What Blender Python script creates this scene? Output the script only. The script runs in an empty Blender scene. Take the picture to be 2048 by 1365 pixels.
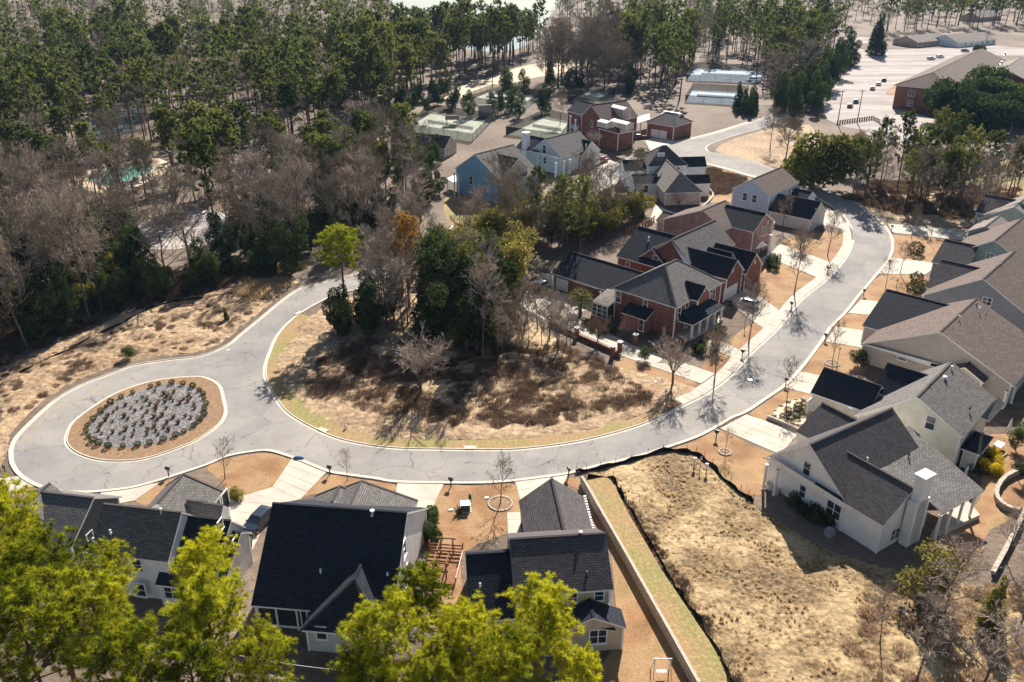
import bpy, bmesh, math, random
import numpy as np
from mathutils import Vector, Matrix, noise
from mathutils.geometry import tessellate_polygon
R_ = math.radians
rnd = random.Random(7)
SC = bpy.context.scene
COL = SC.collection
# ------------------------------------------------------------------ camera, sky, sun, exposure
HCAM, PIT, FPX = 64.0, R_(25.8), 1700.0
cd = bpy.data.cameras.new('camera'); cam = bpy.data.objects.new('camera', cd); COL.objects.link(cam)
cam.location = (0, 0, HCAM); cam.rotation_euler = (R_(90) - PIT, 0, 0)
cd.sensor_width = 36.0; cd.lens = 36.0 * FPX / 2048.0; cd.clip_start = 0.5; cd.clip_end = 6000
SC.camera = cam
SUN_AZ, SUN_EL = R_(14.5), R_(35)          # azimuth clockwise from +Y
W = bpy.data.worlds.new('World'); SC.world = W; W.use_nodes = True
nt = W.node_tree; nt.nodes.clear()
wo = nt.nodes.new('ShaderNodeOutputWorld'); bg = nt.nodes.new('ShaderNodeBackground'); sk = nt.nodes.new('ShaderNodeTexSky')
sk.sky_type = 'NISHITA'; sk.sun_disc = False; sk.sun_elevation = SUN_EL; sk.sun_rotation = SUN_AZ
bg.inputs[1].default_value = 0.046
nt.links.new(sk.outputs[0], bg.inputs[0]); nt.links.new(bg.outputs[0], wo.inputs[0])
sl = bpy.data.lights.new('sun', 'SUN'); sl.energy = 5.0; sl.angle = R_(0.5); sl.color = (1.0, 0.93, 0.835)
so = bpy.data.objects.new('sun', sl); COL.objects.link(so)
sd = Vector((math.sin(SUN_AZ)*math.cos(SUN_EL), math.cos(SUN_AZ)*math.cos(SUN_EL), math.sin(SUN_EL)))
so.rotation_euler = sd.to_track_quat('Z', 'Y').to_euler(); so.location = (60, 200, 150)
vs = SC.view_settings; vs.view_transform = 'Standard'; vs.look = 'None'; vs.exposure = 1.32; vs.gamma = 1.0; vs.use_curve_mapping = False
SC.render.engine = 'CYCLES'; SC.cycles.use_denoising = True; SC.cycles.max_bounces = 6; SC.cycles.transparent_max_bounces = 4
SC.cycles.volume_bounces = 0; SC.cycles.use_adaptive_sampling = True; SC.cycles.adaptive_threshold = 0.02

# ------------------------------------------------------------------ helpers
def P(px, py, z=0.0):
    """the world point at height z seen at pixel (px, py) of the 2048 x 1365 photograph"""
    u = px - 1024.0; v = py - 682.5
    t = (HCAM - z) / (FPX*math.sin(PIT) + v*math.cos(PIT))
    return Vector((u*t, (FPX*math.cos(PIT) - v*math.sin(PIT))*t, z))
def ray(px, py):
    u = px - 1024.0; v = py - 682.5
    return Vector((u, FPX*math.cos(PIT) - v*math.sin(PIT), -(FPX*math.sin(PIT) + v*math.cos(PIT))))
def tag(o, label=None, cat=None, group=None, kind=None):
    if label: o['label'] = label
    if cat: o['category'] = cat
    if group: o['group'] = group
    if kind: o['kind'] = kind
    return o
def empty(name, loc=(0, 0, 0), rz=0):
    o = bpy.data.objects.new(name, None); COL.objects.link(o); o.location = loc; o.rotation_euler = (0, 0, rz)
    o.empty_display_size = 0.3
    return o
def obj(name, mesh, parent=None):
    o = bpy.data.objects.new(name, mesh); COL.objects.link(o)
    if parent: o.parent = parent
    return o
class MB:
    """collects shapes; build() links them as one mesh object"""
    def __init__(s): s.v = []; s.f = []; s.m = []; s.uv = []
    def poly(s, pts, mi=0, uv=None):
        b = len(s.v); s.v += [tuple(p) for p in pts]; s.f.append(tuple(range(b, b+len(pts)))); s.m.append(mi)
        s.uv.append(uv)
    def box(s, c, size, rz=0, mi=0, ax=None):
        hx, hy, hz = size[0]/2, size[1]/2, size[2]/2
        if ax is None: ex = Vector((math.cos(rz), math.sin(rz), 0)); ey = Vector((-math.sin(rz), math.cos(rz), 0)); ez = Vector((0, 0, 1))
        else: ex, ey, ez = ax
        c = Vector(c); b = len(s.v)
        for k in (-1, 1):
            for j in (-1, 1):
                for i in (-1, 1): s.v.append(tuple(c + ex*(i*hx) + ey*(j*hy) + ez*(k*hz)))
        for q in ((0, 2, 3, 1), (4, 5, 7, 6), (0, 1, 5, 4), (2, 6, 7, 3), (0, 4, 6, 2), (1, 3, 7, 5)):
            s.f.append(tuple(b+i for i in q)); s.m.append(mi); s.uv.append(None)
    def tube(s, p0, p1, r0, r1, n=6, mi=0, cap=True):
        p0 = Vector(p0); p1 = Vector(p1); d = p1 - p0
        if d.length < 1e-6: return
        d.normalize(); a = d.orthogonal().normalized(); c = d.cross(a); b = len(s.v)
        for p, r in ((p0, r0), (p1, r1)):
            for i in range(n):
                t = 2*math.pi*i/n; s.v.append(tuple(p + a*(r*math.cos(t)) + c*(r*math.sin(t))))
        for i in range(n):
            j = (i+1) % n; s.f.append((b+i, b+j, b+n+j, b+n+i)); s.m.append(mi); s.uv.append(None)
        if cap:
            s.f.append(tuple(b+n-1-i for i in range(n))); s.f.append(tuple(b+n+i for i in range(n))); s.m += [mi, mi]; s.uv += [None, None]
    def prism(s, pts, z0, z1, mi=0):
        n = len(pts); b = len(s.v)
        s.v += [(p[0], p[1], z0) for p in pts] + [(p[0], p[1], z1) for p in pts]
        s.f.append(tuple(b+n-1-i for i in range(n))); s.f.append(tuple(b+n+i for i in range(n)))
        for i in range(n): j = (i+1) % n; s.f.append((b+i, b+j, b+n+j, b+n+i))
        s.m += [mi]*(n+2); s.uv += [None]*(n+2)
    def lathe(s, c, prof, n=10, mi=0, sx=1, sy=1):
        b = len(s.v); c = Vector(c)
        for r, z in prof:
            for i in range(n): t = 2*math.pi*i/n; s.v.append((c.x+r*sx*math.cos(t), c.y+r*sy*math.sin(t), c.z+z))
        for k in range(len(prof)-1):
            for i in range(n):
                j = (i+1) % n; s.f.append((b+k*n+i, b+k*n+j, b+(k+1)*n+j, b+(k+1)*n+i)); s.m.append(mi); s.uv.append(None)
        s.f.append(tuple(b+(len(prof)-1)*n+i for i in range(n))); s.m.append(mi); s.uv.append(None)
    def mesh(s, name, mats, off=None):
        me = bpy.data.meshes.new(name)
        v = s.v if off is None else [(a-off[0], b-off[1], c-off[2]) for a, b, c in s.v]
        me.from_pydata(v, [], s.f)
        for m in (mats if isinstance(mats, (list, tuple)) else [mats]): me.materials.append(m)
        if any(s.m): me.polygons.foreach_set('material_index', s.m)
        if any(u is not None for u in s.uv):
            L = me.uv_layers.new(name='UVMap').data
            for p, u in zip(me.polygons, s.uv):
                if u is not None:
                    for li, q in zip(p.loop_indices, u): L[li].uv = q
        me.update()
        return me
    def build(s, name, mats, parent=None, off=None, smooth=False):
        if off is None and parent is not None:
            o_ = parent; off = Vector((0, 0, 0))
            while o_ is not None: off = off + o_.location; o_ = o_.parent
        me = s.mesh(name, mats, off)
        if smooth: me.polygons.foreach_set('use_smooth', [True]*len(me.polygons))
        return obj(name, me, parent)
def copy_tree(o, parent=None):
    c = o.copy(); COL.objects.link(c); c.parent = parent
    for ch in list(o.children): copy_tree(ch, c)
    return c
def inside(x, y, poly):
    r = False; j = len(poly)-1
    for i in range(len(poly)):
        xi, yi = poly[i][0], poly[i][1]; xj, yj = poly[j][0], poly[j][1]
        if (yi > y) != (yj > y) and x < (xj-xi)*(y-yi)/(yj-yi)+xi: r = not r
        j = i
    return r
def smoothline(pts, n=5, closed=False):
    """Catmull-Rom through points"""
    pts = [Vector(p) for p in pts]; out = []; N = len(pts)
    for i in range(N if closed else N-1):
        p0 = pts[(i-1) % N] if closed or i > 0 else pts[0]; p1 = pts[i]; p2 = pts[(i+1) % N]
        p3 = pts[(i+2) % N] if closed or i+2 < N else pts[-1]
        for k in range(n):
            t = k/n
            out.append(0.5*((2*p1)+(p2-p0)*t+(2*p0-5*p1+4*p2-p3)*t*t+(3*p1-p0-3*p2+p3)*t**3))
    if not closed: out.append(pts[-1])
    return out
def offset_line(L, d, closed=False):
    out = []
    for i, p in enumerate(L):
        a = L[i-1] if (i > 0 or closed) else p; b = L[(i+1) % len(L)] if (i < len(L)-1 or closed) else p
        t = Vector((b.x-a.x, b.y-a.y, 0)); t.normalize(); out.append(Vector((p.x - t.y*d, p.y + t.x*d, p.z)))
    return out
def sheet(name, pts, z, mat, kind='structure', parent=None):
    pts = [Vector((p[0], p[1], z)) for p in pts]
    me = bpy.data.meshes.new(name)
    tr = tessellate_polygon([pts])
    tr = [t if (pts[t[1]]-pts[t[0]]).cross(pts[t[2]]-pts[t[0]]).z > 0 else (t[0], t[2], t[1]) for t in tr]
    me.from_pydata([tuple(p) for p in pts], [], tr); me.materials.append(mat); me.update()
    o = obj(name, me, parent)
    if kind: o['kind'] = kind
    return o

# ------------------------------------------------------------------ materials
def node(nt, t, **kw):
    n = nt.nodes.new(t)
    for k, v in kw.items(): setattr(n, k, v)
    return n
def base(name, rough=0.85, spec=0.2):
    m = bpy.data.materials.new(name); m.use_nodes = True; nt = m.node_tree
    b = nt.nodes['Principled BSDF']; b.inputs['Roughness'].default_value = rough
    b.inputs['Specular IOR Level'].default_value = spec
    return m, nt, b
def ramp(nt, stops):
    r = nt.nodes.new('ShaderNodeValToRGB'); e = r.color_ramp.elements
    while len(e) < len(stops): e.new(0.5)
    for i, (p, c) in enumerate(stops): e[i].position = p; e[i].color = (*c, 1)
    return r
def coords(nt, scale=(1, 1, 1), uv=False):
    tc = node(nt, 'ShaderNodeTexCoord'); mp = node(nt, 'ShaderNodeMapping'); mp.inputs['Scale'].default_value = scale
    if uv: nt.links.new(tc.outputs['UV'], mp.inputs[0])
    else:
        g = node(nt, 'ShaderNodeNewGeometry'); nt.links.new(g.outputs['Position'], mp.inputs[0])
    return mp.outputs[0]
def noisy(name, stops, scale=1.0, rough=0.9, spec=0.15, detail=6, bump=0.0, bscale=None, stops2=None, scale2=0.05, mix2=0.5, stretch=(1, 1, 1)):
    m, nt, b = base(name, rough, spec); co = coords(nt, stretch)
    n = node(nt, 'ShaderNodeTexNoise'); n.inputs['Scale'].default_value = scale; n.inputs['Detail'].default_value = detail; n.inputs['Roughness'].default_value = 0.65
    nt.links.new(co, n.inputs['Vector']); r = ramp(nt, stops); nt.links.new(n.outputs[0], r.inputs[0]); out = r.outputs[0]
    if stops2:
        n2 = node(nt, 'ShaderNodeTexNoise'); n2.inputs['Scale'].default_value = scale2; n2.inputs['Detail'].default_value = 5
        nt.links.new(co, n2.inputs['Vector']); r2 = ramp(nt, stops2); nt.links.new(n2.outputs[0], r2.inputs[0])
        mx = node(nt, 'ShaderNodeMix', data_type='RGBA'); mx.inputs[0].default_value = mix2
        nt.links.new(out, mx.inputs[6]); nt.links.new(r2.outputs[0], mx.inputs[7]); out = mx.outputs[2]
    nt.links.new(out, b.inputs['Base Color'])
    if bump:
        bn = node(nt, 'ShaderNodeTexNoise'); bn.inputs['Scale'].default_value = bscale or scale*2; bn.inputs['Detail'].default_value = 4
        nt.links.new(co, bn.inputs['Vector'])
        bp = node(nt, 'ShaderNodeBump'); bp.inputs['Strength'].default_value = 1.0; bp.inputs['Distance'].default_value = bump
        nt.links.new(bn.outputs[0], bp.inputs['Height']); nt.links.new(bp.outputs[0], b.inputs['Normal'])
    return m
def plain(name, c, rough=0.6, spec=0.3, metal=0, var=0.12, scale=2.0):
    lo = tuple(x*(1-var) for x in c); hi = tuple(min(1, x*(1+var)) for x in c)
    m = noisy(name, [(0.3, lo), (0.7, hi)], scale, rough, spec, 3)
    m.node_tree.nodes['Principled BSDF'].inputs['Metallic'].default_value = metal
    return m
def shingle(name, c, rough=0.92):
    m, nt, b = base(name, rough, 0.12); uv = coords(nt, (1, 1, 1), True)
    br = node(nt, 'ShaderNodeTexBrick'); br.offset = 0.5
    br.inputs['Scale'].default_value = 1.0; br.inputs['Brick Width'].default_value = 0.55; br.inputs['Row Height'].default_value = 0.25
    br.inputs['Mortar Size'].default_value = 0.035; br.inputs['Bias'].default_value = -0.1
    br.inputs['Color1'].default_value = (*[x*0.82 for x in c], 1); br.inputs['Color2'].default_value = (*[min(1, x*1.3) for x in c], 1)
    br.inputs['Mortar'].default_value = (*[x*0.4 for x in c], 1)
    nt.links.new(uv, br.inputs['Vector'])
    n = node(nt, 'ShaderNodeTexNoise'); n.inputs['Scale'].default_value = 0.35; n.inputs['Detail'].default_value = 8; n.inputs['Roughness'].default_value = 0.7
    nt.links.new(uv, n.inputs['Vector']); r = ramp(nt, [(0.3, (0.86,)*3), (0.7, (1.12, 1.1, 1.08))]); nt.links.new(n.outputs[0], r.inputs[0])
    mx = node(nt, 'ShaderNodeMix', data_type='RGBA', blend_type='MULTIPLY'); mx.inputs[0].default_value = 1
    nt.links.new(br.outputs[0], mx.inputs[6]); nt.links.new(r.outputs[0], mx.inputs[7]); nt.links.new(mx.outputs[2], b.inputs['Base Color'])
    bp = node(nt, 'ShaderNodeBump'); bp.inputs['Distance'].default_value = 0.02; bp.inputs['Strength'].default_value = 0.6
    nt.links.new(br.outputs['Fac'], bp.inputs['Height']); bp.invert = True; nt.links.new(bp.outputs[0], b.inputs['Normal'])
    return m
def siding(name, c, pitch=0.18):
    m, nt, b = base(name, 0.7, 0.25); co = coords(nt)
    sp = node(nt, 'ShaderNodeSeparateXYZ'); nt.links.new(co, sp.inputs[0])
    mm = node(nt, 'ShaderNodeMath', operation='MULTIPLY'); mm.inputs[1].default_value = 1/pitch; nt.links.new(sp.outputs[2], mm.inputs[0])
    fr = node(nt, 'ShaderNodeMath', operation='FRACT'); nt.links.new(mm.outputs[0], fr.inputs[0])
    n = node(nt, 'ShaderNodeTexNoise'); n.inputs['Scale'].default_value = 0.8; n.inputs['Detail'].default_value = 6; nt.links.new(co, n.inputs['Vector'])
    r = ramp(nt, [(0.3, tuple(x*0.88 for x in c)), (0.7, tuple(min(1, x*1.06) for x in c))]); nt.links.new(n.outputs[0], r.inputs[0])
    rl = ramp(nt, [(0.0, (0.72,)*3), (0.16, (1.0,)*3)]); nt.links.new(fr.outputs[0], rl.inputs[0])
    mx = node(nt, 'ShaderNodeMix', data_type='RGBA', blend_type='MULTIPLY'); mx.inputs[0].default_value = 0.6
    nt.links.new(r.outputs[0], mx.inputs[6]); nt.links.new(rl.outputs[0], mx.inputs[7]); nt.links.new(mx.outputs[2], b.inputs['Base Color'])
    bp = node(nt, 'ShaderNodeBump'); bp.inputs['Distance'].default_value = 0.02; nt.links.new(fr.outputs[0], bp.inputs['Height']); nt.links.new(bp.outputs[0], b.inputs['Normal'])
    return m
def brickmat(name, c, mortar=(0.35, 0.3, 0.27)):
    m, nt, b = base(name, 0.9, 0.15); co = coords(nt)
    sp = node(nt, 'ShaderNodeSeparateXYZ'); nt.links.new(co, sp.inputs[0])
    ad = node(nt, 'ShaderNodeMath', operation='ADD'); nt.links.new(sp.outputs[0], ad.inputs[0]); nt.links.new(sp.outputs[1], ad.inputs[1])
    cb = node(nt, 'ShaderNodeCombineXYZ'); nt.links.new(ad.outputs[0], cb.inputs[0]); nt.links.new(sp.outputs[2], cb.inputs[1])
    br = node(nt, 'ShaderNodeTexBrick'); br.inputs['Scale'].default_value = 1; br.inputs['Brick Width'].default_value = 0.3; br.inputs['Row Height'].default_value = 0.1
    br.inputs['Mortar Size'].default_value = 0.012; br.inputs['Color1'].default_value = (*[x*0.7 for x in c], 1); br.inputs['Color2'].default_value = (*[x*1.3 for x in c], 1); br.inputs['Mortar'].default_value = (*mortar, 1)
    nt.links.new(cb.outputs[0], br.inputs['Vector'])
    n = node(nt, 'ShaderNodeTexNoise'); n.inputs['Scale'].default_value = 0.6; n.inputs['Detail'].default_value = 6; nt.links.new(co, n.inputs['Vector'])
    r = ramp(nt, [(0.3, (0.75,)*3), (0.7, (1.2,)*3)]); nt.links.new(n.outputs[0], r.inputs[0])
    mx = node(nt, 'ShaderNodeMix', data_type='RGBA', blend_type='MULTIPLY'); mx.inputs[0].default_value = 1
    nt.links.new(br.outputs[0], mx.inputs[6]); nt.links.new(r.outputs[0], mx.inputs[7]); nt.links.new(mx.outputs[2], b.inputs['Base Color'])
    return m
def leaf(name, a, b_, trans=0.35, rough=0.6):
    """thin foliage: diffuse and light passing through, hue varied by place and by tree"""
    m = bpy.data.materials.new(name); m.use_nodes = True; nt = m.node_tree; nt.nodes.clear()
    out = node(nt, 'ShaderNodeOutputMaterial'); d = node(nt, 'ShaderNodeBsdfDiffuse'); t = node(nt, 'ShaderNodeBsdfTranslucent'); ms = node(nt, 'ShaderNodeMixShader')
    co = coords(nt); n = node(nt, 'ShaderNodeTexNoise'); n.inputs['Scale'].default_value = 0.9; n.inputs['Detail'].default_value = 3; nt.links.new(co, n.inputs['Vector'])
    oi = node(nt, 'ShaderNodeObjectInfo'); ma = node(nt, 'ShaderNodeMath', operation='MULTIPLY_ADD'); ma.inputs[1].default_value = 0.35; ma.inputs[2].default_value = -0.17
    nt.links.new(oi.outputs['Random'], ma.inputs[0]); ad = node(nt, 'ShaderNodeMath', operation='ADD'); nt.links.new(ma.outputs[0], ad.inputs[0]); nt.links.new(n.outputs[0], ad.inputs[1])
    r = ramp(nt, [(0.3, a), (0.7, b_)]); nt.links.new(ad.outputs[0], r.inputs[0])
    nt.links.new(r.outputs[0], d.inputs[0]); nt.links.new(r.outputs[0], t.inputs[0]); ms.inputs[0].default_value = trans
    nt.links.new(d.outputs[0], ms.inputs[1]); nt.links.new(t.outputs[0], ms.inputs[2]); nt.links.new(ms.outputs[0], out.inputs[0])
    return m
M = {}
M['ground'] = noisy('leaf_litter', [(0.25, (0.045, 0.033, 0.025)), (0.5, (0.115, 0.083, 0.06)), (0.75, (0.24, 0.18, 0.135))], 0.8, detail=10, bump=0.15, bscale=1.5,
                    stops2=[(0.35, (0.075, 0.055, 0.042)), (0.65, (0.26, 0.2, 0.155))], scale2=0.035, mix2=0.45)
M['lawn'] = noisy('dormant_turf', [(0.3, (0.13, 0.065, 0.03)), (0.5, (0.25, 0.14, 0.07)), (0.7, (0.42, 0.26, 0.14))], 4.0, detail=10, bump=0.06, bscale=6,
                  stops2=[(0.32, (0.15, 0.08, 0.038)), (0.45, (0.26, 0.145, 0.07)), (0.56, (0.36, 0.24, 0.13)), (0.68, (0.22, 0.175, 0.075))], scale2=0.2, mix2=0.5)
M['verge'] = noisy('green_tan_turf', [(0.3, (0.12, 0.085, 0.03)), (0.5, (0.26, 0.18, 0.085)), (0.7, (0.48, 0.36, 0.2))], 2.6, detail=10, bump=0.06, bscale=5,
                   stops2=[(0.4, (0.3, 0.19, 0.1)), (0.58, (0.19, 0.2, 0.06))], scale2=0.12, mix2=0.5)
M['lot'] = noisy('straw_lot', [(0.36, (0.05, 0.032, 0.018)), (0.48, (0.18, 0.12, 0.06)), (0.58, (0.4, 0.29, 0.155)), (0.7, (0.56, 0.43, 0.25))], 2.2, detail=12, bump=0.3, bscale=1.1,
                 stops2=[(0.36, (0.085, 0.055, 0.03)), (0.48, (0.2, 0.14, 0.072)), (0.54, (0.36, 0.26, 0.14)), (0.68, (0.5, 0.37, 0.21))], scale2=0.16, mix2=0.55)
M['bank'] = noisy('straw_bank', [(0.34, (0.085, 0.052, 0.03)), (0.47, (0.25, 0.165, 0.095)), (0.63, (0.52, 0.385, 0.24))], 1.2, detail=12, bump=0.25, bscale=0.9,
                  stops2=[(0.35, (0.16, 0.095, 0.06)), (0.65, (0.45, 0.33, 0.205))], scale2=0.06, mix2=0.45)
M['mulch'] = noisy('pine_straw_mulch', [(0.3, (0.15, 0.09, 0.05)), (0.7, (0.3, 0.195, 0.115))], 2.5, detail=8, bump=0.05, bscale=8)
M['gravel'] = noisy('pale_gravel', [(0.38, (0.05, 0.047, 0.046)), (0.5, (0.14, 0.132, 0.128)), (0.64, (0.32, 0.3, 0.29))], 4.5, detail=10, bump=0.08, bscale=6)
def asphalt():
    m = noisy('worn_asphalt', [(0.3, (0.215, 0.203, 0.19)), (0.7, (0.295, 0.278, 0.26))], 0.6, rough=0.95, spec=0.08, detail=12, bump=0.004, bscale=40,
              stops2=[(0.3, (0.19, 0.18, 0.17)), (0.5, (0.255, 0.24, 0.225)), (0.72, (0.335, 0.306, 0.27))], scale2=0.13, mix2=0.55)
    nt = m.node_tree; b = nt.nodes['Principled BSDF']; src = b.inputs['Base Color'].links[0].from_socket; co = coords(nt)
    ds = node(nt, 'ShaderNodeTexNoise'); ds.inputs['Scale'].default_value = .5; nt.links.new(co, ds.inputs['Vector'])
    ad = node(nt, 'ShaderNodeVectorMath', operation='MULTIPLY_ADD'); ad.inputs[1].default_value = (2.5, 2.5, 0); nt.links.new(ds.outputs['Color'], ad.inputs[0]); nt.links.new(co, ad.inputs[2])
    v = node(nt, 'ShaderNodeTexVoronoi', feature='DISTANCE_TO_EDGE'); v.inputs['Scale'].default_value = .14; nt.links.new(ad.outputs[0], v.inputs['Vector'])
    r = ramp(nt, [(0.0, (.45, .44, .43)), (.008, (1, 1, 1))]); nt.links.new(v.outputs[0], r.inputs[0])
    v2 = node(nt, 'ShaderNodeTexVoronoi'); v2.inputs['Scale'].default_value = .07; nt.links.new(co, v2.inputs['Vector']); r2 = ramp(nt, [(.1, (.86, .87, .9)), (.9, (1.1, 1.08, 1.04))]); nt.links.new(v2.outputs['Color'], r2.inputs[0])
    sp = node(nt, 'ShaderNodeTexNoise'); sp.inputs['Scale'].default_value = 1.1; sp.inputs['Detail'].default_value = 3; nt.links.new(co, sp.inputs['Vector']); r3 = ramp(nt, [(.3, (.62, .62, .62)), (.36, (1, 1, 1))]); nt.links.new(sp.outputs[0], r3.inputs[0])
    for rr in (r, r2, r3):
        mx = node(nt, 'ShaderNodeMix', data_type='RGBA', blend_type='MULTIPLY'); mx.inputs[0].default_value = .8; nt.links.new(src, mx.inputs[6]); nt.links.new(rr.outputs[0], mx.inputs[7]); src = mx.outputs[2]
    nt.links.new(src, b.inputs['Base Color']); return m
M['asphalt'] = asphalt()
M['asphalt2'] = noisy('car_park_asphalt', [(0.3, (0.24, 0.215, 0.205)), (0.7, (0.42, 0.38, 0.36))], 0.25, rough=1.0, spec=0.02, detail=10,
                     stops2=[(0.4, (0.26, 0.23, 0.22)), (0.6, (0.48, 0.43, 0.4))], scale2=0.06, mix2=0.5, stretch=(0.4, 2, 1))
M['concrete'] = noisy('pale_concrete', [(0.3, (0.36, 0.32, 0.262)), (0.7, (0.49, 0.44, 0.37))], 0.8, rough=0.85, detail=10,
                      stops2=[(0.35, (0.34, 0.3, 0.242)), (0.65, (0.51, 0.46, 0.39))], scale2=0.25, mix2=0.5)
M['kerb'] = noisy('kerb_concrete', [(0.3, (0.42, 0.37, 0.3)), (0.7, (0.6, 0.53, 0.44))], 0.7, rough=0.85, detail=8)
M['dirt'] = noisy('washed_sand', [(0.3, (0.45, 0.34, 0.23)), (0.7, (0.6, 0.48, 0.35))], 0.5, detail=8)
def film():
    m = M['dirt']; nt = m.node_tree; n = node(nt, 'ShaderNodeTexNoise'); n.inputs['Scale'].default_value = .55; n.inputs['Detail'].default_value = 8; nt.links.new(coords(nt), n.inputs['Vector'])
    r = ramp(nt, [(.46, (0, 0, 0)), (.7, (.55,)*3)]); nt.links.new(n.outputs[0], r.inputs[0]); m2 = m
    nt.links.new(r.outputs[0], nt.nodes['Principled BSDF'].inputs['Alpha'])
M['sand'] = M['dirt']; M['dirt'] = M['dirt'].copy(); film(); M['sand'], M['dirt'] = M['dirt'], M['sand']
M['block'] = noisy('split_face_block', [(0.3, (0.3, 0.25, 0.2)), (0.7, (0.5, 0.43, 0.35))], 3, detail=6, bump=0.03)
M['white'] = plain('white_trim', (0.78, 0.77, 0.74), 0.5, var=0.05)
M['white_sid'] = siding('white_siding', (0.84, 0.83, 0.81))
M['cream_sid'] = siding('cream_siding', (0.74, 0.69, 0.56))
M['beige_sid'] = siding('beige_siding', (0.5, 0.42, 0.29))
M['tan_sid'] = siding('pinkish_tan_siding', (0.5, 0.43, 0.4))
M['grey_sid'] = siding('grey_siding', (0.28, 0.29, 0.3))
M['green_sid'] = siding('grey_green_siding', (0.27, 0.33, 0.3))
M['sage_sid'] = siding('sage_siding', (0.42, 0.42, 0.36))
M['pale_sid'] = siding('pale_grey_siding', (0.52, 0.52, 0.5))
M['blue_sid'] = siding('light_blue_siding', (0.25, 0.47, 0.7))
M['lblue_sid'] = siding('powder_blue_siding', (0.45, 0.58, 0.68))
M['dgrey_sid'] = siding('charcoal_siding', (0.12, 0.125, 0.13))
M['brick'] = brickmat('red_brick', (0.2, 0.07, 0.05), (0.26, 0.17, 0.14))
M['pink_brick'] = brickmat('pink_brick', (0.36, 0.2, 0.17), (0.42, 0.32, 0.29))
M['pale_brick'] = brickmat('pale_brick', (0.52, 0.4, 0.32), (0.55, 0.48, 0.42))
M['roof_grey'] = shingle('grey_shingle', (0.16, 0.15, 0.145))
M['roof_dark'] = shingle('charcoal_shingle', (0.1, 0.09, 0.093))
M['roof_shade_black'] = shingle('shade_black_shingle', (0.03, 0.034, 0.046))  # dark shingle; blue shade of slopes turned from the sun is in the colour
M['roof_brown'] = shingle('brown_grey_shingle', (0.15, 0.115, 0.102))
M['roof_tan'] = shingle('tan_shingle', (0.24, 0.21, 0.19))
M['metal_roof'] = plain('bright_metal_roof', (0.75, 0.7, 0.62), 0.35, 0.6, 0.6)
M['wood'] = noisy('stained_wood', [(0.3, (0.16, 0.075, 0.04)), (0.7, (0.3, 0.16, 0.09))], 3, detail=6)
M['dark'] = plain('dark_metal', (0.02, 0.02, 0.022), 0.45, 0.4)
M['fabric'] = plain('black_silt_fabric', (0.012, 0.012, 0.014), 0.8, 0.2, var=0.4)
M['galv'] = plain('grey_metal', (0.42, 0.43, 0.45), 0.45, 0.5, 0.5)
M['green_box'] = plain('utility_box_green', (0.05, 0.08, 0.06), 0.5)
M['red'] = plain('hydrant_red', (0.5, 0.05, 0.03), 0.5)
M['stone'] = noisy('field_stone', [(0.3, (0.2, 0.16, 0.13)), (0.7, (0.48, 0.41, 0.34))], 2.5, detail=6, bump=0.05)
M['court'] = noisy('pale_green_court', [(0.3, (0.19, 0.21, 0.165)), (0.7, (0.33, 0.335, 0.275))], 0.25, detail=8)
M['court_blue'] = noisy('faded_blue_court', [(0.3, (0.17, 0.25, 0.36)), (0.7, (0.36, 0.4, 0.43))], 0.2, detail=8)
M['tarp'] = noisy('pool_cover', [(0.35, (0.04, 0.17, 0.14)), (0.55, (0.1, 0.28, 0.24)), (0.7, (0.28, 0.33, 0.33))], 0.3, detail=6)
M['tyre'] = plain('tyre_rubber', (0.015, 0.015, 0.016), 0.85, 0.1)
M['rim'] = plain('wheel_rim', (0.4, 0.4, 0.42), 0.3, 0.5, 0.7)
M['bark'] = noisy('grey_brown_bark', [(0.3, (0.07, 0.05, 0.042)), (0.7, (0.18, 0.135, 0.11))], 3, detail=6)
M['pine_bark'] = noisy('pine_bark', [(0.3, (0.07, 0.045, 0.035)), (0.7, (0.19, 0.125, 0.09))], 3, detail=6)
M['twig'] = noisy('bare_twig', [(0.3, (0.15, 0.118, 0.088)), (0.7, (0.36, 0.295, 0.225))], 0.3, detail=3)
M['twig_pale'] = noisy('pale_twig', [(0.3, (0.26, 0.205, 0.165)), (0.7, (0.48, 0.39, 0.32))], 0.3, detail=3)
M['twig_red'] = noisy('reddish_twig', [(0.3, (0.16, 0.09, 0.075)), (0.7, (0.28, 0.17, 0.14))], 0.5, detail=3)
M['pine'] = leaf('sunlit_pine_needles', (0.11, 0.14, 0.009), (0.56, 0.54, 0.03), 0.42)
M['pine_green'] = leaf('green_pine_needles', (0.08, 0.11, 0.012), (0.36, 0.38, 0.035), 0.4)
M['pine_far'] = leaf('pine_needles', (0.05, 0.075, 0.022), (0.23, 0.235, 0.06), 0.42)
M['evergreen'] = leaf('glossy_evergreen_leaf', (0.025, 0.042, 0.016), (0.1, 0.13, 0.04), 0.3)
M['cedar'] = leaf('cedar_green', (0.07, 0.08, 0.02), (0.26, 0.24, 0.05), 0.4)
M['olive'] = leaf('olive_leaf', (0.1, 0.1, 0.025), (0.32, 0.27, 0.07), 0.4)
M['gold'] = leaf('golden_leaf', (0.3, 0.16, 0.03), (0.5, 0.3, 0.06), 0.35)
M['shrub'] = leaf('clipped_shrub_leaf', (0.045, 0.05, 0.02), (0.13, 0.125, 0.045), 0.2)
M['palm'] = leaf('palm_frond', (0.12, 0.13, 0.04), (0.34, 0.32, 0.14), 0.3)
M['dry'] = leaf('dry_brown_brush', (0.08, 0.052, 0.036), (0.22, 0.15, 0.102), 0.3)
M['scrubtan'] = leaf('tan_scrub', (0.26, 0.17, 0.11), (0.52, 0.39, 0.26), 0.4)
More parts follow.
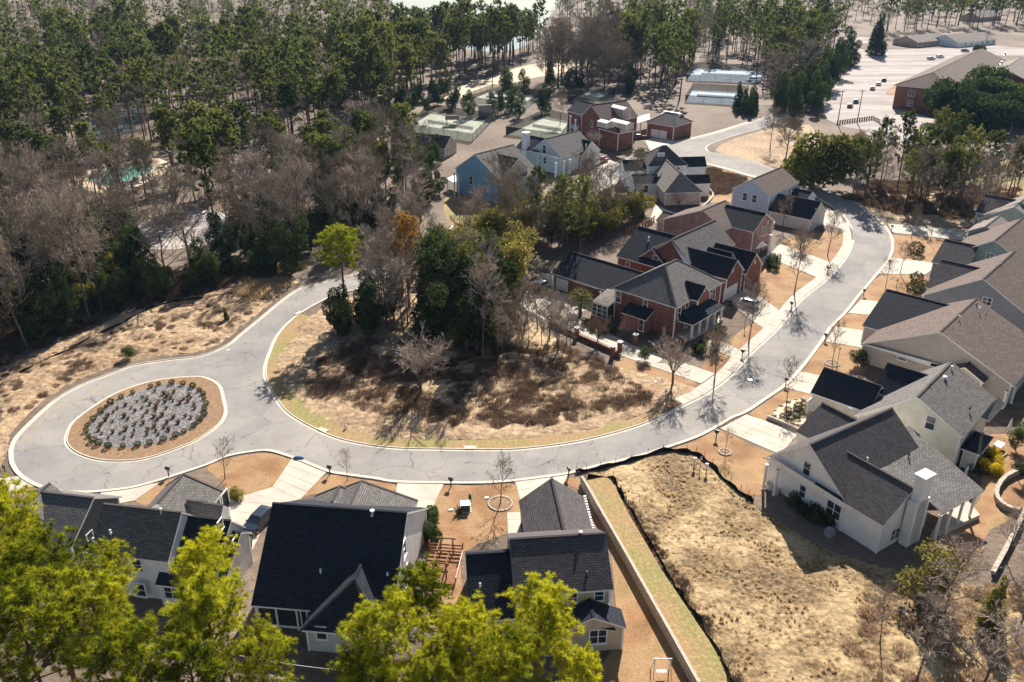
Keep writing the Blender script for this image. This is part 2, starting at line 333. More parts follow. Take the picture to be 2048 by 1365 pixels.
M['straw'] = leaf('dry_straw', (0.4, 0.28, 0.16), (0.72, 0.55, 0.34), 0.5)
M['yellow'] = leaf('yellow_flower_bush', (0.5, 0.38, 0.02), (0.75, 0.58, 0.05), 0.3)
def glassmat():
    m, nt, b = base('window_glass', 0.08, 0.6); b.inputs['Base Color'].default_value = (0.03, 0.04, 0.05, 1); return m
M['glass'] = glassmat()
def paint(name, c):
    m, nt, b = base(name, 0.25, 0.5); b.inputs['Base Color'].default_value = (*c, 1); b.inputs['Coat Weight'].default_value = 0.6; b.inputs['Coat Roughness'].default_value = 0.08; return m
M['car_blue'] = paint('dark_blue_paint', (0.012, 0.02, 0.035)); M['car_white'] = paint('white_paint', (0.7, 0.7, 0.7)); M['car_black'] = paint('black_paint', (0.012, 0.012, 0.013))
M['car_silver'] = paint('silver_paint', (0.4, 0.4, 0.41)); M['car_red'] = paint('dark_red_paint', (0.16, 0.015, 0.02)); M['car_mid'] = paint('mid_blue_paint', (0.03, 0.09, 0.2))
M['lamp_glass'] = plain('lamp_globe', (0.75, 0.75, 0.72), 0.3)
M['headlight'] = plain('headlight_glass', (0.6, 0.6, 0.6), 0.1, 0.6)
def watermat():
    m, nt, b = base('lake_water', 0.08, 0.5); b.inputs['Base Color'].default_value = (0.10, 0.125, 0.13, 1)
    n = node(nt, 'ShaderNodeTexNoise'); n.inputs['Scale'].default_value = 0.6; nt.links.new(coords(nt), n.inputs['Vector'])
    bp = node(nt, 'ShaderNodeBump'); bp.inputs['Distance'].default_value = 0.004; nt.links.new(n.outputs[0], bp.inputs['Height']); nt.links.new(bp.outputs[0], b.inputs['Normal']); return m
M['water'] = watermat()
# ------------------------------------------------------------------ ground, road, kerbs, pavements
gm = MB(); n = 24
for i in range(n):
    for j in range(n):
        x0, x1 = -1500+3000*i/n, -1500+3000*(i+1)/n; y0, y1 = -60+2600*j/n, -60+2600*(j+1)/n
        gm.poly([(x0, y0, 0), (x1, y0, 0), (x1, y1, 0), (x0, y1, 0)])
tag(gm.build('ground', M['ground']), kind='structure')

def pxl(pts, z=0): return [P(x, y, z) for x, y in pts]
def rough_sheet(name, pxpts, z, mat, step=0.8, amp=0.25, seed=0.0, kind='structure'):
    """uneven patch of ground: a grid inside the outline, sunk to z at its edge"""
    poly = [(p.x, p.y) for p in smoothline(pxl(pxpts), 4, True)]
    xs = [p[0] for p in poly]; ys = [p[1] for p in poly]
    nx = int((max(xs)-min(xs))/step)+2; ny = int((max(ys)-min(ys))/step)+2
    A = np.array(poly); B = np.roll(A, -1, 0); D = B-A; DD = (D*D).sum(1)+1e-9
    v = []; idx = {}; f = []
    def vert(i, j):
        if (i, j) in idx: return idx[(i, j)]
        x = min(xs)-step/2+i*step; y = min(ys)-step/2+j*step
        q = np.array((x, y)); t = np.clip(((q-A)*D).sum(1)/DD, 0, 1); c = A+D*t[:, None]; dd = ((q-c)**2).sum(1); k = int(dd.argmin()); e = math.sqrt(dd[k])
        if not inside(x, y, poly): x, y = c[k]; e = 0
        h = min(1, e/2.0)
        zz = z + h*amp*max(0, 0.35+noise.noise((x*0.22+seed, y*0.22, seed))+0.7*noise.noise((x*0.8, y*0.8, seed+5))+0.4*noise.noise((x*1.7, y*1.7, seed+9)))
        idx[(i, j)] = len(v); v.append((x, y, zz)); return idx[(i, j)]
    for i in range(nx):
        for j in range(ny):
            if inside(min(xs)+i*step, min(ys)+j*step, poly): f.append((vert(i, j), vert(i+1, j), vert(i+1, j+1), vert(i, j+1)))
    me = bpy.data.meshes.new(name); me.from_pydata(v, [], f); me.materials.append(mat)
    me.polygons.foreach_set('use_smooth', [True]*len(f)); me.update()
    o = obj(name, me); o['kind'] = kind; return o

UP_LEFT = [(905, 452), (830, 500), (740, 538), (690, 553), (642, 566), (601, 577), (564, 601), (523, 635), (485, 666), (454, 691), (403, 712), (342, 720), (273, 730), (219, 749), (164, 770), (113, 799), (70, 836), (32, 875)]
BULB = [(20, 900), (22, 927), (38, 951), (68, 970), (106, 982), (154, 986), (202, 984), (260, 977), (308, 965), (362, 948), (413, 931), (454, 914), (506, 904), (540, 903), (581, 915), (608, 925), (656, 944), (697, 951), (748, 958), (793, 965), (885, 967), (960, 967), (1025, 963), (1090, 955), (1138, 948), (1192, 934), (1261, 918), (1322, 900), (1392, 876), (1437, 853), (1464, 837), (1495, 824), (1532, 799), (1567, 775), (1601, 741), (1645, 683), (1662, 656), (1693, 625), (1717, 594), (1755, 549), (1779, 519), (1787, 490), (1779, 464), (1757, 439), (1719, 410), (1680, 390), (1640, 376), (1597, 362), (1560, 345), (1512, 325), (1467, 314), (1430, 306)]
NOSE = [(1418, 303), (1413, 297), (1422, 289), (1467, 273), (1520, 258), (1580, 238)]
FAR_TOP = [(1550, 226), (1500, 246), (1456, 260), (1411, 273), (1352, 286), (1290, 303), (1230, 326), (1180, 347), (1150, 362)]
FAR_LOW = [(1178, 385), (1215, 371), (1254, 350), (1300, 333), (1340, 322), (1391, 324), (1430, 331), (1467, 341), (1505, 352), (1560, 368), (1610, 385), (1650, 405), (1684, 430), (1702, 457)]
INNER = [(1705, 481), (1693, 512), (1656, 556), (1608, 594), (1580, 625), (1553, 659), (1498, 710), (1461, 751), (1416, 785), (1368, 810), (1329, 830), (1261, 857), (1158, 883), (1056, 897), (988, 900), (885, 899), (782, 896), (697, 883), (642, 864), (581, 830), (554, 799), (537, 768), (531, 741), (540, 707), (560, 666), (601, 628), (666, 592), (700, 583), (770, 562), (850, 520), (930, 468)]
def SL(pts, n=4): return smoothline(pxl(pts), n)
outline = SL(UP_LEFT+BULB) + SL(NOSE) + SL(FAR_TOP) + SL(FAR_LOW+INNER)
sheet('road', outline, 0.02, M['asphalt'])

def kerb(line, side, name='kerb', h=0.13, w=0.16, gut=0.42):
    """kerb stone outside the line and a flat concrete gutter inside it"""
    a = offset_line(line, 0); b = offset_line(line, side*w); g = offset_line(line, -side*gut); m = MB()
    for i in range(len(line)-1):
        A, A2, B, B2, G, G2 = a[i], a[i+1], b[i], b[i+1], g[i], g[i+1]
        q = lambda p, z: (p.x, p.y, z)
        m.poly([q(A, h), q(A2, h), q(B2, h), q(B, h)]); m.poly([q(A, 0), q(A2, 0), q(A2, h), q(A, h)]); m.poly([q(B, 0), q(B, h), q(B2, h), q(B2, 0)])
        m.poly([q(G, 0.026), q(G2, 0.026), q(A2, 0.03), q(A, 0.03)])
    return tag(m.build(name, M['kerb']), kind='structure')
kerb(SL(UP_LEFT+BULB[:1]), -1); kerb(SL(BULB), -1); kerb(SL(NOSE), -1); kerb(SL(FAR_TOP), -1); kerb(SL(FAR_LOW), -1); kerb(SL(INNER), -1)

# planted island in the turning loop
ISL = [(410, 757), (437, 772), (446, 800), (450, 826), (437, 850), (393, 881), (342, 902), (290, 918), (239, 923), (191, 919), (152, 905), (134, 886), (137, 864), (150, 843), (191, 812), (239, 785), (307, 763), (376, 755)]
il = smoothline(pxl(ISL), 4, True); ic = sum(il, Vector())/len(il)
kerb(il+[il[0]], 1 if (il[1]-il[0]).cross(ic-il[0]).z > 0 else -1, gut=0.35)
def shrink(L, k): return [ic+(p-ic)*k for p in L]
tag(sheet('island_mulch', shrink(il, 0.985), 0.11, M['mulch']))
GR = [(300, 777), (352, 769), (390, 778), (410, 800), (408, 832), (392, 852), (358, 872), (310, 888), (255, 896), (205, 893), (180, 878), (176, 858), (196, 832), (232, 803)]
grl = smoothline(pxl(GR), 4, True)
tag(sheet('gravel_bed', grl, 0.14, M['gravel']), 'pale gravel bed spread inside the planted road island', kind='stuff')

# uneven ground patches
rough_sheet('bank', [(0, 850), (0, 745), (150, 672), (300, 612), (470, 575), (560, 565), (600, 560), (575, 583), (520, 625), (480, 657), (448, 684), (398, 704), (340, 712), (268, 722), (214, 740), (158, 761), (105, 790), (60, 825), (22, 870), (14, 905), (-40, 1000), (-140, 1000), (-120, 850)], 0.006, M['bank'], 1.0, 0.5, 1)
rough_sheet('scrub_ground', [(566, 690), (610, 640), (680, 600), (760, 580), (860, 560), (1000, 600), (1060, 640), (1180, 720), (1240, 735), (1390, 775), (1355, 802), (1250, 845), (1150, 868), (1050, 880), (980, 884), (880, 882), (780, 878), (700, 866), (650, 846), (600, 812), (570, 770), (550, 730)], 0.006, M['bank'], 0.9, 0.5, 2)
rough_sheet('empty_lot', [(1170, 948), (1260, 925), (1330, 905), (1400, 912), (1420, 935), (1480, 985), (1540, 1030), (1640, 1090), (1750, 1130), (1850, 1150), (1960, 1170), (2100, 1200), (2300, 1420), (1600, 1500), (1440, 1420), (1400, 1300), (1340, 1190), (1260, 1070), (1200, 985)], 0.006, M['lot'], 0.55, 0.3, 3)
# lawns (dormant turf) along the kerbs
def lawn(px, z=0.012, mat='lawn', name='lawn', n=3): return sheet(name, smoothline(pxl(px), n, True), z, M[mat])
strip = SL([(601, 628), (560, 666), (540, 707), (531, 741), (537, 768), (554, 799), (581, 830), (642, 864), (697, 883), (782, 896), (885, 899), (988, 900), (1056, 897), (1158, 883), (1261, 857), (1329, 830)])
back = SL([(640, 640), (600, 690), (590, 730), (585, 765), (600, 800), (640, 822), (700, 835), (782, 850), (885, 866), (988, 872), (1056, 872), (1158, 858), (1261, 838), (1329, 812)])
sheet('lawn', strip+back[::-1], 0.03, M['verge'])
lawn([(413, 936), (454, 919), (506, 909), (540, 908), (578, 918), (606, 930), (565, 965), (520, 990), (470, 1001), (455, 985), (440, 960)])
lawn([(660, 950), (697, 956), (748, 963), (790, 970), (780, 985), (700, 985), (620, 990), (600, 998), (630, 965)])
lawn([(890, 972), (960, 972), (1022, 968), (1042, 985), (1040, 1030), (1010, 1068), (930, 1105), (925, 1180), (950, 1260), (860, 1260), (858, 1080), (862, 1030), (872, 998)])
lawn([(20, 990), (68, 976), (106, 988), (154, 992), (200, 991), (190, 1003), (140, 1010), (60, 1000)])
lawn([(270, 1000), (310, 972), (350, 958), (340, 985), (300, 1010)])
lawn([(1145, 955), (1165, 960), (1175, 985), (1225, 1075), (1310, 1220), (1420, 1400), (1380, 1480), (1250, 1500), (1100, 1480), (1225, 1300), (1230, 1190), (1215, 1075), (1190, 1060), (1170, 990), (1120, 962)], 0.008, 'lawn')
lawn([(1325, 907), (1392, 882), (1440, 860), (1500, 890), (1560, 915), (1530, 930), (1530, 985), (1480, 985), (1420, 935), (1390, 912)])
lawn([(1500, 830), (1535, 803), (1570, 781), (1622, 788), (1618, 800), (1620, 830), (1595, 852), (1550, 845)])
lawn([(1607, 745), (1652, 684), (1715, 690), (1740, 715), (1730, 745), (1700, 745), (1645, 752)])
lawn([(1672, 652), (1692, 630), (1740, 632), (1738, 660)])
lawn([(1722, 600), (1760, 552), (1840, 548), (1860, 570), (1840, 590), (1776, 590), (1768, 605)])
lawn([(1786, 515), (1792, 490), (1786, 470), (1920, 486), (1900, 515), (1870, 525)])
lawn([(1960, 880), (2048, 880), (2100, 990), (1980, 1060), (1960, 1110), (1860, 1120), (1850, 1100), (1960, 1000)])
lawn([(1500, 590), (1545, 505), (1600, 510), (1660, 535), (1620, 565), (1590, 585), (1555, 620), (1530, 620)])
lawn([(1640, 530), (1560, 488), (1610, 470), (1660, 465), (1690, 470), (1690, 500), (1672, 528)])
lawn([(1450, 690), (1500, 650), (1535, 655), (1480, 715), (1440, 745), (1400, 740)])
lawn([(1392, 770), (1360, 745), (1255, 715), (1230, 740), (1290, 790), (1345, 815)])
lawn([(1430, 300), (1500, 268), (1620, 250), (1640, 330), (1620, 360), (1560, 338), (1490, 318)], 0.012, 'bank')
lawn([(1402, 332), (1500, 358), (1470, 400), (1420, 405), (1390, 370)], 0.012, 'lawn')
lawn([(1700, 400), (1790, 440), (1950, 462), (1990, 400), (1900, 380), (1760, 380)], 0.01, 'bank')
lawn([(1880, 330), (2200, 320), (2300, 420), (2040, 400)], 0.01, 'verge')
lawn([(890, 430), (900, 390), (1000, 395), (1080, 380), (1120, 400), (1000, 460), (930, 470)], 0.01, 'verge')
# sand washed onto the road edge
sheet('washed_sand', smoothline(pxl([(30, 885), (72, 840), (112, 805), (160, 782), (215, 770), (255, 760), (220, 778), (160, 800), (110, 835), (70, 870), (45, 910)]), 4, True), 0.033, M['sand'])
lawn([(1172, 975), (1185, 965), (1215, 962), (1232, 985), (1255, 1030), (1290, 1090), (1325, 1150), (1362, 1205), (1395, 1255), (1430, 1310), (1455, 1380), (1420, 1420), (1392, 1370), (1345, 1285), (1295, 1195), (1245, 1105), (1205, 1035)], .45, 'verge')

# pavement of concrete slabs beside the inner kerb
def slab_run(name, line, off0, off1, step, z0, z1, gap=0.035):
    root = empty(name, line[0]); tag(root, kind='structure')
    a = offset_line(line, off0); b = offset_line(line, off1); acc = [0]
    for i in range(1, len(line)): acc.append(acc[-1]+(line[i]-line[i-1]).length)
    def at(L, s):
        for i in range(1, len(acc)):
            if s <= acc[i]: t = (s-acc[i-1])/max(1e-6, acc[i]-acc[i-1]); return L[i-1].lerp(L[i], t)
        return L[-1]
    s = 0
    while s+step < acc[-1]:
        m = MB(); q = [at(a, s+gap), at(a, s+step-gap), at(b, s+step-gap), at(b, s+gap)]
        if (q[1]-q[0]).cross(q[2]-q[0]).z < 0: q.reverse()
        m.prism(q, z0, z1+rnd.uniform(-.004, .004)); m.build('slab', M['concrete'], root); s += step
    bed = MB()
    for i in range(len(line)-1):
        q = [a[i], a[i+1], b[i+1], b[i]]
        if (q[1]-q[0]).cross(q[2]-q[0]).z < 0: q.reverse()
        bed.prism(q, 0.0, z1-0.03)
    bed.build('joint_bed', M['kerb'], root)
    return root
slab_run('pavement', SL([(1697, 445), (1705, 481), (1693, 512), (1656, 556), (1608, 594), (1580, 625), (1553, 659), (1498, 710), (1461, 751), (1416, 785), (1368, 810)]), -0.2, -2.0, 1.6, 0.0, 0.125)
slab_run('pavement', SL([(1391, 324), (1430, 331), (1467, 341), (1505, 352), (1560, 368)]), -0.2, -1.6, 1.6, 0.0, 0.125)
slab_run('pavement', SL([(1178, 385), (1215, 371), (1254, 350)]), -0.2, -1.6, 1.6, 0.0, 0.125)
slab_run('pavement', SL([(1290, 303), (1352, 286), (1411, 273), (1456, 260), (1500, 246)]), 0.2, 1.6, 1.6, 0.0, 0.125)
def drive(quads, name='driveway', mat='concrete', z=0.06):
    """concrete drive: each quad is four pixels and the slabs across and along it"""
    c = pxl(quads[0][0]); root = empty(name, sum(c, Vector())/4); tag(root, kind='structure')
    for px, nu, nv in quads:
        A, B, C, D = pxl(px)
        def bl(u, v): return (A*(1-u)+B*u)*(1-v)+(D*(1-u)+C*u)*v
        for i in range(nu):
            for j in range(nv):
                e = 0.025; du = e/max(1, (B-A).length); dv = e/max(1, (D-A).length)
                q = [bl(i/nu+du, j/nv+dv), bl((i+1)/nu-du, j/nv+dv), bl((i+1)/nu-du, (j+1)/nv-dv), bl(i/nu+du, (j+1)/nv-dv)]
                if (q[1]-q[0]).cross(q[2]-q[0]).z < 0: q.reverse()
                m = MB(); m.prism(q, 0.0, z+rnd.uniform(-.004, .004)); m.build('slab', M[mat], root)
        q = [A, B, C, D]
        if (q[1]-q[0]).cross(q[2]-q[0]).z < 0: q.reverse()
        m = MB(); m.prism(q, 0.0, z-0.02); m.build('joint_bed', M['kerb'], root)
    return root
drive([([(584, 917), (655, 943), (600, 1000), (545, 975)], 2, 4), ([(545, 975), (600, 1000), (548, 1010), (455, 1002)], 1, 2), ([(455, 1002), (548, 1010), (505, 1100), (470, 1090)], 2, 4)])
drive([([(795, 966), (888, 968), (872, 1000), (790, 992)], 2, 1), ([(800, 992), (872, 1000), (852, 1060), (838, 1050)], 1, 3)])
drive([([(204, 984), (320, 966), (270, 1002), (180, 1020)], 3, 2)])
drive([([(-40, 962), (38, 953), (72, 973), (-40, 1000)], 3, 2)])
drive([([(1030, 964), (1136, 949), (1120, 985), (1040, 1000)], 3, 2)], )
drive([([(1014, 1026), (1040, 1025), (1043, 1070), (1016, 1070)], 1, 3)], 'garden_path')
drive([([(1440, 858), (1492, 830), (1600, 864), (1560, 910)], 4, 3)])
drive([([(1570, 776), (1602, 744), (1660, 756), (1625, 790)], 2, 2)])
drive([([(1652, 684), (1672, 654), (1745, 664), (1735, 698)], 3, 3), ([(1735, 698), (1745, 664), (1760, 668), (1755, 700)], 1, 2)])
drive([([(1696, 627), (1722, 600), (1776, 606), (1760, 632)], 2, 2)])
drive([([(1758, 548), (1783, 516), (1880, 528), (1850, 550)], 3, 2)])
drive([([(1785, 466), (1776, 448), (1940, 462), (1930, 482)], 5, 1)])
drive([([(1430, 748), (1402, 768), (1239, 711), (1266, 691)], 5, 2), ([(1239, 711), (1266, 691), (1140, 630), (1100, 648)], 4, 2), ([(1140, 630), (1100, 648), (1020, 600), (1075, 572)], 2, 2), ([(1075, 572), (1140, 590), (1215, 612), (1140, 630)], 2, 2)])
drive([([(1545, 668), (1500, 640), (1455, 600), (1490, 580)], 4, 2), ([(1545, 668), (1490, 580), (1510, 585), (1575, 635)], 2, 2)])
drive([([(1462, 716), (1478, 700), (1425, 676), (1412, 690)], 3, 1)], 'garden_path')
drive([([(1640, 558), (1672, 530), (1560, 488), (1535, 515)], 4, 2)])
drive([([(1690, 460), (1680, 425), (1625, 408), (1640, 450)], 2, 3)])
drive([([(1300, 300), (1352, 286), (1330, 268), (1290, 282)], 2, 2)])
drive([([(1180, 347), (1230, 326), (1215, 312), (1170, 328)], 2, 2)])
drive([([(1300, 440), (1330, 455), (1345, 425), (1310, 410)], 2, 2)])
# ------------------------------------------------------------------ houses
class House:
    def __init__(s, name, label, px, wall, roof, ax=None, cat='house', trim='white', group=None):
        s.root = empty(name, P(*px)); tag(s.root, label, cat, group); s.wall, s.roof, s.ax, s.trim = wall, roof, ax, trim
    def part(s, name, mb, mat, parent=None, smooth=False): return mb.build(name, mat if not isinstance(mat, str) else M[mat], parent or s.root, smooth=smooth)
    def block(s, a, b, zr, l=None, r=None, ends='gg', wall=None, roof=None, hip=None, oh=0.4, base=-0.2, walls=True, t=0.2, cap=True):
        """gabled or hipped block. a, b: ridge ends (pixels, or world xy when tagged 'w'); l, r: (px, py, z) on that eave or (width, z)"""
        A = P(a[0], a[1], zr) if len(a) == 2 else Vector((a[0], a[1], zr)); B = P(b[0], b[1], zr) if len(b) == 2 else Vector((b[0], b[1], zr))
        d = Vector((B.x-A.x, B.y-A.y, 0)); L = d.length; d.normalize()
        if s.ax is not None:
            ang = math.atan2(d.y, d.x); k = round((ang-R_(s.ax))/(math.pi/2)); ang = R_(s.ax)+k*math.pi/2
            d = Vector((math.cos(ang), math.sin(ang), 0)); mid = (A+B)/2; A = mid-d*L/2; B = mid+d*L/2
        n = Vector((-d.y, d.x, 0))
        def wid(e, sg):
            if e is None: return None
            if len(e) == 2: return e
            return (sg*(P(*e)-A).dot(n), e[2])
        wl, wr = wid(l, 1), wid(r, -1); wl = wl or wr; wr = wr or wl
        (wl, zl), (wr, zq) = wl, wr
        h0 = (hip if hip is not None else max(wl, wr)) if ends[0] == 'h' else 0; h1 = (hip if hip is not None else max(wl, wr)) if ends[1] == 'h' else 0
        h0 = min(h0, L*0.49); h1 = min(h1, L*0.49)
        RA, RB = A+d*h0, B-d*h1
        def V(base_, off, z): p = base_+n*off; return Vector((p.x, p.y, z))
        LA, LB, QA, QB = V(A, wl, zl), V(B, wl, zl), V(A, -wr, zq), V(B, -wr, zq)
        m = MB(); uz = Vector((0, 0, t))
        def face(pts, o, eu):
            nn = (pts[1]-pts[0]).cross(pts[2]-pts[0]).normalized(); ev = nn.cross(eu).normalized()
            m.poly(pts, 0, [((p-o).dot(eu), (p-o).dot(ev)) for p in pts]); m.poly([p-uz for p in reversed(pts)], 1)
        face([LB, LA, RA, RB], LB, -d); face([QA, QB, RB, RA], QA, d)
        rim = [QA, QB]
        if h1: face([QB, LB, RB], QB, n); rim += [LB]
        else: rim += [RB, LB]
        rim += [LA]
        if h0: face([LA, QA, RA], LA, -n)
        else: rim += [RA]
        for i in range(len(rim)):
            p, q = rim[i], rim[(i+1) % len(rim)]; m.poly([p-uz, q-uz, q, p], 1)
        rf = s.part('roof', m, [roof and M[roof] or M[s.roof], M[s.trim]])
        if cap:
            c = MB(); rm = roof and M[roof] or M[s.roof]
            lines = [(RA, RB)]
            if h0: lines += [(RA, LA), (RA, QA)]
            if h1: lines += [(RB, LB), (RB, QB)]
            for p, q in lines:
                dd = (q-p)
                if dd.length < .3: continue
                dd.normalize(); sx = dd.cross(Vector((0, 0, 1))).normalized(); up = sx.cross(dd)
                c.box((p+q)/2+up*0.02, ((q-p).length, 0.3, 0.06), ax=(dd, sx, up))
            s.part('ridge_cap', c, rm, rf)
        if walls:
            g0 = oh if h0 else oh*0.75; g1 = oh if h1 else oh*0.75; mm = MB(); wm = M[wall or s.wall]
            tz = lambda off, w, ze: ze+(zr-ze)*(oh/w)-t-0.03
            a0, b0 = A+d*g0, B-d*g1; zL, zR = tz(0, wl, zl), tz(0, wr, zq)
            if h0: zL = min(zL, zl-t-.01+0.05); zR = min(zR, zq-t-.01+0.05)
            cs = [(a0, wl-oh, zL), (a0, -(wr-oh), zR), (b0, -(wr-oh), zR), (b0, wl-oh, zL)]
            lo = [V(c[0], c[1], base) for c in cs]; hi = [V(*c) for c in cs]
            ap0 = V(a0, 0, zr-t-0.04); ap1 = V(b0, 0, zr-t-0.04)
            mm.poly([lo[0], lo[1], hi[1]]+([] if h0 else [ap0])+[hi[0]]); mm.poly([lo[1], lo[2], hi[2], hi[1]])
            mm.poly([lo[2], lo[3], hi[3]]+([] if h1 else [ap1])+[hi[2]]); mm.poly([lo[3], lo[0], hi[0], hi[3]])
            wo = s.part('wall', mm, wm)
            if A.y < 330:
                for p, q in zip(lo, hi): tr = MB(); tr.box(((p.x, p.y, (p.z+q.z)/2)), (0.2, 0.2, q.z-p.z), math.atan2(d.y, d.x)); s.part('corner_board', tr, M[s.trim], wo)
        K = type('B', (), {})(); K.A, K.B, K.d, K.n, K.wl, K.wr, K.oh = A, B, d, n, wl, wr, oh; K.zr, K.zl, K.zq = zr, zl, zq
        K.planes = {'l': (A+n*(wl-oh), n), 'r': (A-n*(wr-oh), -n), '0': (A+d*oh*(1 if h0 else .75), -d), '1': (B-d*oh*(1 if h1 else .75), d)}
        K.roof = rf; K.h0, K.h1 = h0, h1
        return K
    def hit(s, K, side, px, py):
        p0, nn = K.planes[side]; r = ray(px, py); o = Vector((0, 0, HCAM)); t = (Vector((p0.x, p0.y, 0))-Vector((o.x, o.y, 0))).dot(nn)/r.dot(nn)
        return o+r*t, nn
    def window(s, K, side, px, py, w=0.95, h=1.6, cols=1, z=None, glass='glass'):
        c, nn = s.hit(K, side, px, py)
        if z is not None: c.z = z
        return s.window_at(c, nn, w, h, cols, glass)
    def window_at(s, c, nn, w, h, cols=1, glass='glass', frame='white'):
        u = Vector((-nn.y, nn.x, 0)); up = Vector((0, 0, 1)); ax = (u, nn, up); f = 0.11
        m = MB()
        for sx in (-1, 1): m.box(c+u*sx*(w/2+f/2)+nn*0.04, (f, 0.12, h+2*f), ax=ax)
        for sz in (-1, 1): m.box(c+up*sz*(h/2+f/2)+nn*0.04, (w, 0.12, f), ax=ax)
        for k in range(1, cols): m.box(c+u*(w*(k/cols-.5))+nn*0.04, (0.09, 0.1, h), ax=ax)
        wo = s.part('window', m, M[frame])
        p = MB(); p.box(c+nn*0.008, (w, 0.04, h), ax=ax); s.part('pane', p, M[glass], wo)
        r = MB(); r.box(c+nn*0.04, (w, 0.06, 0.06), ax=ax); s.part('meeting_rail', r, M[frame], wo)
        k = MB(); k.box(c-up*(h/2+f+0.03)+nn*0.07, (w+2*f+.1, 0.16, 0.06), ax=ax); s.part('sill', k, M[frame], wo)
        return wo
    def garage_door(s, K, side, px, py, w=2.6, h=2.2, mat='white', rows=4, z=None):
        c, nn = s.hit(K, side, px, py); c.z = h/2+0.03 if z is None else z
        u = Vector((-nn.y, nn.x, 0)); up = Vector((0, 0, 1)); ax = (u, nn, up); m = MB()
        for sx in (-1, 1): m.box(c+u*sx*(w/2+.07)+nn*0.05, (.14, .12, h+.14), ax=ax)
        m.box(c+up*(h/2+.07)+nn*0.05, (w, .12, .14), ax=ax); g = s.part('garage_door', m, M['white'])
        for k in range(rows):
            q = MB(); q.box(c+up*(h*((k+.5)/rows-.5))+nn*0.02, (w, 0.06, h/rows-0.04), ax=ax); s.part('panel', q, M[mat], g)
        return g
    def door(s, K, side, px, py, w=0.95, h=2.05, mat='dark'):
        c, nn = s.hit(K, side, px, py); c.z = h/2+.25; u = Vector((-nn.y, nn.x, 0)); up = Vector((0, 0, 1)); ax = (u, nn, up)
        m = MB(); m.box(c+nn*.03, (w, .07, h), ax=ax); dd = s.part('door', m, M[mat]); f = MB()
        for sx in (-1, 1): f.box(c+u*sx*(w/2+.06)+nn*.04, (.12, .1, h+.12), ax=ax)
        f.box(c+up*(h/2+.06)+nn*.04, (w, .1, .12), ax=ax); s.part('frame', f, M['white'], dd)
        k = MB(); k.box(c+u*(w*.38)+nn*.09, (.06, .08, .06), ax=ax); s.part('handle', k, M['galv'], dd)
    def panel(s, pts, name='roof', mat=None, t=0.18):
        """thick roof plane through (px, py, z) corners, listed counter-clockwise seen from above"""
        v = [P(*p) if not isinstance(p, Vector) else p for p in pts]
        nn = (v[1]-v[0]).cross(v[2]-v[0])
        if nn.z < 0: v.reverse(); nn = -nn
        nn.normalize(); eu = Vector((0, 0, 1)).cross(nn)
        if eu.length < 1e-3: eu = Vector((1, 0, 0))
        eu.normalize(); ev = nn.cross(eu)
        m = MB(); m.poly(v, 0, [((p-v[0]).dot(eu), (p-v[0]).dot(ev)) for p in v]); uz = Vector((0, 0, t)); m.poly([p-uz for p in reversed(v)], 1)
        for i in range(len(v)): p, q = v[i], v[(i+1) % len(v)]; m.poly([p-uz, q-uz, q, p], 1)
        return s.part(name, m, [M[mat or s.roof], M[s.trim]])
    def column(s, px, py, z, w=0.25, z0=0.0, mat='white', name='column'):
        c = P(px, py, z); m = MB(); m.box((c.x, c.y, (z+z0)/2), (w, w, z-z0), R_(s.ax or 0)); m.box((c.x, c.y, z0+.12), (w*1.4, w*1.4, .24), R_(s.ax or 0)); m.box((c.x, c.y, z-.08), (w*1.4, w*1.4, .16), R_(s.ax or 0))
        return s.part(name, m, M[mat])
    def deck(s, px, z, name='porch_floor', mat='concrete', z0=0.0):
        q = pxl(px, z)
        if (q[1]-q[0]).cross(q[2]-q[0]).z < 0: q.reverse()
        m = MB(); m.prism(q, z0, z); return s.part(name, m, M[mat])
    def pipe(s, px, py, z, h=0.6, r=0.06, mat='galv', cap=True):
        c = P(px, py, z); m = MB(); m.tube(c-Vector((0, 0, .3)), c+Vector((0, 0, h)), r, r, 8); m.lathe(c-Vector((0, 0, .02)), [(r*2.4, 0), (r*1.1, .14)], 8)
        o = s.part('vent_pipe', m, M[mat])
        if cap: k = MB(); k.lathe(c+Vector((0, 0, h)), [(r*1.8, 0), (r*1.8, .08), (0.01, .14)], 8); s.part('vent_cap', k, M[mat], o)
    def vent(s, K, side, px, py, w=.6, h=.9):
        c, nn = s.hit(K, side, px, py); u = Vector((-nn.y, nn.x, 0)); up = Vector((0, 0, 1)); ax = (u, nn, up); m = MB()
        m.box(c+nn*.03, (w, .06, h), ax=ax); o = s.part('gable_vent', m, M['white'])
        for k in range(5): q = MB(); q.box(c+up*(h*((k+.5)/5-.5))*.85+nn*.07, (w*.8, .05, h*.09), ax=ax); s.part('slat', q, M['galv'], o)

# ---- white house beside the empty lot
h = House('house', 'white house with tall white chimney beside the straw covered empty lot', (1740, 960), 'white_sid', 'roof_dark', 33)
k = h.block((1621, 890), (1784, 815.5), 9.0, l=(1530, 915, 4.1), r=(1692, 1009.6, 4.2))
w = h.block((1690, 899), (1827, 979), 7.4, l=(3.6, 4.4), r=(4.75, 4.2), roof='roof_dark')
g = h.block((1643.6, 805.8), (1725, 846), 6.9, r=(4.6, 3.9), l=(3.6, 4.2), roof='roof_dark')
h.panel([(1707, 912, 5.9), (1818, 851, 6.2), (1969.5, 982, 3.7), (1887.6, 1026, 3.7), (1842, 986, 4.5)], mat='roof_grey')  # lighter shingle puts the sunlight on this low slope into its colour
h.window(k, '0', 1614.5, 938, .95, 1.7); h.window(k, '0', 1605.6, 983, .85, 1.6); h.window(k, '0', 1667.5, 1020.5, 1.9, 2.0, 2)
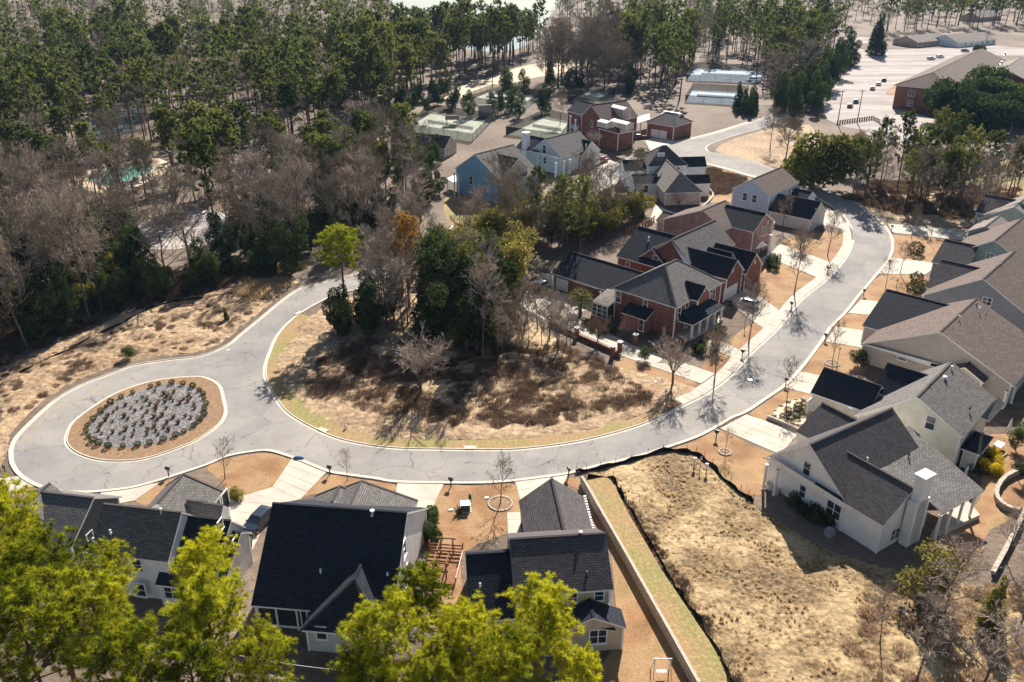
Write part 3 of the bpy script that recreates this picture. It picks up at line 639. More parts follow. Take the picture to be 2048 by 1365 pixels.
h.window(w, '1', 1789.5, 1068, 1.5, 1.5, 2); h.window(w, '1', 1844.5, 1042, .8, 1.9)
for x, y in ((1534, 929), (1556, 939)): h.column(x, y, 3.9)
h.deck([(1531, 968), (1556, 985), (1575, 962), (1552, 946)], .6)
h.panel([(1525, 914, 4.0), (1560, 925, 4.8), (1698, 1012, 4.5), (1690, 1016, 3.9)], 'pent_roof', 'roof_shade_black', .12)
c = P(1838, 1000, 5.9); m = MB(); m.box((c.x, c.y, 4.6), (1.7, 1.1, 9.4), R_(33)); m.box((c.x, c.y, 3.0), (2.5, 1.1, 6.2), R_(33)); ch = h.part('chimney', m, 'white')
m = MB(); m.box((c.x, c.y, 9.35), (2.0, 1.4, .2), R_(33)); h.part('chimney_cap', m, 'white', ch)
h.deck([(1862, 1070), (1895, 1060), (1960, 1030), (1935, 1000), (1880, 1035)], .6)
for x, y in ((1882, 1030), (1903, 1020), (1926, 1007), (1950, 994)): h.column(x, y, 3.5, .24)
h.window_at(P(1620, 1005, 1.4), Vector((math.sin(R_(33)), -math.cos(R_(33)), 0)), .45, .6)
for x, y, z in ((1701, 867, 7.3), (1646, 893, 7.6), (1734, 922, 6.2)): h.pipe(x, y, z, 1.0 if x < 1710 else .4, .07, 'dark' if x < 1710 else 'white')
h.pipe(1818, 910, 5.6, .4, .06, 'dark')
m = MB(); c = P(1660, 1065, .45); m.box((c.x, c.y, .45), (.9, .9, .9), R_(33)); m.lathe((c.x, c.y, .9), [(.38, 0), (.38, .04)], 12); ac = m.build('air_conditioner', M['galv']); tag(ac, 'grey air conditioner unit standing against the white house wall', 'air conditioner')

# ---- beige two storey house by the retaining wall
h = House('house', 'beige two storey house with grey roof next to the retaining wall', (1130, 1200), 'beige_sid', 'roof_dark', 5.5)
k = h.block((1019, 1079), (1211, 1066), 8.8, r=(1034, 1192.6, 5.7), l=(4.8, 5.7))
q = h.block((931, 1110), (1040, 1101), 6.9, r=(5.6, 3.2), l=(4.5, 3.6), roof='roof_shade_black')  # black shingle stands in for the shadow cast by the taller main block
g = h.block((1104, 956), (1129, 1066), 6.0, l=(3.9, 3.0), r=(3.9, 3.0))
w = h.block((1180, 1198), (1186, 1236), 4.6, l=(3.3, 3.0), r=(3.1, 3.0), ends='gg', roof='roof_shade_black', oh=.3)
for x, y in ((1081, 1200), (1145, 1196), (1198, 1191)): h.window(k, 'r', x, y, .85, 1.2 if x > 1100 else 1.3)
h.window(w, '1', 1196, 1273, 1.6, 1.7, 2)
h.vent(w, '1', 1187, 1246, .5, .3)
h.panel([(1160, 1243, 3.3), (1228, 1253, 3.0), (1232, 1262, 2.9), (1160, 1255, 2.9)], 'pent_roof', 'roof_shade_black', .1)
h.pipe(1160, 1087, 7.6, 1.4, .12, 'galv'); h.pipe(1173, 1153, 6.6, .5, .09, 'dark'); h.pipe(960, 1172, 5.4, .25, .06, 'white')
for i in range(14): # icicle-like white gutter brackets on the garage eave
    t_ = i/13; c = P(1169.5+(1187-1169.5)*t_, 993+(1062-993)*t_, 2.95); m = MB(); m.box(c, (.18, .3, .12), R_(-84.5)); h.part('gutter_bracket', m, 'white')
h.garage_door(g, '0', 1104, 990, 4.8, 2.2); h.door(g, 'l', 1050, 1050)
h.window(g, 'r', 1180, 1030, .9, 1.3, z=1.7)

# ---- house with the big steep black roof
h = House('house', 'white house with very large steep black roof and screened back porch', (670, 1120), 'white_sid', 'roof_shade_black', -6.5)
k = h.block((545, 1006), (814.4, 1026.4), 9.6, r=(8.1, 3.0), l=(9.4, 3.2))
w = h.block((717, 1110), (700, 1215), 6.4, r=(4.5, 3.0), l=(3.6, 3.0), ends='gh', hip=4.2, wall='pale_sid')
g = h.block((725, 950), (703, 1012), 6.2, l=(6.3, 3.0), r=(5.0, 3.0), ends='hg', hip=1.2, roof='roof_grey')
g2 = h.block((680, 962), (668, 1004), 5.4, l=(3.0, 3.2), r=(3.5, 3.0), ends='hg', hip=1.0, roof='roof_grey')
h.window(k, '1', 808, 1098, 1.1, 1.8); h.window(k, '1', 812, 1152, 1.6, 2.0, 2)
h.window(w, '1', 643, 1266, .95, 1.5); h.window(w, '1', 705, 1275, .95, 1.5)
h.pipe(745, 1030, 9.2, .5, .14, 'white'); h.pipe(641, 1143, 5.6, .2, .06, 'white'); h.pipe(775, 1150, 5.6, .2, .06, 'white'); h.pipe(682, 1190, 5, .2, .06, 'white')
p0, nn = k.planes['r']
for i, x in enumerate((520, 556, 596, 604, 616)):
    c, _ = h.hit(k, 'r', x, 1240); m = MB(); m.box((c.x, c.y-.15, 1.4), (.16 if i < 3 else .1, .14, 2.8), R_(-6.5)); h.part('screen_post', m, 'white')
m = MB(); a_, _ = h.hit(k, 'r', 515, 1240); b_, _ = h.hit(k, 'r', 625, 1245); m.box(((a_.x+b_.x)/2, (a_.y+b_.y)/2-.06, 1.55), ((b_-a_).length, .06, 2.4), R_(-6.5)); h.part('porch_screen', m, M['dark'])
m = MB(); m.box(((a_.x+b_.x)/2, (a_.y+b_.y)/2-.16, .35), ((b_-a_).length, .14, .12), R_(-6.5)); h.part('porch_rail', m, M['white'])
h.garage_door(g, 'l', 800, 1010, 4.8, 2.2); h.door(g, 'r', 640, 1000)

# ---- two storey white house with grey roof, half behind the pines
h = House('house', 'white two storey house with grey roof half hidden behind foreground pines', (250, 1090), 'white_sid', 'roof_grey', -9.5)
k = h.block((208.5, 1006), (362, 1026.5), 9.0, r=(3.9, 5.6), l=(3.6, 5.6))
q = h.block((355, 1030), (462, 1042), 7.4, r=(6.0, 3.0), l=(2.6, 4.6), roof='roof_shade_black')  # shade of the steep near slopes put in by the darker shingle
q2 = h.block((395, 1060), (484, 1062), 5.6, r=(4.2, 2.9), l=(2.2, 4.0), roof='roof_shade_black')
g = h.block((374, 932.5), (320, 1008), 6.2, l=(3.7, 3.0), r=(3.7, 3.0), ends='hg', hip=1.6)
for x, y in ((378, 996), (410, 1002)):   # dormers over the garage doors
    d_ = h.block((x, y), (x+32, y+13), 4.9, l=(1.2, 3.5), r=(1.2, 3.5), oh=.2, base=2.6, t=.12)
h.window(k, 'r', 275, 1130, .95, 1.7); h.window(k, 'r', 180, 1120, .95, 1.7); h.window(k, 'r', 230, 1125, .95, 1.7)
h.window(q, 'r', 345, 1185, 1.7, 1.6, 2); h.window(q, 'r', 282, 1180, 1.0, 1.6)
for x, y, z in ((323, 1030, 8.6), (221, 1066, 7.4), (187, 1082, 6.7)): h.pipe(x, y, z, .7 if x > 300 else .3, .07, 'white')
for x, y in ((442, 985), (432, 1012)): h.garage_door(g, 'l', x, y, 2.6, 2.2, 'dark')
h.window(q, '1', 440, 1050, .9, 1.1); h.window(q2, '1', 470, 1085, .9, 1.1)

# ---- grey house at the left edge
h = House('house', 'dark grey house with grey gabled roof at the left edge of the picture', (90, 1040), 'dgrey_sid', 'roof_grey', -10)
k = h.block((80, 972), (175, 1006), 6.2, r=(5.2, 3.2), l=(4.4, 3.2), ends='gg')
q = h.block((88, 966), (60, 1012), 6.3, l=(3.6, 3.2), r=(5.6, 3.2))
h.window(k, 'r', 100, 1068, .95, 1.6, z=1.8); h.window(k, '1', 170, 1040, .95, 1.6, z=1.8)

# ---- row of houses down the right side of the street
h = House('house', 'cream two storey house with grey roof behind the white house with chimney', (1860, 860), 'cream_sid', 'roof_grey', -132.5)
k = h.block((1905, 723.7), (1833, 793.7), 9.0, l=(6.5, 5.5), r=(7.3, 3.2))
w1 = h.block((1647, 735.6), (1765, 772), 6.0, r=(3.55, 3.2), l=(3.6, 3.2), roof='roof_shade_black')
w2 = h.block((1773.5, 727), (1875, 755), 7.6, r=(4.2, 4.6), l=(4.4, 4.6), roof='roof_shade_black')
h.window(k, '1', 1861, 846, 1.1, 1.9); h.vent(k, '1', 1700, 818, .5, .3)
p_ = h.block((1950, 858), (1972, 877), 4.2, l=(2.6, 2.9), r=(3.2, 2.9), ends='hh', hip=1.0, roof='roof_shade_black')
h.panel([(1900, 884, 3.3), (1928, 884, 3.5), (1925, 892, 3.1), (1901, 892, 2.9)], 'pent_roof', 'roof_shade_black', .1)
h.panel([(1998, 794, 5.3), (2010, 808, 4.4), (1978, 843, 4.4), (1960, 834, 5.3)], 'roof', 'roof_grey')
h.window(p_, 'l', 1972, 905, 1.2, 1.3); h.window(p_, '1', 1940, 915, 1.0, 1.3, z=1.8)
h.pipe(1902, 742, 8.4, .7, .1, 'white'); h.pipe(1890, 758, 8.6, .3, .14, 'galv'); h.pipe(1859, 776, 8.6, .5, .06, 'dark'); h.pipe(1940, 818, 6.6, .3, .07, 'dark')
h.garage_door(w1, '0', 1632, 790, 4.8, 2.2)

h = House('house', 'pinkish tan house with brown roof and large shade-darkened garage roof', (1860, 720), 'tan_sid', 'roof_brown', -132.5)
k = h.block((1953, 597), (1881, 664), 9.0, l=(11.4, 3.8), r=(11.3, 3.2))
w1 = h.block((1773.5, 578.4), (1924, 617.7), 7.2, r=(8.9, 3.2), l=(6.0, 3.8), roof='roof_shade_black')
h.panel([(1728, 690, 3.3), (1736, 690, 3.7), (1885, 731, 3.9), (1880, 738, 3.4)], 'pent_roof', 'roof_shade_black', .12)
h.window(k, '1', 1804, 718, 1.3, .45, 1)
m_ = h.block((1929, 735), (1965, 700), 5.4, l=(3.0, 3.8), r=(3.0, 3.8), base=2)
for x, y in ((2014, 782), (2032, 772)): h.column(x, y, 3.0, .3)
for x, y, z, hh in ((1957, 627, 8.0, 1.0), (1952, 612, 8.6, .4), (1971, 632, 7.6, .3), (1918, 640, 8.7, .6)): h.pipe(x, y, z, hh, .08, 'white' if hh > .5 else 'dark')
h.garage_door(w1, '0', 1756, 618, 4.8, 2.2)

h = House('house', 'slate grey house with brown roof, fourth up the right side', (1960, 600), 'grey_sid', 'roof_brown', -132.5)
k = h.block((2028, 502), (1968, 558), 9.0, l=(9.6, 3.6), r=(9.4, 3.2))
w1 = h.block((1882, 519.7), (1985, 541), 7.0, r=(6.6, 3.2), l=(5.4, 3.4), roof='roof_dark')
h.window(k, '1', 1974, 603, 1.4, 1.3, 2); h.pipe(2002, 533, 8.7, .4, .08, 'dark'); h.pipe(2027, 570, 6.6, .3, .08, 'white'); h.garage_door(w1, '0', 1868, 556, 4.8, 2.2)

h = House('house', 'grey green house with brown roof and pale front gable roof', (1990, 520), 'green_sid', 'roof_brown', -132.5)
k = h.block((2041.5, 436), (1993, 481.6), 8.6, l=(9.0, 3.6), r=(8.8, 3.2))
w1 = h.block((1889, 478.7), (1960, 492), 6.6, r=(6.0, 3.2), l=(4.6, 3.4), roof='roof_dark')
w2 = h.block((1942, 443), (2030, 440), 6.0, r=(3.6, 4.0), l=(3.6, 4.0), roof='roof_tan')
h.window(k, '1', 1980, 513, 1.3, 1.2, 2); h.pipe(2026, 463, 7.4, .7, .08, 'white'); h.garage_door(w1, '0', 1880, 505, 4.8, 2.2)

h = House('house', 'sage green house with dark roof at the far end of the right row', (2010, 430), 'sage_sid', 'roof_tan', -132.5)
k = h.block((2060, 392), (2040, 402), 8.2, l=(8.0, 3.4), r=(6.9, 3.2)); k = h.block((2075, 385), (2022, 412), 7.6, l=(8.0, 3.4), r=(7.0, 3.2))
w1 = h.block((1971, 389), (2032, 400), 6.4, r=(5.5, 3.2), l=(4.4, 3.4), roof='roof_dark'); h.garage_door(w1, '0', 1965, 425, 4.8, 2.2)

# ---- red brick house with white porch columns
h = House('house', 'red brick two storey house with hipped roof and white front porch columns', (1330, 620), 'brick', 'roof_grey', -42.0)
a0 = (23.3, 137.0); ex = Vector((math.cos(R_(48)), math.sin(R_(48)), 0)); ey = Vector((math.cos(R_(-42)), math.sin(R_(-42)), 0)); c0 = Vector((18.1, 141.9, 0))
pA = c0+ey*6.7; pB = pA+ex*16.2
k = h.block((pA.x, pA.y, 0), (pB.x, pB.y, 0), 10.4, l=(6.7, 6.0), r=(6.7, 6.0), ends='hh', hip=6.2)
K_MAIN = k
for x, y in ((1237, 594), (1291, 609)): h.window(k, '0', x, y, 1.0 if x < 1250 else .8, 2.0 if x < 1250 else 1.6)
for x, y in ((1358, 626), (1373, 616), (1396, 611), (1403, 604), (1414, 598), (1427, 589)): h.window(k, 'r', x, y, .85, 1.9)
for x, y in ((1370, 668), (1400, 650)): h.window(k, 'r', x, y, .9, 1.8, z=1.7)
dm = h.block((1372, 561), (1412, 573), 8.2, l=(2.3, 6.1), r=(2.3, 6.1), roof='roof_shade_black', oh=.25, base=5.2)
h.vent(dm, '1', 1410, 582, .5, .4)
# front porch
f0 = Vector((27.9, 132.9, 0)); fn = ey
h.panel([Vector((f0+ex*1.5+fn*2.8).to_tuple()[:2]+(3.1,)), Vector((f0+ex*12.5+fn*2.8).to_tuple()[:2]+(3.1,)), Vector((f0+ex*11.0-fn*.5).to_tuple()[:2]+(4.7,)), Vector((f0+ex*3.0-fn*.5).to_tuple()[:2]+(4.7,))], 'porch_roof', 'roof_shade_black')
h.panel([Vector((f0+ex*1.5+fn*2.8).to_tuple()[:2]+(3.09,)), Vector((f0+ex*3.0-fn*.5).to_tuple()[:2]+(4.69,)), Vector((f0+ex*1.5-fn*.5).to_tuple()[:2]+(3.1,))], 'porch_roof', 'roof_shade_black')
h.panel([Vector((f0+ex*12.5+fn*2.8).to_tuple()[:2]+(3.09,)), Vector((f0+ex*11.0-fn*.5).to_tuple()[:2]+(4.69,)), Vector((f0+ex*12.5-fn*.5).to_tuple()[:2]+(3.1,))], 'porch_roof', 'roof_grey')  # sunny side of the same porch roof, its light put into paler shingle
for t_ in (2.0, 4.6, 7.2, 9.6, 12.1):
    q = f0+ex*t_+fn*2.4; m = MB(); m.box((q.x, q.y, 1.45), (.32, .32, 2.9), R_(48)); m.box((q.x, q.y, .4), (.46, .46, .3), R_(48)); m.box((q.x, q.y, 2.8), (.46, .46, .2), R_(48)); h.part('column', m, 'white')
m = MB(); q = f0+ex*7+fn*1.2; m.box((q.x, q.y, .2), (11, 2.9, .42), R_(48)); h.part('porch_floor', m, 'concrete')
h.door(k, 'r', 1415, 655)
# side bay and screened porch
b0 = c0+ey*4.0; m = MB(); q = b0+ey*2.2-ex*.9; m.box((q.x, q.y, 1.5), (4.6, 2.0, 3.2), R_(-42)); bw = h.part('bay_wall', m, 'brick')
h.panel([Vector((b0-ex*2.2+ey*-.4).to_tuple()[:2]+(3.0,)), Vector((b0-ex*2.2+ey*4.9).to_tuple()[:2]+(3.0,)), Vector((b0+ex*.3+ey*4.9).to_tuple()[:2]+(4.2,)), Vector((b0+ex*.3-ey*.4).to_tuple()[:2]+(4.2,))], 'bay_roof', 'roof_shade_black')
h.window_at(Vector((q-ex*1.02+ey*1.6).to_tuple()[:2]+(1.7,)), -ex, .9, 2.0)
s0 = c0+ex*1.5-ey*.2
h.panel([Vector((c0-ey*3.4-ex*1.4).to_tuple()[:2]+(2.9,)), Vector((c0+ey*.3-ex*1.4).to_tuple()[:2]+(2.9,)), Vector((c0+ey*.3+ex*3.2).to_tuple()[:2]+(4.4,)), Vector((c0-ey*3.4+ex*3.2).to_tuple()[:2]+(4.0,))], 'sunroom_roof', 'roof_tan')
sc_ = MB(); q = c0-ey*1.6+ex*.9; sc_.box((q.x, q.y, 1.4), (3.4, 4.4, 2.6), R_(-42)); h.part('sunroom_glass', sc_, M['glass'])
for i_ in range(4):
    q = c0-ey*(3.35-i_*1.13)-ex*1.34; m = MB(); m.box((q.x, q.y, 1.4), (.16, .16, 2.75), R_(-42)); h.part('sunroom_post', m, 'white')
for zz in (.25, 1.1, 1.9, 2.65):
    q = c0-ey*1.6-ex*1.36; m = MB(); m.box((q.x, q.y, zz), (3.4, .1, .1), R_(-42)); h.part('sunroom_rail', m, 'white')
h.pipe(1297, 557, 8.0, .4, .06, 'white'); h.pipe(1313, 562, 8.0, .4, .06, 'white')

h = House('garage', 'brick garage wing with long shade-darkened roof and two white doors', (1170, 580), 'brick', 'roof_shade_black', -42.0, 'garage')
k = h.block((1140.6, 503), (1290, 546), 6.2, r=(5.8, 3.2), l=(5.0, 3.2))
for x, y in ((1094, 568), (1124, 577)): h.garage_door(k, 'r', x, y, 2.7, 2.3)
for x, y in ((1201, 584), (1212, 588)): h.column(x, y, 3.0, .18)
m = MB(); c_, _ = h.hit(k, 'r', 1170, 585); m.box((c_.x, c_.y, 2.75), (6, .12, .2), R_(-42)); h.part('lintel', m, 'white')

# ---- second brick house
h = House('house', 'red brick house with three dark cross gables behind the porch house', (1380, 540), 'brick', 'roof_grey', -42.0)
k = h.block((1432, 439.7), (1343.5, 478), 9.4, l=(5.2, 5.2), r=(5.6, 5.0))
w = h.block((1274, 454), (1370, 474), 8.0, r=(7.6, 3.4), l=(5, 4), roof='roof_shade_black')
wg = h.block((1311, 499), (1330, 481), 6.6, l=(3.6, 3.6), r=(3.6, 3.6), roof='roof_dark')
h.window(wg, '0', 1311, 520, 1.1, 1.7); h.window(w, 'r', 1255, 540, .9, 1.5, z=1.8)
c1 = h.block((1372.7, 492.5), (1474, 521.2), 7.6, r=(3.4, 4.6), l=(3.4, 4.6), roof='roof_shade_black')
c2 = h.block((1417, 494), (1466, 507), 6.9, r=(1.6, 5.2), l=(1.6, 5.2), roof='roof_shade_black', oh=.2, base=4)
c3 = h.block((1429, 487), (1516, 505), 7.0, r=(3.6, 3.6), l=(3.6, 3.6), roof='roof_shade_black')
h.garage_door(c1, '1', 1459, 593, 4.9, 2.3); h.vent(c1, '1', 1466, 540, .6, 1.0); h.vent(c3, '1', 1510, 525, .6, .8)
for x, y in ((1493, 540), (1512, 530)): h.column(x, y, 3.2, .3)
h.pipe(1297, 482, 6.5, .8, .1, 'white')
h.panel([(1342, 481, 8.9), (1349, 479, 8.9), (1385, 530, 5.2), (1372, 532, 5.2)], 'barge_board', 'white', .1)

# ---- pink brick house
h = House('house', 'pink brick two storey house with dark hipped front roof', (1430, 470), 'pink_brick', 'roof_brown', -42.0)
k = h.block((1415, 422.5), (1442, 399), 9.2, r=(6.0, 6.0), l=(10.0, 5.0))
f = h.block((1452.5, 409.4), (1533, 427), 9.0, r=(5.0, 6.0), l=(5.0, 6.0), roof='roof_shade_black')
h.window(f, '1', 1527, 463, 1.6, 1.8, 2); h.window(f, '1', 1545, 455, 1.0, 1.8); h.vent(f, '1', 1536, 445, .6, .8)
h.panel([(1512, 497, 3.2), (1538, 489, 3.2), (1530, 482, 4.2), (1520, 486, 4.2)], 'porch_roof', 'roof_dark')
h.column(1542, 470, 5.6, .4); h.door(f, '1', 1520, 510)
h.deck([(1515, 520), (1545, 505), (1550, 515), (1522, 530)], .3)

h = House('garden_shed', 'small brown roofed outbuilding beside the pink brick house', (1345, 445), 'pale_brick', 'roof_brown', -42.0, 'shed')
k = h.block((1327, 422), (1366, 432), 4.4, r=(3.0, 2.8), l=(3.0, 2.8)); h.door(k, 'r', 1335, 452)

# ---- light blue house above
h = House('house', 'powder blue two storey house with brown roof and shade-darkened garage roof', (1545, 410), 'lblue_sid', 'roof_brown', -131.5)
k = h.block((1562.5, 334), (1505, 358.8), 9.4, l=(5.3, 6.2), r=(5.2, 6.2))
g = h.block((1557, 387), (1642, 404.5), 6.4, r=(4.4, 3.0), l=(4.4, 3.0), roof='roof_shade_black', wall='pale_sid')
f = h.block((1590, 376), (1624, 384), 5.0, r=(3.0, 3.2), l=(3.0, 3.2), roof='roof_shade_black')
for x, y in ((1490, 394), (1509, 398)): h.window(k, '1', x, y, 1.1, 1.8)
for x, y in ((1578, 385), (1584, 383)): h.window(k, 'l', x, y, .9, 1.6)
for x, y in ((1620, 458), (1634, 451)): h.window(g, '1', x, y, .8, 1.4)
h.vent(g, '1', 1632, 420, .7, .7)

# ---- white house at the junction
h = House('house', 'white house with steep dark hipped roof at the road junction', (1320, 360), 'white_sid', 'roof_tan', 6)
k = h.block((36.5, 234, 0), (47.5, 235.2, 0), 10.5, l=(5.4, 6.2), r=(5.4, 6.2), ends='hh', hip=5.0, roof='roof_dark')
g = h.block((42.6, 231, 0), (43.6, 212.8, 0), 7.6, l=(5.0, 3.4), r=(5.0, 3.4), ends='gh', hip=4.0, roof='roof_tan', wall='pale_brick')
d2 = h.block((32, 224, 0), (39, 225, 0), 5.2, l=(3.4, 3.6), r=(3.4, 3.4), roof='roof_shade_black')
d3 = h.block((46, 222.5, 0), (52.5, 223.2, 0), 5.4, l=(2.2, 3.6), r=(2.4, 3.6), roof='roof_shade_black')
d4 = h.block((46, 238, 0), (54.5, 239, 0), 6.4, l=(2.8, 4.2), r=(2.8, 4.2), roof='roof_shade_black')
d5 = h.block((30.5, 234, 0), (37, 234.6, 0), 6.6, l=(3.6, 4.4), r=(3.6, 4.4), roof='roof_shade_black')
h.window(d2, 'r', 1291, 378, 1.2, 1.8); h.window(d5, 'r', 1290, 345, .9, 1.4); h.garage_door(g, 'r', 1306, 405, 4.6, 2.2)
h.window(k, 'r', 1355, 340, 1, 1.2); h.vent(k, 'r', 1322, 310, 2.0, 1.0)
h.column(1386, 370, 3.2, .3); h.column(1380, 340, 3.6, .3)

# ---- blue and grey houses near the tennis courts
h = House('house', 'bright blue house with grey roof and white dormer gable', (980, 350), 'blue_sid', 'roof_grey', -132)
k = h.block((1026.8, 289), (949.4, 309), 11.6, l=(9.6, 5.6), r=(7.6, 6.6))
d_ = h.block((994, 306), (1031, 318.5), 10.6, l=(4.2, 7.6), r=(4.2, 7.6), oh=.3, base=5.4, roof='roof_shade_black', wall='pale_sid')
d2 = h.block((1010, 348), (1026, 343), 7.2, l=(3.0, 5.6), r=(3.0, 5.6), wall='tan_sid', base=0)
h.window(k, '1', 942, 361, 1.1, 2.2); h.window(k, '1', 975, 378, .8, .8); h.vent(d_, '1', 1029, 331, .7, 1.2)
for x, y in ((908, 344), (916, 348)): h.column(x, y, 6.2, .3)
h.deck([(893, 358), (908, 350), (922, 356), (908, 366)], 3.0, 'balcony', 'white', 2.7)
for x, y in ((895, 358), (909, 365), (921, 357)): h.column(x, y, 4.1, .2, 0)

h = House('house', 'pale grey house with white chimney and dark double garage door', (1100, 320), 'pale_sid', 'roof_grey', -132)
k = h.block((1159.5, 261), (1089, 277.6), 9.6, l=(6.0, 5.2), r=(5.8, 5.2))
w = h.block((1053, 269.6), (1098, 279), 8.4, r=(5.0, 5.2), l=(5, 5.2), roof='roof_shade_black')
g = h.block((1140, 273), (1180, 283.5), 7.6, r=(4.6, 4.2), l=(4.6, 4.2), roof='roof_shade_black', wall='pale_sid')
h.window(k, '1', 1089, 299, 1.1, 2.4); h.window(k, '1', 1068, 318, 1.9, 2.0, 2); h.window(k, '1', 1090, 322, 1.1, 1.8); h.window(k, '1', 1082, 338, .6, .8); h.window(k, '1', 1093, 342, .6, .8)
h.panel([(1058, 302, 5.2), (1062, 302, 5.7), (1118, 316, 5.7), (1115, 318, 5.2)], 'pent_roof', 'roof_shade_black', .12)
h.garage_door(g, '1', 1172, 322, 5.2, 2.6, 'dark'); h.vent(g, '1', 1172, 292, .6, 1.1)
for x, y in ((1112, 326), (1128, 322), (1140, 319)): h.column(x, y, 4.2, .45)
c = P(1052, 270, 9.5); m = MB(); m.box((c.x, c.y, 5.0), (1.7, 1.7, 10), R_(-42)); ch = h.part('chimney', m, 'white'); m = MB(); m.box((c.x, c.y, 10.1), (2, 2, .3), R_(-42)); h.part('chimney_cap', m, 'white', ch)

h = House('house', 'tall dark red brick house with shining metal dormer roofs', (1220, 270), 'brick', 'roof_brown', -145)
k = h.block((1257.6, 201.6), (1177, 208.5), 12.2, l=(6.6, 7.6), r=(5.2, 7.6))
w = h.block((1158, 200), (1200, 210), 11.2, r=(5.4, 8.0), l=(5.4, 8.0), roof='roof_shade_black')
t_ = h.block((1222, 243), (1245, 236), 8.8, l=(5.0, 5.6), r=(5.0, 5.6), ends='hh', hip=4.0, roof='roof_brown')
for a_, b_ in (((1203, 238), (1220, 243)), ((1238, 236), (1250, 246)), ((1228, 206), (1244, 216))):
    h.block(a_, b_, 9.6 if a_[1] > 220 else 11.6, l=(1.6, 9.1 if a_[1] > 220 else 11.0), r=(1.6, 9.1 if a_[1] > 220 else 11.0), oh=.2, base=7.4, roof='metal_roof', wall='tan_sid', cap=False)
for x, y in ((1184, 248), (1184, 266), (1206, 252)): h.window(k, '1', x, y, 1, 1.8)
h.deck([(1262, 238), (1298, 228), (1300, 238), (1265, 250)], 4.2, 'balcony', 'white', 3.8)
for x, y in ((1264, 246), (1282, 241), (1299, 236), (1141, 232), (1151, 240)): h.column(x, y, 4.2 if x > 1200 else 7.6, .35)
h.deck([(1140, 252), (1152, 260), (1160, 254), (1148, 246)], 4.0, 'balcony', 'white', 3.6)

h = House('garage', 'brick garage with tan hipped roof and two pale doors', (1340, 260), 'brick', 'roof_brown', -42, 'garage')
k = h.block((50, 300, 0), (58.5, 292.4, 0), 7.6, l=(6.0, 4.6), r=(6.0, 4.6), ends='hh', hip=4, roof='roof_dark')
q = h.block((1328, 222), (1362, 228), 7.4, r=(2.2, 6.2), l=(2.2, 6.2), roof='metal_roof', base=4, oh=.2)
for x, y in ((1310, 262), (1326, 266)): h.garage_door(k, 'r', x, y, 2.7, 2.4, 'white')

h = House('clubhouse', 'low brown roofed clubhouse beside the nearest tennis court', (850, 300), 'pale_brick', 'roof_brown', -25, 'clubhouse')
k = h.block((823.5, 265), (902, 273), 6.0, r=(4.2, 3.0), l=(4.2, 3.0)); h.door(k, 'r', 850, 300); h.window(k, 'r', 830, 298, 1.2, 1.2)

# ---- long brick school and far houses
h = House('school', 'long two storey red brick school with grey hipped roof', (1900, 180), 'brick', 'roof_brown', -127, 'school')
k = h.block((1966, 97), (1850, 152), 13.5, l=(11.2, 9.0), r=(11.0, 9.0), ends='gh', hip=11, oh=.8)
w = h.block((1970, 112), (2090, 140), 12.5, r=(9, 8.6), l=(9, 8.6), oh=.8, ends='gg', roof='roof_tan')
for i in range(7):
    for zz in (2.6, 6.4):
        q = k.planes['l'][0]+k.d*((k.B-k.A).length-8-i*9); h.window_at(Vector((q.x, q.y, zz)), k.n, 3.2, 2.0, 3)
for i in range(2):
    q = (k.A+k.B)/2
    c = k.planes['1'][0]+k.n*(-4+8*i); 
    for zz in (2.6, 6.4): h.window_at(Vector((c.x, c.y, zz)), k.d, 2.2, 1.8, 2)
for x, y in ((2003, 128), (2010, 110)): h.pipe(x, y, 11, 1.0, .4, 'galv')
def far_house(label, px, a, b, zr, w_, ze, wall, roof, cat='house', chim=False):
    h = House('house', label, px, wall, roof, None, cat, group='houses among the far trees'); k = h.block(a, b, zr, l=(w_, ze), r=(w_, ze), cap=False)
    L = (k.B-k.A).length
    for sd_ in 'lr':
        for i in range(max(2, int(L/5))):
            p0, nn = k.planes[sd_]; c = p0+k.d*((i+.5)*L/max(2, int(L/5))); h.window_at(Vector((c.x, c.y, 1.6)), nn, 1.2, 1.3)
    if chim: m = MB(); c = k.A.lerp(k.B, .3); m.box((c.x, c.y, zr*.6), (1.2, 1.2, zr*1.2), 0); h.part('chimney', m, 'brick')
    return h, k
far_house('low cream ranch house behind the school car park', (1850, 90), (1812, 72), (1880, 66), 6, 9, 3, 'pale_brick', 'roof_tan')
h, k = far_house('long pale ranch house with two white garage doors by the school', (1930, 88), (1890, 70), (1968, 64), 6.5, 10, 3, 'white_sid', 'roof_tan')
for x in (1922, 1950): h.garage_door(k, 'r', x, 93, 5, 2.4)
far_house('pale roofed house among far trees at the upper right corner', (1965, 30), (1942, 24), (1985, 20), 7, 8, 3.2, 'pale_brick', 'roof_tan')
far_house('brown brick house with dark gables behind the blue court', (1360, 85), (1330, 66), (1378, 72), 9, 8, 4, 'pink_brick', 'roof_dark')
far_house('white gabled house between far trees right of the lake', (1200, 108), (1196, 92), (1225, 100), 8, 6, 4.5, 'white_sid', 'roof_tan')
far_house('tall white house glimpsed among the far top trees', (1398, 40), (1388, 18), (1412, 14), 10, 7, 6, 'white_sid', 'roof_tan', chim=True)
far_house('brick ranch house with tan roof in the woods at upper left', (340, 95), (312, 84), (372, 90), 6.5, 7, 3, 'pink_brick', 'roof_tan', chim=True)
far_house('grey ranch house half hidden in the far left woods', (215, 45), (195, 38), (250, 44), 6.5, 8, 3, 'pale_sid', 'roof_tan')
far_house('small brown house behind bare trees left of the school lane', (1560, 62), (1545, 52), (1590, 48), 6.5, 8, 3, 'pink_brick', 'roof_tan')
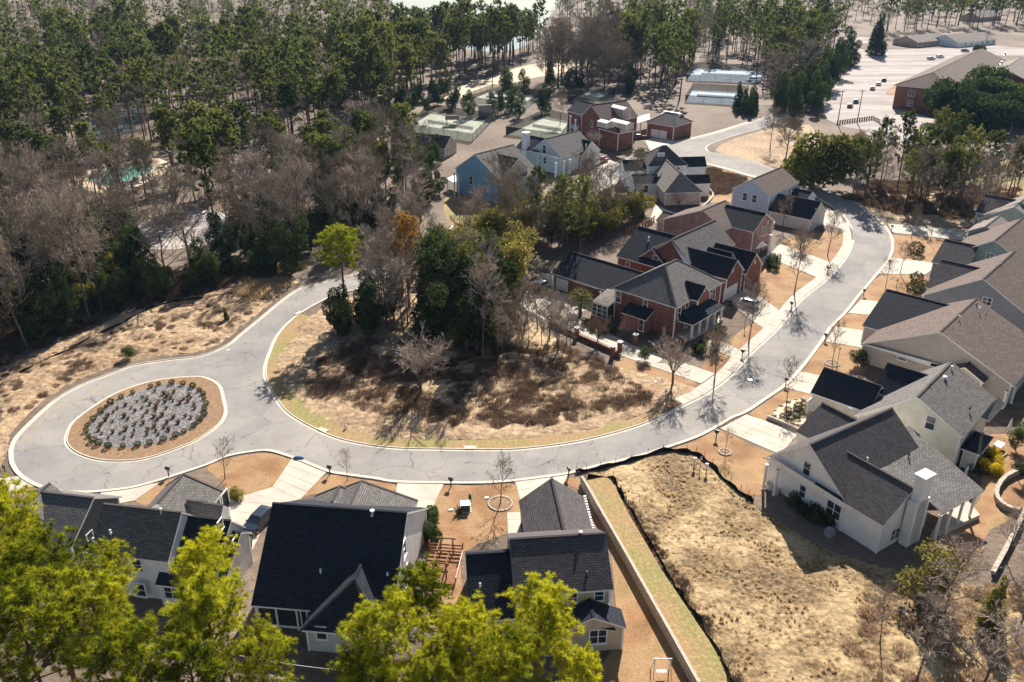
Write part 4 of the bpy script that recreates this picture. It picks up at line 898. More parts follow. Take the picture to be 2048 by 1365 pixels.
# ------------------------------------------------------------------ trees and plants: prototypes
class Arr:
    """fast collector of tubes and leaf faces"""
    def __init__(s): s.v = []; s.f = []
    def tube(s, p0, p1, r0, r1, n=3):
        d = p1-p0; L = d.length
        if L < 1e-4: return
        d = d/L; a = d.orthogonal().normalized(); c = d.cross(a); b = len(s.v)
        for p, r in ((p0, r0), (p1, r1)):
            for i in range(n): t = 6.2832*i/n; s.v.append(p+a*(r*math.cos(t))+c*(r*math.sin(t)))
        for i in range(n): j = (i+1) % n; s.f.append((b+i, b+j, b+n+j, b+n+i))
    def line(s, pts, rs, n=5):
        for i in range(len(pts)-1): s.tube(pts[i], pts[i+1], rs[i], rs[i+1], n)
    def blade(s, p, d, side, L, w):
        b = len(s.v); s.v += [p-side*w, p+side*w, p+d*L]; s.f.append((b, b+1, b+2))
    def leaf(s, p, d, side, L, w):
        b = len(s.v); s.v += [p, p+d*(L*.5)+side*w, p+d*L, p+d*(L*.5)-side*w]; s.f.append((b, b+1, b+2, b+3))
    def mesh(s, name, mat):
        me = bpy.data.meshes.new(name); me.from_pydata([tuple(v) for v in s.v], [], s.f); me.materials.append(mat); me.update(); return me
def rv(r): 
    while True:
        v = Vector((r.uniform(-1, 1), r.uniform(-1, 1), r.uniform(-1, 1)))
        if .05 < v.length < 1: return v.normalized()
def bare_tree(seed, h, spread, trunk_r, crown0=.35, n_limb=13, twig=.02, up=.55, sub=(6, 5, 3), lean=.03, vase=False, simple=False):
    """leafless tree: trunk and limbs, then branches and twigs"""
    r = random.Random(seed); T = Arr(); C = Arr(); pts = [Vector((0, 0, -.2))]; rs = [trunk_r*1.25]; N = 7
    th = h*(.3 if vase else .82)
    for i in range(1, N+1):
        t = i/N; pts.append(Vector((r.gauss(0, lean*h*.25)*t, r.gauss(0, lean*h*.25)*t, th*t))); rs.append(trunk_r*(1-.72*t if not vase else 1-.3*t))
    T.line(pts, rs, 6)
    def grow(A, p, d, L, rad, lev):
        segs = (2 if lev == 0 else 1) if simple else (3 if lev == 0 else 2); q = p; dd = d.copy(); P_ = [p]; Rr = [rad]
        for i in range(segs):
            dd = (dd+rv(r)*.22+Vector((0, 0, .12 if lev < 2 else .05))).normalized(); q = q+dd*(L/segs); P_.append(q); Rr.append(rad*(1-.75*(i+1)/segs)+twig*.4)
        A.line(P_, Rr, 4 if lev == 0 else 3)
        if lev >= len(sub): return
        for k in range(sub[lev]):
            t = .25+.75*(k+r.random())/sub[lev]; x = t*segs; i = min(segs-1, int(x)); pp = P_[i].lerp(P_[i+1], x-i)
            nd = (dd*.75+rv(r)*.75+Vector((0, 0, .15))).normalized()
            grow(C, pp, nd, L*(.62-.18*t)*r.uniform(.8, 1.15), max(twig, rad*.45), lev+1)
    for k in range(n_limb):
        t = crown0+(1-crown0)*(k+.5)/n_limb; z = t*h if not vase else th*r.uniform(.75, 1)
        x = min(.999, z/th)*N; i = min(N-1, int(x)); pp = pts[i].lerp(pts[i+1], min(1, x-i))
        a = k*2.4+r.uniform(-.5, .5); el = up+.5*(t-.5)
        if vase: el = r.uniform(.75, 1.25)
        d = Vector((math.cos(a)*math.cos(el), math.sin(a)*math.cos(el), math.sin(el)))
        L = (spread*(1.05-.55*abs(t-.5)*1.2)*r.uniform(.8, 1.1)) if not vase else h*.62*r.uniform(.8, 1.1)
        grow(T, pp, d, L, trunk_r*(.5-.3*t) if not vase else trunk_r*.4, 0)
    return T, C
def pine_tree(seed, h, spread, trunk_r, crown0=.5, n_limb=34, n_sub=7, tufts=2, blades=11, bl=.34, bw=.035, trunk_n=7):
    """tall pine: bare lower trunk, rounded crown of limbs that end in needle tufts"""
    r = random.Random(seed); T = Arr(); C = Arr(); N = 8; pts = []; rs = []
    wob = (r.uniform(-.5, .5), r.uniform(-.5, .5))
    for i in range(N+1):
        t = i/N; pts.append(Vector((wob[0]*math.sin(t*3), wob[1]*math.sin(t*2.5), h*.97*t-.2*(i == 0)))); rs.append(trunk_r*(1.15-.95*t))
    T.line(pts, rs, trunk_n)
    def tuft(p, out):
        for k in range(blades):
            d = (rv(r)*.9+out*.6+Vector((0, 0, .35))).normalized(); sd_ = d.cross(rv(r)).normalized(); C.blade(p, d, sd_, bl*r.uniform(.7, 1.15), bw)
    for k in range(n_limb):
        t = crown0+(1-crown0)*((k+r.random())/n_limb)**.9; u = (t-crown0)/(1-crown0); z = h*.97*t; x = t*N; i = min(N-1, int(x)); pp = pts[i].lerp(pts[i+1], x-i)
        prof = math.sqrt(max(.06, 1-((u-.42)/.62)**2))
        if r.random() < .12 and u < .6: prof *= .45
        L = spread*prof*r.uniform(.7, 1.12); a = k*2.4+r.uniform(-.6, .6); el = -.05+.75*u+r.uniform(-.1, .2)
        d = Vector((math.cos(a)*math.cos(el), math.sin(a)*math.cos(el), math.sin(el))); P_ = [pp]; q = pp; dd = d
        for s_ in range(4): dd = (dd+Vector((0, 0, .13))+rv(r)*.1).normalized(); q = q+dd*(L/4); P_.append(q)
        T.line(P_, [trunk_r*.3*(1-.6*u)*(1-j/5.2) for j in range(5)], 3)
        m_ = max(3, int(n_sub*(.5+.6*L/spread)))
        for s_ in range(m_):
            tt = .3+.7*(s_+.6)/m_; y = tt*4; j = min(3, int(y)); b0 = P_[j].lerp(P_[j+1], y-j)
            sd_ = (dd*.5+rv(r)*.9+Vector((0, 0, .35))).normalized(); Ls = spread*.26*r.uniform(.5, 1.1)*(1.15-.4*tt); b1 = b0+sd_*Ls
            C.tube(b0, b1, .02, .01, 3)
            for w_ in range(tufts):
                tuft(b0.lerp(b1, 1-.38*w_+r.uniform(-.1, .02))+rv(r)*Ls*.16, sd_)
        tuft(P_[-1], dd)
    return T, C
def leafy(seed, lobes, n, L=.3, w=.12, shell=.55, zmin=.05):
    """leaf faces spread through the lobes (centre, radii)"""
    r = random.Random(seed); C = Arr(); wt = [b[3]*b[4]*b[5] for b in lobes]; tot = sum(x**.67 for x in wt)
    for b, x in zip(lobes, wt):
        ph = rv(r)
        for _ in range(int(n*x**.67/tot)):
            d = rv(r); rr = shell+(1-shell)*r.random()**.5
            rr *= 1+.22*noise.noise(Vector((d.x*2.2+seed, d.y*2.2, d.z*2.2+ph.x*9)))+.12*noise.noise(Vector((d.x*6, d.y*6+seed, d.z*6)))
            p = Vector((b[0]+d.x*b[3]*rr, b[1]+d.y*b[4]*rr, b[2]+d.z*b[5]*rr))
            if p.z < zmin: p.z = zmin+r.random()*.2
            ld = (d*.6+rv(r)).normalized(); C.leaf(p, ld, ld.cross(rv(r)).normalized(), L*r.uniform(.6, 1.3), w*r.uniform(.6, 1.3))
    return C
def stem(h, r0, n=6, forks=0, seed=0):
    r = random.Random(seed); T = Arr(); pts = [Vector((0, 0, -.2)), Vector((r.gauss(0, .1), r.gauss(0, .1), h*.5)), Vector((r.gauss(0, .15), r.gauss(0, .15), h))]
    T.line(pts, [r0*1.2, r0*.8, r0*.35], n)
    for k in range(forks):
        a = k*2.3+r.random(); b0 = pts[0].lerp(pts[1], .4+.6*r.random()); T.tube(b0, b0+Vector((math.cos(a), math.sin(a), .9))*h*.3, r0*.4, r0*.12, 4)
    return T
PROTO = {}
def proto(key, T, C, tm, cm): PROTO.setdefault(key, []).append((T.mesh(key+'_trunk', M[tm]) if T else None, C.mesh(key+'_crown', M[cm])))
for i in range(5): proto('pine_near', *pine_tree(100+i, 24+i*.8, 4.8+.35*(i % 3), .3, .66, 46, 12, 2, 26, .55, .034), 'pine_bark', 'pine')
for i in range(5): proto('pine_mid', *pine_tree(120+i, 17+i, 3.7+.25*i, .22, .36, 36, 9, 3, 10, .5, .085, 5), 'pine_bark', 'pine_far')
for i in range(6): proto('pine_far', *pine_tree(140+i, 20+1.3*i, 5.0+.6*(i % 3), .28, .45+.07*(i % 2), 34, 8, 2, 10, .9, .19, 5), 'pine_bark', 'pine_far')
for i in range(6): proto('bare', *bare_tree(200+i, 14+i*.9, 4.2+.3*(i % 3), .2, .3, 15, .022, .6, (6, 5, 3)), 'bark', 'twig' if i % 3 else 'twig_pale')
for i in range(4): proto('bare_lo', *bare_tree(230+i, 17+i, 5.2, .26, .3, 17, .045, .6, (6, 5), simple=True), 'bark', 'twig')
for i in range(3): proto('bare_big', *bare_tree(220+i, 17+i, 6.2, .34, .28, 18, .03, .5, (7, 6, 4)), 'bark', 'twig')
for i in range(4): proto('street', *bare_tree(240+i, 9+i*.5, 3.4, .13, .3, 14, .016, .75, (6, 5, 3)), 'bark', 'twig')
for i in range(2): proto('sapling', *bare_tree(250+i, 6.2, 2.0, .07, .25, 12, .012, .85, (5, 4, 2)), 'bark', 'twig')
for i in range(3): proto('myrtle', *bare_tree(260+i, 5.5, 2.2, .16, .3, 11, .015, 1.0, (6, 5, 4), vase=True), 'bark', 'twig_red' if i == 0 else 'twig_pale')
for i in range(4):
    r = random.Random(300+i); lob = [(r.uniform(-1.6, 1.6), r.uniform(-1.6, 1.6), 2.2+1.5*k*.8+r.uniform(-.4, .4), 1.9-.14*k, 1.9-.14*k, 1.6) for k in range(6)]
    proto('evergreen', stem(6, .2, 6, 4, i), leafy(310+i, lob, 4200, .36, .13), 'bark', 'evergreen')
for i in range(3):
    lob = [(random.Random(i*9+k).uniform(-.4, .4), random.Random(i*7+k).uniform(-.4, .4), .8+.95*k, 1.75-.19*k, 1.75-.19*k, 1.0) for k in range(8)]
    proto('cedar', stem(7, .16, 6, 0, i), leafy(330+i, lob, 4200, .4, .1), 'bark', 'cedar')
for i in range(3):
    r = random.Random(340+i); lob = [(r.uniform(-1.8, 1.8), r.uniform(-1.8, 1.8), r.uniform(1.8, 5.6), r.uniform(.9, 1.7), r.uniform(.9, 1.7), r.uniform(.8, 1.4)) for k in range(9)]
    proto('olive', stem(5.5, .16, 6, 6, i), leafy(350+i, lob, 3200, .32, .11, .25), 'bark', 'olive')
for i in range(3):
    r = random.Random(360+i); lob = [(r.uniform(-2.6, 2.6), r.uniform(-2.6, 2.6), 2.6+r.uniform(-.6, 2.6), r.uniform(1.7, 2.6), r.uniform(1.7, 2.6), r.uniform(1.4, 2.2)) for k in range(8)]
    proto('oak', stem(4, .3, 6, 5, i), leafy(365+i, lob, 6500, .46, .17), 'bark', 'evergreen')
for i in range(3): proto('shrub', None, leafy(370+i, [(0, 0, .42, .55, .55, .45)], 520, .13, .05, .7), None, 'shrub')
for i in range(3):
    lob = [(random.Random(i+k*5).uniform(-.45, .45), random.Random(i*3+k).uniform(-.45, .45), .45+.35*(k % 3), .55, .55, .5) for k in range(5)]
    proto('bush', None, leafy(375+i, lob, 900, .2, .07, .5), None, 'evergreen')
for i in range(3):   # dead-looking brush: fine upright stems
    r = random.Random(380+i); C = Arr()
    for _ in range(380):
        a = r.uniform(0, 6.28); rr = r.random()**.6*1.2; p = Vector((math.cos(a)*rr, math.sin(a)*rr, -.05)); d = (Vector((math.cos(a)*.5, math.sin(a)*.5, 1))+rv(r)*.55).normalized()
        C.blade(p+d*r.uniform(0, .25), d, d.cross(rv(r)).normalized(), r.uniform(.4, 1.0)*(1.15-.5*rr/1.2), .038)
    proto('brush', None, C, None, 'dry')
for i in range(3):   # tufts of ornamental grass
    r = random.Random(390+i); C = Arr()
    for _ in range(110):
        a = r.uniform(0, 6.28); d = Vector((math.cos(a)*r.uniform(.1, .8), math.sin(a)*r.uniform(.1, .8), 1)).normalized(); C.blade(Vector((math.cos(a)*.1, math.sin(a)*.1, 0)), d, d.cross(rv(r)).normalized(), r.uniform(.35, .75), .022)
    proto('grass_tuft', None, C, None, 'dry')
# palm: ragged trunk and a ball of fan fronds
T = Arr(); T.line([Vector((0, 0, -.2)), Vector((.05, 0, 1.2)), Vector((0, .05, 2.6))], [.3, .26, .3], 8); C = Arr(); r = random.Random(5)
for k in range(62):
    a = k*2.4; el = -.7+2.0*(k/62); d = Vector((math.cos(a)*math.cos(el), math.sin(a)*math.cos(el), math.sin(el))); b0 = Vector((0, 0, 2.6))+d*.25; b1 = b0+d*r.uniform(.9, 1.2)
    C.tube(b0, b1, .03, .015, 3); sd_ = d.cross(Vector((0, 0, 1))).normalized()
    for j in range(11):
        t = (j-5)/5; dd = (d*(1.15-abs(t)*.5)+sd_*t*1.0-Vector((0, 0, .25))).normalized(); C.blade(b1, dd, dd.cross(d+Vector((0, 0, .3))).normalized(), r.uniform(.7, .95), .045)
proto('palm', T, C, 'bark', 'palm')

def plant(key, name, label, cat, loc, s=1.0, group=None, rz=None, which=None, sz=None, crown='crown', crown_mat=None):
    T, C = PROTO[key][rnd.randrange(len(PROTO[key])) if which is None else which]
    rz = rnd.uniform(0, 6.28) if rz is None else rz
    if T is None:
        o = bpy.data.objects.new(name, C); COL.objects.link(o)
    else:
        o = empty(name); obj('trunk', T, o); obj(crown, C, o)
    o.location = loc; o.rotation_euler = (rnd.gauss(0, .035), rnd.gauss(0, .035), rz) if T is not None and key != 'palm' else (0, 0, rz); o.scale = (s, s, s*(sz or (rnd.uniform(.86, 1.16) if T is not None else 1))); tag(o, label, cat, group)
    if crown_mat:
        for c in ([o] if T is None else o.children):
            if c.type == 'MESH' and (T is None or c.data is C):
                c.material_slots[0].link = 'OBJECT'; c.material_slots[0].material = M[crown_mat]
    return o
def height(key, i): return {'pine_near': 24+i*.8, 'pine_mid': 17+i, 'pine_far': 20+1.3*i}[key]
def top_at(px, py, h, frac=.8): 
    """ground point of a tree whose crown, at frac of its height, is seen at the pixel"""
    p = P(px, py, h*frac); return Vector((p.x, p.y, 0))
def scatter(pxpoly, n, dmin, seed, avoid=()):
    poly = [(p.x, p.y) for p in pxl(pxpoly)]; xs = [p[0] for p in poly]; ys = [p[1] for p in poly]; r = random.Random(seed); out = []
    av = [[(p.x, p.y) for p in pxl(a)] for a in avoid]
    grid = {}
    for _ in range(n*30):
        if len(out) >= n: break
        x = r.uniform(min(xs), max(xs)); y = r.uniform(min(ys), max(ys)); gx, gy = int(x//dmin), int(y//dmin)
        if any((x-q.x)**2+(y-q.y)**2 < dmin*dmin for i in (-1, 0, 1) for j in (-1, 0, 1) for q in grid.get((gx+i, gy+j), ())): continue
        if not inside(x, y, poly) or any(inside(x, y, a) for a in av): continue
        v = Vector((x, y, 0)); out.append(v); grid.setdefault((gx, gy), []).append(v)
    return out
# ------------------------------------------------------------------ water, courts, car park
LAKE1 = [(160, 290), (170, 245), (200, 225), (250, 215), (290, 220), (285, 245), (255, 265), (215, 290), (190, 302)]
LAKE2 = [(800, -20), (1100, -20), (1095, 40), (1070, 80), (1010, 104), (940, 100), (880, 85), (830, 60), (805, 35)]
for L_ in (LAKE1, LAKE2): sheet('lake', smoothline(pxl(L_), 4, True), 0.05, M['water'])
sheet('pool', smoothline(pxl([(175, 353), (210, 340), (270, 325), (305, 335), (290, 348), (235, 368), (200, 372)]), 4, True), .06, M['tarp'])
sheet('pool_surround', smoothline(pxl([(150, 352), (190, 332), (280, 312), (340, 328), (320, 352), (240, 385), (170, 380)]), 4, True), .03, M['dirt'])
sheet('lane', smoothline(pxl([(250, 480), (300, 440), (420, 420), (470, 450), (440, 480), (330, 500)]), 4, True), .03, M['asphalt2'])
sheet('lane', smoothline(pxl([(880, 190), (950, 165), (1060, 130), (1170, 118), (1200, 105), (1215, 118), (1150, 140), (1050, 160), (960, 185), (900, 200)]), 4, True), .03, M['dirt'])
CARPARK = [(1655, 240), (1640, 200), (1690, 150), (1735, 105), (1760, 100), (1810, 100), (1990, 92), (2100, 100), (2100, 112), (1960, 112), (1830, 155), (1805, 175), (1808, 220), (1870, 240), (1900, 262), (1880, 288), (1760, 290), (1720, 275), (1740, 262), (1690, 255)]
sheet('car_park', [p for p in pxl(CARPARK)], .04, M['asphalt2'])
sheet('lane', smoothline(pxl([(1680, 100), (1668, 88), (1690, 76), (1740, 76), (1745, 84), (1710, 92), (1735, 105), (1715, 120), (1690, 110)]), 3, True), .045, M['asphalt2'])
m = MB(); isl = smoothline(pxl([(1772, 186), (1810, 160), (1818, 175), (1808, 190)]), 4, True); m.prism(isl if (isl[1]-isl[0]).cross(isl[2]-isl[0]).z > 0 else isl[::-1], 0, .16); tag(m.build('kerbed_island', M['lawn']), kind='structure')
for yy in range(7): # parking bay lines
    a = P(1700+yy*9, 170-yy*7); m = MB(); m.box((a.x+6, a.y, .046), (5, .15, .006), .3); tag(m.build('bay_line', M['white']), kind='structure')

COURTS = [([(805, 262), (868, 224), (985, 243), (945, 285)], 'pale tennis court nearest the low clubhouse', 'court'),
          ([(925, 205), (985, 182), (1085, 195), (1045, 225)], 'pale tennis court under the pine trees with a small shelter', 'court'),
          ([(1012, 270), (1090, 234), (1150, 246), (1120, 285)], 'pale tennis court behind the grey house', 'court'),
          ([(1135, 205), (1180, 182), (1230, 190), (1195, 215)], 'small pale tennis court behind the tall brick house', 'court'),
          ([(1372, 162), (1390, 137), (1530, 143), (1520, 168)], 'faded blue tennis court beside the dark hedge', 'court_blue'),
          ([(1370, 205), (1385, 180), (1490, 186), (1480, 212)], 'white grey tennis court below the blue court', 'court_blue')]
mesh_m = MB()
def alpha_mesh():
    m = bpy.data.materials.new('chain_link'); m.use_nodes = True; nt = m.node_tree; b = nt.nodes['Principled BSDF']; b.inputs['Base Color'].default_value = (.03, .035, .035, 1); b.inputs['Alpha'].default_value = .42; return m
M['mesh'] = alpha_mesh()
M['line'] = plain('worn_court_line', (.6, .6, .56), .8)
for px, lab, mt in COURTS:
    q = pxl(px); root = empty('tennis_court', sum(q, Vector())/4); tag(root, lab, 'tennis court', 'tennis courts')
    sheet('surface', [p-root.location for p in q], .05, M[mt], None, root)
    A, B, C_, D = q
    m = MB()
    def bar(p, r_, w=.1):
        d = (r_-p); m.box(((p+r_)/2)+Vector((0, 0, .056)), (d.length, w, .004), math.atan2(d.y, d.x))
    def bl(u, v): return (A*(1-u)+B*u)*(1-v)+(D*(1-u)+C_*u)*v
    for v_ in (.2, .8): bar(bl(.12, v_), bl(.88, v_))
    for u_ in (.12, .3, .7, .88): bar(bl(u_, .2), bl(u_, .8))
    m.build('court_line', M['line'], root)
    nm = MB(); a, b = bl(.5, .15), bl(.5, .85); d = b-a; nm.box((a+b)/2+Vector((0, 0, .5)), (d.length, .04, .9), math.atan2(d.y, d.x)); nm.build('net', M['mesh'], root)
    fr = empty('fence', (A+C_)/2); tag(fr, 'dark chain link fence around the '+lab.split(' tennis')[0]+' court '+lab.split('court ')[1], 'fence', 'court fences')
    for a, b in ((A, B), (B, C_), (C_, D), (D, A)):
        d = b-a; n_ = max(2, int(d.length/6))
        fm = MB(); fm.box((a+b)/2+Vector((0, 0, 1.5)), (d.length, .03, 2.9), math.atan2(d.y, d.x)); fm.build('mesh_panel', M['mesh'], fr)
        for i in range(n_): p = a+d*(i/n_); pm = MB(); pm.tube(p, p+Vector((0, 0, 3.1)), .06, .06, 5); pm.build('post', M['dark'], fr)
for px, py, lab in ((905, 252, 'small roofed bench shelter on the nearest tennis court'), (1018, 212, 'small roofed bench shelter on the court under the pines')):
    c = P(px, py); root = empty('shelter', c); tag(root, lab, 'shelter', 'court shelters')
    for sx in (-1, 1):
        for sy in (-1, 1): m = MB(); m.box(c+Vector((sx*2.0, sy*1.3, 1.25)), (.18, .18, 2.5)); m.build('post', M['white'], root)
    m = MB()
    for sy in (-1, 1): m.poly([c+Vector((-2.5, sy*1.9, 2.5)), c+Vector((2.5, sy*1.9, 2.5)), c+Vector((2.5, 0, 3.5)), c+Vector((-2.5, 0, 3.5))][::sy])
    m.build('roof', M['roof_brown'], root); m = MB(); m.box(c+Vector((0, 0, .45)), (3.2, .5, .1)); m.box(c+Vector((0, 0, .22)), (2.8, .3, .4)); m.build('bench', M['white'], root)
m = MB(); c = P(970, 235); m.box(c+Vector((0, 0, 2.2)), (5, .4, 4.4), .3); m.box(c+Vector((0, 0, 4.5)), (5.4, .7, .2), .3); tag(m.build('practice_wall', M['block']), 'pale practice wall standing between two tennis courts', 'wall')

# ------------------------------------------------------------------ trees in place
PX = 'pine_far'
g_ = 'pines around the far lake and courts'
# foreground pines (crown pixel, prototype, scale)
FG = [(20, 1085, 0, .8, 'bright yellow green pine crown rising at the left edge, below the grey house'),
      (95, 1200, 1, .84, 'broad sunlit pine crown in the lower left, second from the left edge'),
      (222, 1170, 2, .55, 'thin sunlit pine top in front of the white two storey house'),
      (60, 1310, 3, .86, 'sunlit pine crown filling the bottom left corner'), (200, 1275, 0, .82, 'sunlit pine crown at lower left, beside the corner crown'),
      (270, 1370, 1, .78, 'low sunlit pine crown at the bottom, left of the clearing'),
      (428, 1165, 4, .62, 'round sunlit pine crown beside the left rake of the big black roof'),
      (425, 1275, 0, .8, 'wide sunlit pine crown at the bottom below the big black roof'),
      (530, 1350, 2, .58, 'small sunlit pine top at the bottom edge by the screened porch'), (390, 1385, 3, .7, 'low pine crown at the bottom edge under the wide crown'),
      (850, 1228, 3, .66, 'dark olive pine crown just right of the big black roof'),
      (780, 1320, 4, .7, 'sunlit pine crown at the bottom centre, left of the beige house'),
      (930, 1315, 1, .68, 'sunlit pine crown at bottom centre, middle of the clump by the beige house'),
      (1085, 1275, 0, .72, 'round sunlit pine crown in front of the beige house back wall'),
      (1020, 1385, 2, .68, 'low sunlit pine crown at the bottom edge under the beige house'),
      (1160, 1385, 3, .5, 'small pine top at the bottom edge behind the beige house'), (870, 1395, 0, .66, 'low pine crown at the bottom edge, centre of the clump'),
      (-50, 1190, 2, .84, 'partly cut off pine crown at the far lower left edge'), (730, 1395, 1, .62, 'low pine top at the bottom edge between two black roofed wings')]
for x, y, i, s_, lab in FG:
    hh = height('pine_near', i)*s_; b_ = top_at(x, y, hh, .76); o_ = plant('pine_near', 'pine_tree', lab, 'pine tree', b_, s_*1.02, 'foreground pines', which=i, sz=1/1.02, crown_mat=None); o_.rotation_euler = (0, 0, o_.rotation_euler.z)
# named mid pines
for x, y, s_, lab, k_ in [(1130, 385, .95, 'tall pine in front of the blue house, left of two', 'pine_mid'), (1075, 395, .8, 'shorter pine just left of the tall pine by the blue house', 'pine_mid'),
                          (1165, 420, .8, 'bushy pine right of the tall pine by the blue house', 'pine_mid'), (1745, 310, .85, 'pine standing right of the dense yellow green tree', 'pine_mid'), (1860, 300, .95, 'leggy pine in the right hand tree belt, centre', 'pine_mid'),
                          (1900, 330, .8, 'shorter pine in the middle of the right hand tree belt', 'pine_mid'), (1990, 290, 1.0, 'tall pine at the right end of the tree belt', 'pine_mid'), (1945, 320, .85, 'slender pine second from the right in the tree belt', 'pine_mid'),
                          (1210, 405, .55, 'small dark pine beside the concrete lane', 'pine_mid'), (812, 478, .95, 'tall thin tree with golden crown behind the scrub', 'pine_mid'), (700, 300, .95, 'single leaning pine above the dark woods', 'pine_mid'), (868, 520, .7, 'slim pine in the middle of the scrub grove', 'pine_mid')]:
    i = rnd.randrange(5); hh = height(k_, i)*s_; plant(k_, 'pine_tree', lab, 'pine tree', top_at(x, y, hh, .72), s_, None, which=i, crown_mat='gold' if (x, y) == (812, 478) else None)
plant('pine_near', 'pine_tree', 'lone bright pine where the back lane meets the scrub', 'pine tree', P(695, 650), .95, which=1, sz=.74, crown_mat='pine_green')
for x, y, s_ in ((410, 325, .95), (450, 265, 1.0), (660, 330, .8), (690, 290, .9)):
    i = rnd.randrange(6); plant('pine_far', 'pine_tree', 'spreading umbrella topped pine above the green pool, one of four', 'pine tree', top_at(x, y, height('pine_far', i)*s_, .75), s_, 'umbrella pines by the pool', which=i)
AV = [[(300, 590), (265, 480), (300, 425), (460, 425), (450, 490), (420, 560)], LAKE1, LAKE2]+[c[0] for c in COURTS]+[CARPARK, [(145, 352), (190, 325), (280, 305), (345, 325), (325, 360), (240, 390), (165, 385)], [(800, 290), (820, 255), (910, 265), (905, 300)], [(880, 260), (1000, 250), (1400, 200), (1520, 240), (1520, 330), (1180, 400), (890, 400)], [(880, 195), (960, 155), (1200, 100), (1215, 118), (960, 190)],
      [(300, 105), (380, 105), (380, 78), (300, 78)], [(1780, 105), (2050, 105), (2050, 60), (1780, 60)], [(1660, 110), (1760, 110), (1760, 70), (1660, 70)], [(1320, 100), (1390, 100), (1390, 60), (1320, 60)], [(1180, 120), (1240, 120), (1240, 92), (1180, 92)]]
LMK = [('the green pool', 240, 350), ('the left lake', 250, 260), ('the low clubhouse', 850, 300), ('the straw bank', 250, 640), ('the left edge', -20, 520), ('the left edge pines', -20, 250), ('the lane fork', 640, 560), ('the top left ranch house', 340, 95), ('the nearest court', 890, 250), ('the court under pines', 1000, 205), ('the upper lake', 900, 80), ('the blue court', 1450, 150),
       ('the school lane', 1680, 110), ('the brick garage', 1130, 540), ('the blue house', 960, 380), ('the big round bare tree', 842, 760), ('the lone bright pine', 690, 600), ('the sandy lane', 1100, 140), ('the far road bend', 1650, 370), ('the sage house', 1960, 410), ('the grassy school field', 2000, 370), ('the pale paved lane', 350, 460), ('the wooded hollow', 560, 470), ('the shaded woods edge', 120, 600), ('the woods centre', 520, 250)]
ORD = ['first', 'second', 'third', 'fourth', 'fifth', 'sixth', 'seventh', 'eighth', 'ninth', 'tenth', 'eleventh', 'twelfth', 'thirteenth', 'fourteenth', 'fifteenth', 'sixteenth', 'seventeenth', 'eighteenth', 'nineteenth', 'twentieth']
WOODS = {}
def wood(key, name, label, cat, poly, n, dmin, seed, smin=.8, smax=1.1, mat=None):
    for p in scatter(poly, n, dmin, seed, AV):
        o = plant(key, name, label, cat, p, rnd.uniform(smin, smax), label, crown_mat=mat)
        lm = min(LMK, key=lambda q: (P(q[1], q[2])-p).length)[0]; WOODS.setdefault((label, lm), []).append((math.atan2(p.x, p.y), p.length, o))
W_L = [(-120, 345), (-150, 150), (120, 120), (420, 120), (760, 130), (800, 200), (740, 300), (420, 310), (330, 300), (200, 335), (60, 350)]
wood(PX, 'pine_tree', 'tall pine in the woods left of and behind the green pool', 'pine tree', W_L, 116, 5, 1, .6, 1.15)
wood(PX, 'pine_tree', 'tall pine between the tennis courts and the upper lake', 'pine tree', [(700, 270), (720, 130), (880, 110), (1010, 118), (1040, 130), (930, 170), (850, 220), (780, 270)], 64, 4.5, 2, .85, 1.15)
wood(PX, 'pine_tree', 'tall pine in the woods behind the courts and school lane', 'pine tree', [(1240, 160), (1260, 110), (1400, 90), (1660, 100), (1620, 160), (1540, 200), (1500, 130), (1370, 130), (1320, 180)], 34, 6, 4, .8, 1.1)
wood('pine_far', 'pine_tree', 'sunlit pine standing among the bare woods left of the lane', 'pine tree', [(-150, 480), (-150, 350), (150, 340), (520, 320), (760, 330), (850, 400), (700, 430), (480, 420), (240, 440)], 40, 7, 6, .6, .9)
wood('pine_mid', 'pine_tree', 'young pine in the narrow belt beside the school grounds', 'pine tree', [(1700, 400), (1730, 350), (1860, 360), (2040, 370), (2040, 410), (1940, 440), (1790, 430)], 16, 3, 5, .7, 1.0)
